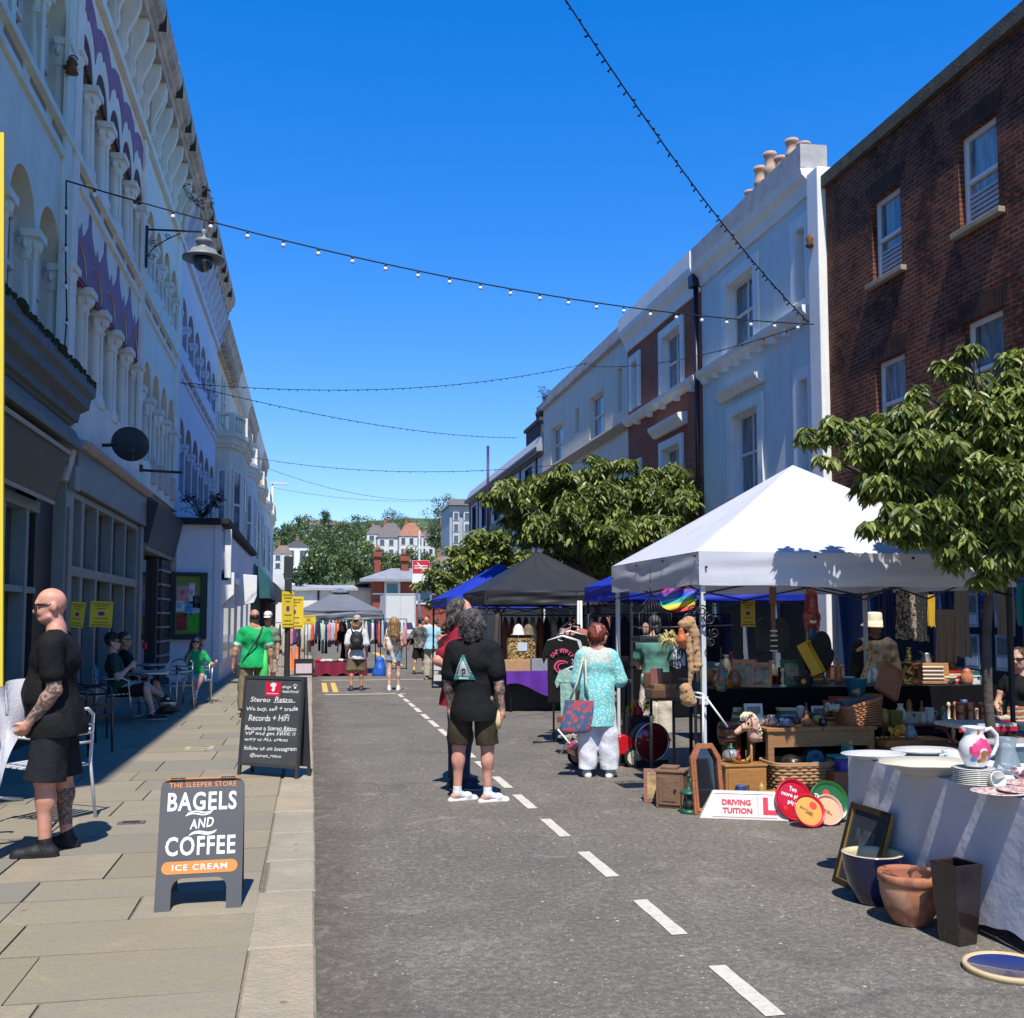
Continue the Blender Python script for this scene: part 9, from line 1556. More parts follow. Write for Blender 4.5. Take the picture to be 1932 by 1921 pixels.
def hang(lab,u0,u1,v0,v1,Y,m,name='hanging_cloth',cat='cloth',fold=.02,n=24,taper=0.):
 A_,B_=PY(u0,v0,Y),PY(u1,v0,Y);z1=PY(u0,v1,Y).z;mb=MB();P=[];nz=10
 for k in range(nz+1):
  for i in range(n+1):f=i/n;p=A_.lerp(B_,.5+(f-.5)*(1-taper*k/nz));p.z=A_.z+(z1-A_.z)*k/nz+.01*math.sin(f*11)*k/nz;p.y+=fold*(math.sin(f*(13+u0%7)+k*.25)+.6*math.sin(f*31+u1+k*.4))*(.3+k/nz);P.append(p)
 mb.add(P,[(k*(n+1)+i,k*(n+1)+i+1,(k+1)*(n+1)+i+1,(k+1)*(n+1)+i)for k in range(nz)for i in range(n)],0,True);return single(name,mb,m,lab,cat)
hang('pale animal print cloth hanging at the back of the white gazebo',1690,1725,1114,1206,10.3,spots('animal_print',(.35,.29,.22),(.03,.025,.025),26,.46,.54,.85,None,0,'noise',1.5));hang('dark speckled cloth hanging beside the animal print one',1722,1752,1118,1210,10.35,spots('speckled_black',(.012,.012,.016),(.22,.18,.10),30,.14,.18,.85));hang('narrow yellow cloth strip hanging near the middle of the stall',1750,1764,1122,1182,10.3,mat('cloth_yellow',(.48,.30,.02),.8),fold=.01);hang('dark blue garment hanging right of the blue shop window',1665,1685,1110,1200,10.4,mat('cloth_indigo',(.012,.02,.10),.8));hang('dark brown wrap hanging right of the yellow strip',1766,1800,1150,1250,10.4,mat('cloth_brown',(.02,.012,.009),.85));hang('black wrap hanging near the tree trunk',1800,1828,1112,1240,10.4,mat('cloth_black2',(.014,.012,.012),.85));hang('black cloth hanging behind the dark gazebo leg',1880,1912,1108,1200,9.8,mat('cloth_black3',(.010,.010,.011),.85));hang('striped white and navy garment behind the furs',1270,1290,1205,1260,9.2,spots('navy_stripe',(.6,.6,.62),(.03,.04,.1),8,.5,.52,.8,None,0,'noise',4.));hang('green scarf tied at the right end of the white gazebo',1918,1935,1100,1180,8.2,mat('scarf_teal',(.01,.16,.18),.7))
c=PY(1361,1275,9.6);t=MB();t.lathe([(.02,-.16),(.05,-.14),(.055,.0),(.03,.1),(.012,.12),(.012,.16)],c,14,0);rr=random.Random(6);[t.ball(c+Vector((.056*math.cos(a),.056*math.sin(a),rr.uniform(-.13,.02))),.016,None,None,6,4,rr.choice([1,1,2,3]))for a in[k*.42 for k in range(26)]];t.tube([c+Vector((0,0,.16)),c+Vector((0,0,.28))],.004,4,0);single('beaded_bottle',t,[mat('bottle_smoke',(.12,.11,.10),.2,coat=.4),mat('bead_orange',(.6,.15,.03),.3),mat('bead_teal',(.03,.3,.26),.3),mat('bead_white',(.6,.58,.5),.3)],'glass bottle hung with orange and teal beads under the white gazebo','bottle')
q=PX(1381,1158,XR-.2);q=PY(1381,1158,17.6);notice('small yellow notice in the dark shop window behind the white gazebo',(q.x,16.9,PY(1381,1158,16.9).z),.27,.46)
a,b=PY(1229,1318,9.6),PY(1282,1270,9.6);t=thing('open_suitcase','open brown leather suitcase of papers below the furs','suitcase',((a.x+b.x)/2,9.6,a.z));w=(b.x-a.x)/2;mb=MB();mb.box(-w,-.02,0,w,.22,.09);mb.box(-w,.2,.09,w,.24,b.z-a.z);obj('case',mb,mat('leather_brown',(.10,.045,.025),.5,.25,10),t,.01,True);mb=MB();mb.box(-w*.6,.19,.12,w*.3,.199,.28);obj('lining_paper',mb,mat('paper_rose',(.20,.08,.07),.7,.2,12),t,0,True);mb=MB();mb.box(-w*.8,-.0,.091,w*.8,.17,.13);obj('contents',mb,mat('book_brown',(.18,.10,.05),.7,.4,30),t,0,True);mb=MB();[mb.cyl((x,.1,-a.z),(x,.1,0),.015)for x in(-w*.8,w*.8)];mb.box(-w,.05,-.03,w,.2,-.001);obj('trestle',mb,M_blackm,t,0,True)
c=G(1238,1452);c.y+=.25;t=thing('red_drum','glossy red round drum lying on its edge behind the wooden cabinet','drum',(c.x,c.y,0),R(10));mb=MB();mb.cyl((0,-.09,.27),(0,.09,.27),.2,.2,32);obj('shell',mb,M_black,t,0,True);mb=MB();mb.lathe([(.001,.04),(.1,.032),(.19,.0)],(0,0,0),32,0,Matrix.Translation((0,-.09,.27))@Matrix.Rotation(R(90),4,'X'),caps=(False,False));obj('head',mb,mat('drum_red',(.20,.01,.012),.12,.2,4,coat=.8),t,0,True);mb=MB();mb.tube([Vector((.205*math.cos(a),-.09,.27+.205*math.sin(a)))for a in[2*PI*k/32 for k in range(32)]],.012,6,0,False,True);obj('hoop',mb,mat('chrome',(.5,.5,.5),.15,metal=.9),t,0,True);mb=MB();mb.box(-.2,-.08,0,.2,.1,.075);obj('stand',mb,M_black,t,0,True)
c=G(1175,1452);c.y+=.3;t=thing('pedal_car','red toy pedal car with cream wheels behind the turquoise woman','toy car',(PY(1140,1440,c.y).x,c.y,0),R(4));body=[(-.38,.13),(-.40,.2),(-.33,.27),(-.18,.26),(-.10,.22),(.06,.22),(.12,.34),(.2,.35),(.3,.29),(.40,.22),(.43,.13)]
n=len(body);mb=MB();rings=[[Vector((x,y,z*(1-.0)if k else z))for x,z in body]for y,k in((-.15,0),(.15,1))];mb.add([p for r_ in rings for p in r_],[(i,(i+1)%n,n+(i+1)%n,n+i)for i in range(n)]);mb.poly(body,lambda x,z:Vector((x,-.15,z)));mb.poly(body,lambda x,z:Vector((x,.15,z)));obj('body',mb,mat('toy_red',(.52,.01,.02),.25,.08,5,coat=.7),t,.035,True)
for x in(-.26,.28):
 for y in(-.17,.17):mb=MB();mb.cyl((x,y-.025,.105),(x,y+.025,.105),.105,.105,24);w_=obj('wheel',mb,mat('tyre',(.02,.02,.02)),t,0,True);mb=MB();mb.cyl((x,y-.03,.105),(x,y+.03,.105),.08,.08,24);mb.cyl((x,y-.034,.105),(x,y+.034,.105),.022,.022,12,1);obj('hub',mb,[mat('wheel_cream',(.62,.56,.42),.4),mat('hub_brass',(.4,.28,.1),.3)],w_,0,True)
mb=MB();mb.tube([(.02,0,.24),(-.03,0,.38)],.01,6);mb.tube([Vector((-.04+.03*math.sin(a),.08*math.cos(a),.38+.07*math.sin(a)))for a in[2*PI*k/16 for k in range(16)]],.010,6,0,False,True);obj('steering_wheel',mb,M_blackm,t,0,True)
c=G(1085,1428);c.y+=.3;t=thing('toy_pushchair','white framed folding toy chair beside the red pedal car','toy chair',tuple(c),R(-20));mb=MB()
for y in(-.12,.12):mb.tube([(-.1,y,0),(.12,y,.34),(-.02,y,.44)],.012,6);mb.tube([(.14,y,0),(-.12,y,.3)],.012,6)
obj('frame',mb,M_white,t,0,True);mb=MB();mb.box(-.12,-.11,.2,.1,.11,.22);mb.box(-.13,-.11,.38,-.0,.11,.44,1);obj('seat',mb,[mat('toy_mesh',(.35,.33,.25),.8),mat('brown_grip',(.18,.06,.03),.5)],t,0,True)
c=PY(1190,1345,12.0);c.z=0;z0=PY(1190,1345,12).z;t=thing('flower_bucket','white bucket of yellow sunflowers behind the turquoise woman','flowers',(c.x,12,0));mb=MB();mb.lathe([(.12,.0),(.16,.32),(.165,.32),(.14,.3)],(0,0,0),18);obj('bucket',mb,M_chin,t,0,True);rr=random.Random(5);lf=MB()
for i in range(11):
 x,y,z=rr.uniform(-.2,.2),rr.uniform(-.12,.12),rr.uniform(.42,.62);fl=MB();M=Matrix.Translation((x,y-.05,z))@Euler((R(70+rr.uniform(-20,20)),0,rr.uniform(-.5,.5))).to_matrix().to_4x4();fl.lathe([(.025,0),(.001,.012)],(0,0,0),12,1,M)
 for k in range(13):a=2*PI*k/13;fl.add([M@Vector((.02*math.cos(a-.2),.02*math.sin(a-.2),.002)),M@Vector((.05*math.cos(a-.17),.05*math.sin(a-.17),.01)),M@Vector((.075*math.cos(a),.075*math.sin(a),.004)),M@Vector((.05*math.cos(a+.17),.05*math.sin(a+.17),.01)),M@Vector((.02*math.cos(a+.2),.02*math.sin(a+.2),.002))],[(0,1,2,3,4)],0)
 obj('sunflower',fl,[mat('petal_yellow',(.70,.46,.01),.6),mat('seed_brown',(.12,.05,.015),.9)],t,0,True,fix=False);lf.tube([(x*.3,y*.3,.25),(x,y,z-.02)],.006,5);leaf_clump(lf,Vector((x*.7,y*.7,.36)),.05,3,.10,rr,.3)
obj('leaves',lf,M_far[1],t,0,True,fix=False)
c=PY(1183,1290,11.2);mb=MB();mb.tube([(c.x-.06,11.2,0),(c.x-.02,11.2,c.z)],.010,6);mb.tube([(c.x+.06,11.2,0),(c.x+.02,11.2,c.z)],.010,6);mb.tube([(c.x-.03,11.2,c.z),(c.x+.03,11.2,c.z)],.010,6);mb.tube([(c.x+.03,11.2,c.z),(c.x+.05,11.2,c.z+.04),(c.x,11.2,c.z+.05),(c.x-.03,11.2,c.z+.04)],.008,6,1);single('folding_trolley',mb,[M_blackm,M_white],'thin black folding trolley with white handle by the sunflowers','trolley')
c=PY(1203,1352,11.4);mb=MB();mb.box(c.x-.14,11.3,0,c.x+.14,11.55,.5,1);mb.lathe([(.06,.5),(.065,.53),(.05,.6),(.02,.63),(.02,.66)],(c.x,11.4,0),14);mb.tube([(c.x-.05,11.4,.62),(c.x,11.4,.72),(c.x+.05,11.4,.62)],.005,5);single('red_lamp',mb,[mat('lamp_red',(.28,.01,.015),.4),M_black],'small red hurricane lamp on a dark crate left of the furs','lamp')
a,b=PY(1648,1400,8.9),PY(1800,1405,8.6);t=thing('plank_bench','long orange varnished plank bench beside the oak table','bench',((a.x+b.x)/2,8.9,0));mb=MB();zb2=PY(1720,1396,8.9).z;mb.box(x1+.03,8.85,zb2-.06,b.x+.15,9.2,zb2);obj('seat',mb,wood('pine_orange',(.42,.19,.05),(.28,.09,.02),1.5,.4,.3),t,.006);mb=MB();[mb.box(x,8.88,0,x+.05,9.15,zb2-.061)for x in(x1+.06,b.x+.05)];obj('leg',mb,M_wC,t)
bench=lambda u,v:Vector((PY(u,v,8.98).x,8.98,zb2))
c=bench(1693,1395);mb=MB();rr=random.Random(1)
for i in range(9):a_=rr.uniform(0,6.3);mb.ball(c+Vector((.05*math.cos(a_),.03*math.sin(a_),.05+.05*rr.random())),.05,.012,.045,8,5,0,Euler((rr.random()*3,rr.random()*3,rr.random()*3)).to_matrix().to_4x4())
single('leaf_ornament',mb,mat('gold_leaf',(.60,.30,.03),.4,.2,12),'golden crumpled leaf ornament on the plank bench','ornament');c=bench(1718,1394);mb=MB();mb.lathe([(.04,0),(.065,.03),(.06,.08),(.03,.11),(.035,.125),(.03,.12),(.05,.06),(.01,.02)],c,16);single('cut_glass_bowl',mb,M_clear,'clear cut glass bowl right of the golden leaf','bowl');c=bench(1665,1397);mb=MB();[mb.ball(c+Vector((rr.uniform(-.09,.09),rr.uniform(-.04,.04),.015)),.035,.02,.015,6,4,0,Euler((0,0,rr.random()*3)).to_matrix().to_4x4())for _ in range(8)];single('brass_trinkets',mb,mat('brass_old',(.34,.24,.08),.35,.2,20,metal=.6),'scatter of small brass trinkets on the left end of the bench','trinkets')
box_on('yellow_tin','mustard yellow tin in the shade behind the bench',1682,1704,1341,1375,9.6,.12,mat('tin_mustard',(.24,.16,.01),.5,.1,6),'tin',None)
c=PY(1783,1380,9.3);mb=MB();mb.lathe([(.03,0),(.032,.14),(.012,.18),(.012,.2),(.014,.2),(.014,.215)],(c.x,9.3,c.z),14);single('water_bottle',mb,glass_mat('bottle_plastic',(.3,.4,.5),.08,.6,.6),'clear plastic water bottle beside the folding stool','bottle');mb=MB();mb.box(c.x-.5,9.2,0,c.x+.6,9.5,c.z-.001);single('low_black_table',mb,mat('black_drape',(.012,.012,.015)),'low black draped table behind the plank bench','table',None,.01)
for i,u in enumerate((1813,1831,1856)):
 c=PY(u,1362,9.35);mb=MB();[mb.lathe([(.045,z),(.052,z+.008),(.045,z+.016)],(c.x,9.35,c.z),14,0)for z in[k*.016 for k in range(12)]];single('copper_mould',mb,mat('copper',(.45,.17,.09),.3,.15,10,metal=.6),['left ribbed copper pot above the folding stool','middle ribbed copper pot above the folding stool','right ribbed copper pot above the folding stool'][i],'pot','ribbed copper pots')
mb=MB();a=PY(1805,1362,9.3);b=PY(1870,1362,9.3);mb.box(a.x,9.25,0,b.x,9.5,a.z);single('dark_crate',mb,mat('crate_dark',(.02,.016,.014),.8),'dark crate under the copper pots','crate',None,.006)
a,b=PY(1796,1366,7.9),PY(1904,1372,7.9);t=thing('folding_stool','folding stool with red edged pale seat behind the flowered jug','stool',((a.x+b.x)/2,7.9,0));mb=MB();mb.box(a.x,7.8,a.z-.03,b.x,8.15,a.z+.004,0);mb.box(a.x-.005,7.795,a.z-.06,b.x+.005,7.8,a.z-.02,1);obj('seat',mb,[mat('canvas_pale',(.5,.48,.42),.8),mat('canvas_red',(.40,.01,.03),.6)],t);mb=MB();[mb.tube([(a.x+.05,y,a.z-.04),(b.x-.05,y,.0)],.012,6)for y in(7.83,8.1)];[mb.tube([(b.x-.05,y,a.z-.04),(a.x+.05,y,.0)],.012,6)for y in(7.83,8.1)];obj('leg',mb,mat('stool_plum',(.16,.01,.03),.4),t)
wicker('grey plastic weave storage basket under the folding stool',(PY(1850,1420,8.4).x,8.4,0),.3,.18,.42,0,mat('grey_weave',(.13,.13,.14),.6),9,'storage_basket','basket',0,.98)
c=PY(1493,1462,9.02);t=thing('black_helmet','black and yellow patterned helmet on the wicker hamper','helmet',(c.x,9.02,c.z));V,F=blend([el((0,0,.09),(.10,.12,.10),.02),el((0,.0,.03),(.10,.11,.05),.03),el((-.03,-.14,.05),(.07,.1,.06),.0,1)],.008,.001,40);skin('shell',(V,F),[spots('black_yellow',(.014,.014,.015),(.38,.36,.02),9,.60,.63,.35,(.03,.025,.02),0,'noise',1.)],t)
c=PY(1540,1468,9.0);t=thing('railway_lamp','teal enamel lamp box with round lens and carrying handle beside the helmet','lamp',(c.x,9.0,c.z),R(-14));M_teal=mat('teal_enamel',(.01,.12,.17),.35,.1,6,coat=.4);mb=MB();out=[(-.075,0),(.075,0),(.085,.06),(.085,.19),(.06,.245),(.0,.262),(-.06,.245),(-.085,.19),(-.085,.06)];mb.slab(out,lambda x,z,d:Vector((x,-d,z)),-.2,.0);obj('case',mb,M_teal,t,.012,True);mb=MB();M=Matrix.Translation((0,-.004,.115))@Matrix.Rotation(R(90),4,'X');mb.lathe([(.062,0),(.066,.012),(.056,.02),(.05,.012)],(0,0,0),26,0,M,caps=(False,False));mb.lathe([(.052,.008),(.03,.018),(.001,.022)],(0,0,0),26,1,M,caps=(False,False));obj('lens',mb,[M_teal,mat('lens_silver',(.30,.31,.32),.2,.2,10,metal=.5)],t,0,True);mb=MB();mb.ball((0,-.006,.205),.018,.008,.012);obj('badge',mb,M_black,t,0,True);mb=MB();mb.tube([(.086,.02,.1),(.12,.1,.06),(.086,.18,.1)],.006,6);obj('handle',mb,M_blackm,t,0,True)
c=G(1595,1470);box_on('wooden_crate','dark reddish wooden crate between the hamper and the near table',1575,1625,1455,1520,8.6,.3,M_wD,'crate',0);c=PY(1600,1448,8.7);mb=MB();mb.box(c.x-.1,8.65,c.z-.03,c.x+.02,8.8,c.z+.06);single('purple_box',mb,mat('violet_box',(.07,.05,.30),.5),'violet box on top of the reddish crate','box',None,.004);c=PY(1596,1430,8.8);mb=MB();mb.box(c.x-.1,8.8,c.z-.012,c.x+.09,9.0,c.z+.012);mb.box(c.x+.05,8.82,c.z+.012,c.x+.09,8.98,c.z+.1);single('aqua_dish',mb,mat('aqua_plastic',(.06,.34,.33),.4),'aqua green plastic soap dish under the oak table','dish',None,.006)
for i,(u0,v0,u1,v1)in enumerate([(1327,1310,1326,1420),(1335,1320,1373,1372)]):a,b=PY(u0,v0,8.45),PY(u1,v1,8.4);mb=MB();mb.tube([a,b],.009,6);mb.tube([a,a+Vector((-.12,.05,.03))],.011,6);single('tent_strut',mb,M_white,['white strut strapped upright to the front left gazebo leg','white strut slanting down from the front left gazebo leg'][i],'strut')
# - clothes rail and tables further up the right side
def shirt(lab,c,rz,m,w=.5,h=.68,hanger=None,writing=None,sl=.11):
 t=thing('hanging_shirt',lab,'shirt',c,rz,'shirts on the clothes rail');lo=[(-w*.42,0),(w*.42,0),(w*.43,h*.72),(w*.46+sl*.35,h*.60),(w*.46+sl*.62,h*.72),(w*.46,h*.96),(w*.17,h),(w*.1,h*.965),(0,h*.955),(-w*.1,h*.965),(-w*.17,h),(-w*.46,h*.96),(-w*.46-sl*.62,h*.72),(-w*.46-sl*.35,h*.60),(-w*.43,h*.72)]
 mb=MB();
 for sg in(1,-1):mb.poly([(x,z-h)for x,z in lo],lambda x,z,sg=sg:Vector((x,sg*(-.02-.02*math.sin(x*14)*(-z/h)),z)))
 n=len(lo);vs=[Vector((x,-.02-.02*math.sin(x*14)*(1-z/h),z-h))for x,z in lo]+[Vector((x,.02+.02*math.sin(x*14)*(1-z/h),z-h))for x,z in lo];mb.add(vs,[(i,(i+1)%n,n+(i+1)%n,n+i)for i in range(n)]);obj('cloth',mb,m,t,0,True)
 mb=MB();mb.tube([(-w*.42,0,-.035),(0,0,.03),(w*.42,0,-.035)],.012,6);mb.tube([(0,0,.03),(0,0,.08),(.02,0,.10),(.0,0,.125),(-.02,0,.11)],.004,5);obj('hanger',mb,hanger or M_white,t,0,True)
 if writing:mb=MB();writing(mb,w,h);obj('lettering',mb,mat('print_pink',(.62,.07,.16),.7,.15,30),t,0,True,fix=False)
 return t
RY=13.3
def shr(mb,w,h):
 for i,ch_ in enumerate('Shrimply'):a=R(150-i*17);put_text(mb,ch_,(.0+.15*math.cos(a),-.046,-h*.36+.14*math.sin(a)),(math.cos(a-PI/2),0,math.sin(a-PI/2)),(math.cos(a),0,math.sin(a)),None,.055,.03)
 for r_,a0,a1,th in((.085,40,330,.018),(.05,60,300,.014),(.1,100,200,.01)):
  n=20;P=[(r_*math.cos(R(a0+(a1-a0)*i/n)),r_*.85*math.sin(R(a0+(a1-a0)*i/n)))for i in range(n+1)];k=(r_+th)/r_;mb.add([Vector((x,-.046,-h*.45+z))for x,z in P]+[Vector((x*k,-.046,-h*.45+z*k))for x,z in P],[(i,i+1,n+2+i,n+1+i)for i in range(n)])
 for i in range(6):mb.add([Vector((-.03+.02*i,-.047,-h*.62)),Vector((-.022+.02*i,-.047,-h*.62)),Vector((-.04+.018*i,-.047,-h*.67)),Vector((-.046+.018*i,-.047,-h*.67))],[(0,1,2,3)])
 put_text(mb,'Aw',(-.02,-.046,-h*.72),(1,0,0),(0,0,1),None,.055,.03)
q=PY(1058,1204,RY);t=thing('clothes_rail','black clothes rail with curved top holding shirts beside the turquoise woman','clothes rail',(q.x,RY,0));mb=MB();mb.tube([(q.x-.1,RY,0),(q.x-.1,RY,q.z-.1),(q.x+.02,RY+.1,q.z+.12),(q.x+.2,RY+.4,q.z+.2),(q.x+.5,RY+.9,q.z+.16)],.014,8);mb.tube([(q.x+.5,RY+.9,0),(q.x+.5,RY+.9,q.z+.16)],.014,8);mb.tube([(q.x-.4,RY-.1,.02),(q.x+.2,RY+.1,.02)],.014,8);obj('frame',mb,M_blackm,t)
shirt('black shirt with pink shrimp print facing the road on the clothes rail',(q.x-.0,RY-.05,q.z),R(-8),M_bk,.44,.84,None,shr);shirt('white shirt edge showing behind the black printed shirt',(q.x+.06,RY+.08,q.z+.0),R(-8),cloth('white_cotton2',(.6,.6,.6)),.48,.80);shirt('plain black shirt behind the white one on the rail',(q.x+.22,RY+.35,q.z+.06),R(-10),M_bk,.46,.7);shirt('peach shirt on a wooden hanger at the far end of the rail',(q.x+.34,RY+.6,q.z+.12),R(-12),cloth('peach_cotton',(.55,.24,.17)),.46,.7,M_wA);q2=PY(1078,1262,RY-.5);shirt('pale mint shirt hanging low on the near end of the rail',(q2 .x,RY-.55,q2 .z),R(-50),cloth('mint_cotton',(.36,.58,.50)),.42,.62)
a,b=PY(955,1340,17.6),PY(1040,1340,17.6);zt3=PY(990,1267,17.6).z;t=thing('draped_table','table draped in purple cloth under the black gazebo','table',((a.x+b.x)/2+.3,18,0));mb=MB();mb.box(a.x,17.6,zt3-.03,b.x+1.2,18.4,zt3);[mb.cyl((x,17.7,0),(x,17.7,zt3-.03),.02,.02,8,1)for x in(a.x+.1,b.x+1.0)];obj('table_top',mb,[mat('purple_cloth',(.085,.015,.24),.8,.15,6),M_blackm],t);mb=MB();n=40;P=[]
for i in range(2):
 for j in range(n+1):g=j/n;P.append((a.x+(b.x+1.2-a.x)*g,17.59-.03*i*(1+math.sin(g*40)),zt3-i*(.32-.12*math.sin(g*9+1))))
mb.add(P,[(j,j+1,n+2+j,n+1+j)for j in range(n)],0,True);obj('drape',mb,mat('purple_cloth',(.085,.015,.24)),t);mb=MB();mb.box(a.x-.05,17.9,0,b.x+1.2,18.5,.55);obj('under_shelf',mb,M_black,t)
def stall_box(name,lab,u0,u1,v0,v1,m,cat,Y=17.75,dep=.2,ex=None):return box_on(name,lab,u0,u1,v0,v1,Y,dep,m,cat,zt3,0,.004,ex)
stall_box('cardboard_box','flat brown cardboard box on the purple table',951,1001,1245,1267,mat('cardboard',(.42,.25,.12),.9,.1,8),'box');stall_box('plastic_crate','clear grey plastic crate right of the cardboard box',1003,1034,1243,1267,mat('crate_grey',(.25,.26,.27),.4,.2,12),'crate')
box_on('jewellery_case','open dark case of gold jewellery with white card above the cardboard box',958,1010,1204,1246,17.9,.1,[spots('gold_clutter',(.04,.025,.01),(.50,.36,.13),22,.5,.56,.4,None,0,'noise',2.),mat('card_white',(.5,.55,.62),.6)],'display case',None,0,.003,lambda mb,M,w_,d_,h_:mb.box(-w_*.15,-d_/2-.012,h_*.42,w_*.2,-d_/2-.002,h_*.8,1,M))
for i,(u,v,mm,lab)in enumerate([(978,1198,mat('hat_white',(.6,.58,.54),.8),'white hat on a stand behind the jewellery case'),(997,1198,mat('hat_brown',(.14,.10,.06),.8,.3,20),'brown patterned hat on a stand right of the white hat')]):
 c=PY(u,v,18.1);mb=MB();mb.lathe([(.16,0),(.1,.02),(.095,.1),(.06,.17),(.002,.2)],c,16);mb.cyl((c.x,c.y,zt3),c,.012,.012,8);single('display_hat',mb,mm,lab,'hat')
r9=random.Random(14)
def rack(lab,x0,x1,Y,z1,n,cols,hh=.8,grp='garments on the racks in the shade',glab='garment'):
 t=thing('garment_rack',lab,'clothes rail',((x0+x1)/2,Y,0));mb=MB();mb.tube([(x0,Y,z1),(x1,Y,z1)],.015,6);[mb.tube([(x,Y,0),(x,Y,z1)],.015,6)for x in(x0,x1)];obj('frame',mb,M_blackm,t)
 cnt={}
 for i in range(n):
  cn,c=cols[r9 .randrange(len(cols))];x=x0+(x1-x0)*(i+.5)/n;w_=(x1-x0)/n*r9 .uniform(.35,.55);h_=hh*r9 .uniform(.75,1.15);mb=MB();P=[]
  for k in range(7):
   f=k/6;wk=w_*(.35+.65*min(1,f*4))*(1+.15*math.sin(f*9+i));P.append([Vector((x-wk,Y-.16*min(1,.3+f*3),z1-.04-h_*f)),Vector((x+wk*.3,Y-.2*min(1,.3+f*3),z1-.04-h_*f)),Vector((x+wk,Y-.14*min(1,.3+f*3),z1-.04-h_*f)),Vector((x+wk*.6,Y+.16*min(1,.3+f*3),z1-.04-h_*f)),Vector((x-wk*.7,Y+.16*min(1,.3+f*3),z1-.04-h_*f))])
  mb.ring(P,True,(True,True));mb.tube([(x,Y,z1-.05),(x,Y,z1+.02)],.004,4);single('garment',mb,mat('garment_'+cn.replace(' ','_'),c,.85,.15,12),f'{cn} {glab}','garment',grp)
 return t
bright=[('crimson',(.36,.015,.03)),('white',(.58,.57,.56)),('plum purple',(.12,.03,.14)),('cream',(.52,.46,.34)),('navy blue',(.02,.03,.10)),('pink',(.55,.22,.28)),('mint',(.35,.55,.48)),('black',(.015,.015,.017)),('orange red',(.5,.10,.03)),('olive',(.16,.14,.06)),('pale blue',(.32,.44,.56))]
rack('long clothes rail behind the table under the grey gazebo',-.1,3.05,33.4,1.62,30,bright,.95,'garments on the rail behind the grey gazebo','garment hanging on the rail behind the grey gazebo');rack('clothes rail standing in the road beyond the signal post',-1.3,-.2,34.5,1.5,9,bright,.9,'garments on the rail beyond the signal post','garment hanging on the rail beyond the signal post')
rack('clothes rail at the back of the black gazebo',4.0,6.4,21.6,1.7,16,[('black',(.012,.012,.013)),('charcoal',(.04,.04,.045)),('rust',(.20,.07,.03)),('off white',(.45,.43,.4)),('dark denim',(.03,.05,.09))],.9,'garments at the back of the black gazebo','garment hanging at the back of the black gazebo');rack('clothes rail at the back of the blue gazebo behind the white one',4.9,7.6,17.9,1.7,14,[('black',(.012,.012,.013)),('charcoal',(.04,.04,.045)),('dark blue',(.02,.03,.08)),('maroon',(.10,.01,.02))],.9,'garments at the back of the blue gazebo','garment hanging at the back of the blue gazebo')
for lab,xa,xb,Y,z in[('black table between the white and blue gazebos',5.0,7.4,12.8,.8),('black table under the blue gazebo',4.9,7.6,16.2,.8),('black table under the left blue gazebo',3.6,5.4,24.,.78)]:
 t=thing('stall_table',lab,'table',((xa+xb)/2,Y,0));mb=MB();mb.box(xa,Y,z-.03,xb,Y+.8,z);obj('table_top',mb,M_black,t);mb=MB();n=40;P=[(xa+(xb-xa)*j/n,Y-.01-.02*i*(1+math.sin(j*1.3)),(z-.01)*(1-i)+.02)for i in range(2)for j in range(n+1)];mb.add(P,[(j,j+1,n+2+j,n+1+j)for j in range(n)],0,True);obj('drape',mb,mat('black_drape',(.012,.012,.015)),t)
 for k in range(7):
  x=xa+.2+(xb-xa-.4)*k/6+r9 .uniform(-.05,.05);h_=r9 .uniform(.12,.34);c=[(.12,.05,.03),(.2,.16,.1),(.05,.06,.08),(.25,.06,.03),(.09,.08,.06),(.3,.27,.22)][r9 .randrange(6)];mb=MB();y=Y+.2+r9 .uniform(0,.35)
  if k%2:mb.lathe([(.05,0),(.08,h_*.3),(.06,h_*.7),(.03,h_*.85),(.045,h_)],(x,y,z),14);nm,ct,l2='vase','vase','dark vase'
  else:mb.box(x-.1,y-.07,z,x+.1,y+.07,z+h_*.7);mb.box(x-.11,y-.08,z+h_*.7,x+.11,y+.08,z+h_*.76);nm,ct,l2='lidded_box','box','lidded box'
  single(nm,mb,mat('bric_%d'%(int(c[0]*100)),c,.5,.25,10),f'{l2} on the {lab}',ct,f'bric a brac on the {lab}',.004)
a,b=G(846,1311),G(874,1311);mb=MB();zz=PY(858,1279,a.y).z;M=Matrix.Translation(a)@Matrix.Rotation(R(-8),4,'X');mb.box(0,0,0,.36,.03,zz,0,M);mb.box(0,-.004,0,.36,-.0005,zz*.55,1,M);single('painted_board',mb,[spots('board_sea',(.42,.58,.56),(.30,.45,.45),6,.4,.6,.6,None,0,'noise'),mat('board_sand',(.60,.45,.27),.7)],'pale blue and sand painted board leaning by the left blue gazebo','painting');c=PY(816,1270,24.2);mb=MB();[mb.tube([(c.x+dx,24.2,0),(c.x+dx,24.2,1.0)],.012,6)for dx in(0,.22)];[mb.box(c.x-.02,24.1,z,c.x+.25,24.3,z+.02)for z in(.15,.4,.65,.9)];[mb.box(c.x+.02,24.1,z+.02,c.x+.2,24.28,z+.16,1)for z in(.15,.4,.65)];single('wire_shelf',mb,[M_blackm,mat('cards_white',(.55,.56,.55),.7,.3,30)],'small wire shelf of cards by the left blue gazebo leg','shelf');c=PY(868,1165,24.8);mb=MB();mb.box(c.x-.3,24.8,1.1,c.x+.3,24.85,2.0);single('painted_screen',mb,wood('panel_orange',(.36,.14,.05),(.26,.09,.03),2.),'orange wooden panel standing under the left blue gazebo','panel')
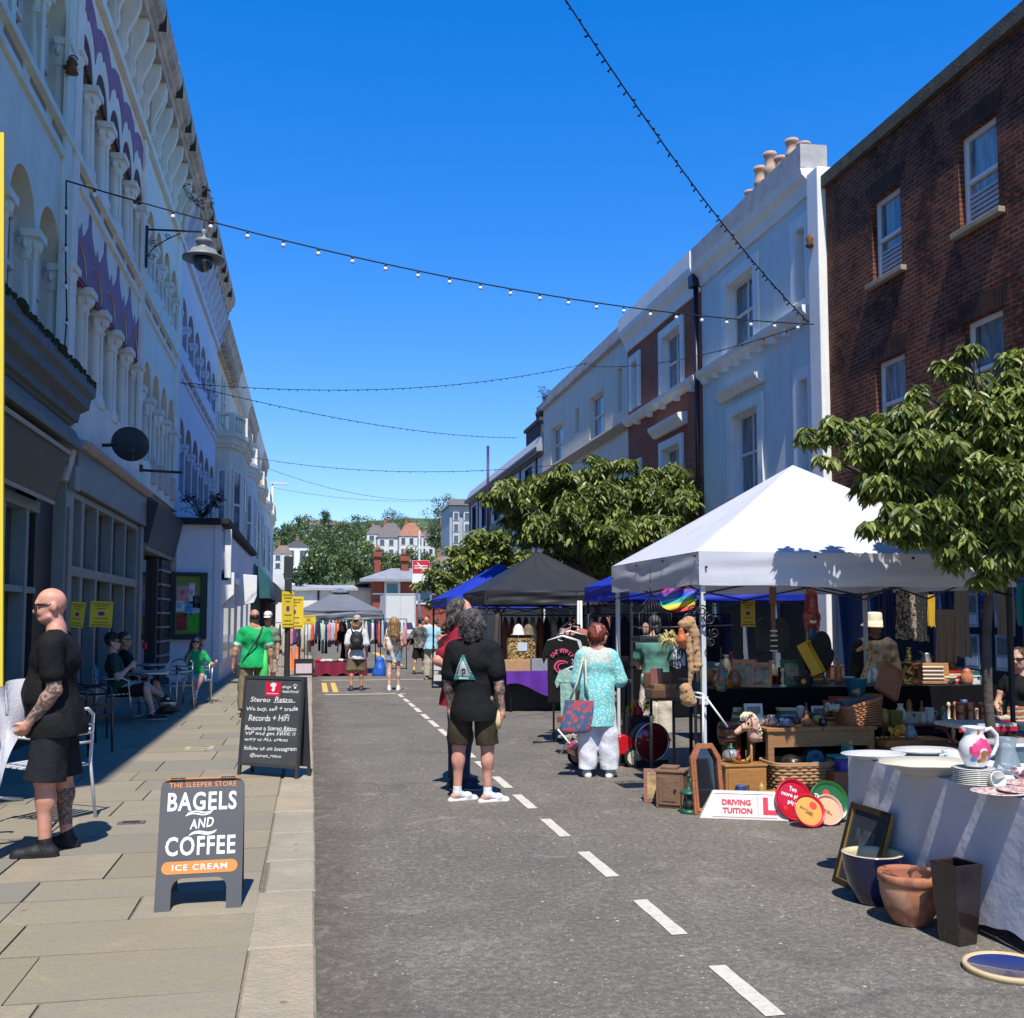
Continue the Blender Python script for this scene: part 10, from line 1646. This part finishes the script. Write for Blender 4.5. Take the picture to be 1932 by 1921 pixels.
# - stall under the grey gazebo
Y=29.7;a,b=PY(594,1284,Y),PY(692,1284,Y);zt4=PY(640,1250,Y).z;t=thing('draped_table','table draped in maroon cloth in front of the grey gazebo','table',((a.x+b.x)/2,Y,0));mb=MB();mb.box(a.x,Y,zt4-.03,b.x,Y+.8,zt4);obj('table_top',mb,mat('maroon_cloth',(.17,.006,.03),.8,.15,6),t);mb=MB();n=30;P=[(a.x-.02*i+(b.x-a.x+.04*i)*j/n,Y-.01-.03*i*(1+math.sin(j)),zt4-.01-i*(.34+.05*math.sin(j*.7)))for i in range(2)for j in range(n+1)];mb.add(P,[(j,j+1,n+2+j,n+1+j)for j in range(n)],0,True);obj('drape',mb,mat('maroon_cloth',(.17,.006,.03)),t);mb=MB();[mb.tube([(x,Y+.1,0),(x,Y+.1,zt4-.03)],.015,6)for x in(a.x+.03,b.x-.03)];obj('leg',mb,M_alu,t)
for i in range(3):x=a.x+.15+i*.42;mb=MB();mb.box(x,Y+.15,0,x+.38,Y+.6,.3);single('storage_crate',mb,mat('crate_black',(.03,.03,.032),.6,.2,10),['left','middle','right'][i]+' black storage crate under the maroon draped table','crate','black crates under the maroon table',.01)
for i in range(9):
 x=a.x+.1+i*(b.x-a.x-.2)/8;c=bright[(i*3)%11];mb=MB();[mb.ball((x+r9 .uniform(-.05,.05),Y+.2+r9 .uniform(0,.3),zt4+.04),.09,.1,.05,8,5)for _ in range(3)];single('folded_clothes',mb,mat('garment_'+c[0].replace(' ','_'),c[1]),f'{c[0]} heap of clothes on the maroon draped table','clothes','clothes on the maroon draped table')
p=PY(573,1282,29.5);t=thing('a_board','small black framed sandwich board with pale pink poster by the signal post','sign board',(p.x,29.5,0));w=.27;h=PY(573,1243,29.5).z;mb=MB();[mb.box(x,-.02,.05,x+.05,.02,h,0)for x in(-w,w-.05)];mb.box(-w+.05,-.02,h-.12,w-.05,.02,h);mb.box(-w+.05,-.02,.05,w-.05,.02,.1);obj('frame',mb,M_black,t,0,True);mb=MB();mb.box(-w+.05,-.01,.1,w-.05,.01,h-.12);obj('poster',mb,spots('pink_poster',(.60,.50,.54),(.54,.40,.46),12,.45,.5,.7,None,0,'noise',3.),t,0,True);mb=MB();mb.box(-w-.1,-.1,0,w+.1,.3,.05);obj('base',mb,M_black,t,0,True)
c=PY(716,1280,29.6);V,F=blend([rc((0,0,.12),(.02,0,.42),.17,.13,.05),rc((0,0,.1),(.05,0,.3),.2,.14,.05)],.02,.02,14);o=skin('blue_sack',(V,F),[mat('sack_blue',(.02,.10,.42),.5,.1,8)]);o.location=(c.x,29.6,0);tag(o,'bright blue bulging bag by the right legs of the grey gazebo','bag');c=PY(716,1250,29.9)
for u,v in((560,1260),(548,1255)):c=PY(u,v,33.5);mb=MB();mb.lathe([(.16,0),(.16,.03),(.11,.04),(.05,.7),(.03,.75)],(c.x,33.2,0),14);single('traffic_cone',mb,mat('cone_orange',(.65,.13,.02),.5),'orange traffic cone '+('right behind' if u>555 else 'just left of')+' the signal post','traffic cone','traffic cones')
a,b=PY(600,1166,33.9),PY(725,1166,33.9);mb=MB();n=50;P=[]
for i in range(2):
 for j in range(n+1):g=j/n;P.append((a.x+(b.x-a.x)*g,33.9-.02*math.sin(g*30),a.z+.12-i*(.22+.12*abs(math.sin(g*13)))))
mb.add(P,[(j,j+1,n+2+j,n+1+j)for j in range(n)],0,True);single('scalloped_canopy',mb,mat('canopy_green',(.02,.10,.09),.7),'dark green scalloped cloth edge above the clothes rail behind the grey gazebo','canopy')
# - the rest of the crowded bric-a-brac
CLUT={'amber':(.34,.13,.02),'cream':(.58,.50,.36),'brown':(.19,.085,.035),'brass':(.42,.27,.07),'green':(.04,.14,.07),'red':(.36,.02,.02),'blue':(.04,.09,.28),'honey coloured':(.40,.20,.06),'white':(.62,.61,.57),'copper':(.45,.17,.08)}
KINDS={'candlestick':[(.045,0),(.04,.015),(.012,.03),(.018,.09),(.01,.15),(.026,.17),(.012,.2)],'bottle':[(.032,0),(.035,.02),(.034,.12),(.012,.16),(.012,.21),(.015,.22)],'bowl':[(.03,0),(.05,.02),(.085,.06),(.09,.075),(.08,.07),(.04,.02)],'vase':[(.035,0),(.06,.06),(.055,.12),(.025,.17),(.035,.2)],'jar':[(.045,0),(.055,.03),(.055,.1),(.04,.12),(.045,.13),(.02,.15),(.002,.155)],'tankard':[(.045,0),(.042,.02),(.038,.12),(.04,.125),(.034,.12)],'carved figure':[(.035,0),(.03,.02),(.04,.07),(.022,.11),(.028,.14),(.002,.18)]}
r7=random.Random(77)
def clutter(x0,x1,y0,y1,z,n,where):
 for i in range(n):
  x=x0+(x1-x0)*(i+r7 .uniform(.2,.8))/n;y=r7 .uniform(y0,y1);cn=r7 .choice(list(CLUT));k=r7 .choice(list(KINDS)+['book stack','wooden box','framed print']);s_=r7 .uniform(.8,1.35);mb=MB();ms=[mat('stall_'+cn.replace(' ','_'),CLUT[cn],.3,.25,25,coat=.2)];M=Matrix.Translation((x,y,z))@Matrix.Rotation(r7 .uniform(-.6,.6),4,'Z')
  if k in KINDS:
   mb.lathe([(a*s_,b*s_)for a,b in KINDS[k]],(x,y,z),16)
   if k in('tankard','jar'):mb.tube([M@Vector((.04*s_,0,.1*s_)),M@Vector((.075*s_,0,.08*s_)),M@Vector((.04*s_,0,.035*s_))],.006,6)
  elif k=='book stack':[mb.box(-.09+r7 .uniform(-.015,.015),-.06,.03*j,.09,.06,.03*j+.026,j%2,M)for j in range(r7 .randint(2,6))];ms.append(mat('stall_page',(.5,.44,.32),.9,.2,60))
  elif k=='wooden box':mb.box(-.1*s_,-.07,0,.1*s_,.07,.08*s_,0,M);mb.box(-.107*s_,-.077,.08*s_,.107*s_,.077,.1*s_,0,M);mb.box(-.012,-.08,.06*s_,.012,-.071,.09*s_,1,M);ms.append(M_blackm)
  else:mb.box(-.09*s_,-.012,0,.09*s_,.012,.22*s_,0,M@Matrix.Rotation(-.2,4,'X'));mb.box(-.065*s_,-.016,.03,.065*s_,-.0125,.19*s_,1,M@Matrix.Rotation(-.2,4,'X'));ms.append(mat('stall_print',(.22,.2,.15),.4,.7,14))
  single(k.replace(' ','_'),mb,ms,f'{cn} {k} {where}',k.split()[-1],'ornaments '+where,.003 if k not in KINDS else 0)
clutter(4.15,7.3,10.6,10.85,KZ,26,'at the back of the black draped stall table');clutter(4.2,5.1,10.15,10.3,KZ,7,'on the front left of the black draped table');clutter(6.75,7.35,10.15,10.4,KZ,6,'on the front right of the black draped table')
mb=MB();mb.box(4.1,9.55,.52,7.4,9.95,.55);[mb.box(x,y,0,x+.05,y+.05,.52)for x in(4.12,5.7,7.33)for y in(9.57,9.88)];single('low_table',mb,M_wD,'long low mahogany table crowded with ornaments behind the oak table','table',None,.004)
clutter(4.15,7.35,9.6,9.75,.55,24,'on the front of the low mahogany table');clutter(4.2,7.3,9.8,9.93,.55,22,'on the back of the low mahogany table');clutter(3.75,4.2,8.5,8.7,0,4,'on the ground beside the drawer unit');clutter(5.75,6.9,8.5,8.75,zb2,9,'on the right end of the plank bench');clutter(5.4,6.8,8.45,8.75,0,9,'on the ground under the plank bench');clutter(4.45,5.3,9.1,9.35,0,6,'on the ground under the oak table');clutter(3.6,4.1,9.2,9.9,0,6,'on the ground behind the hobby horse')
for i,(x,y,z,w_,h_)in enumerate([(6.15,8.05,0,.5,.32),(6.2,8.05,.33,.42,.28),(6.75,8.3,0,.45,.5),(7.1,9.0,0,.5,.4)]):
 mb=MB();[mb.box(x-w_/2,y-.18,z+.02+k*h_/3,x+w_/2,y-.165,z+(k+.8)*h_/3)for k in range(3)];[mb.box(x-w_/2,y+.165,z+.02+k*h_/3,x+w_/2,y+.18,z+(k+.8)*h_/3)for k in range(3)];[mb.box(q,y-.164,z,q+.015,y+.164,z+h_)for q in(x-w_/2,x+w_/2-.015)];mb.box(x-w_/2+.016,y-.163,z+.005,x+w_/2-.016,y+.163,z+.02);mb.box(x-w_*.4,y-.15,z+h_*.5,x+w_*.35,y+.15,z+h_*.9,1);single('slatted_crate',mb,[[M_wC,M_wA][i%2],mat('crate_fill',(.20,.12,.07),.8,.6,18)],['lower slatted crate by the cherry tree trunk','upper slatted crate by the cherry tree trunk','tall slatted crate right of the tree trunk','slatted crate at the far right of the stall'][i],'crate')
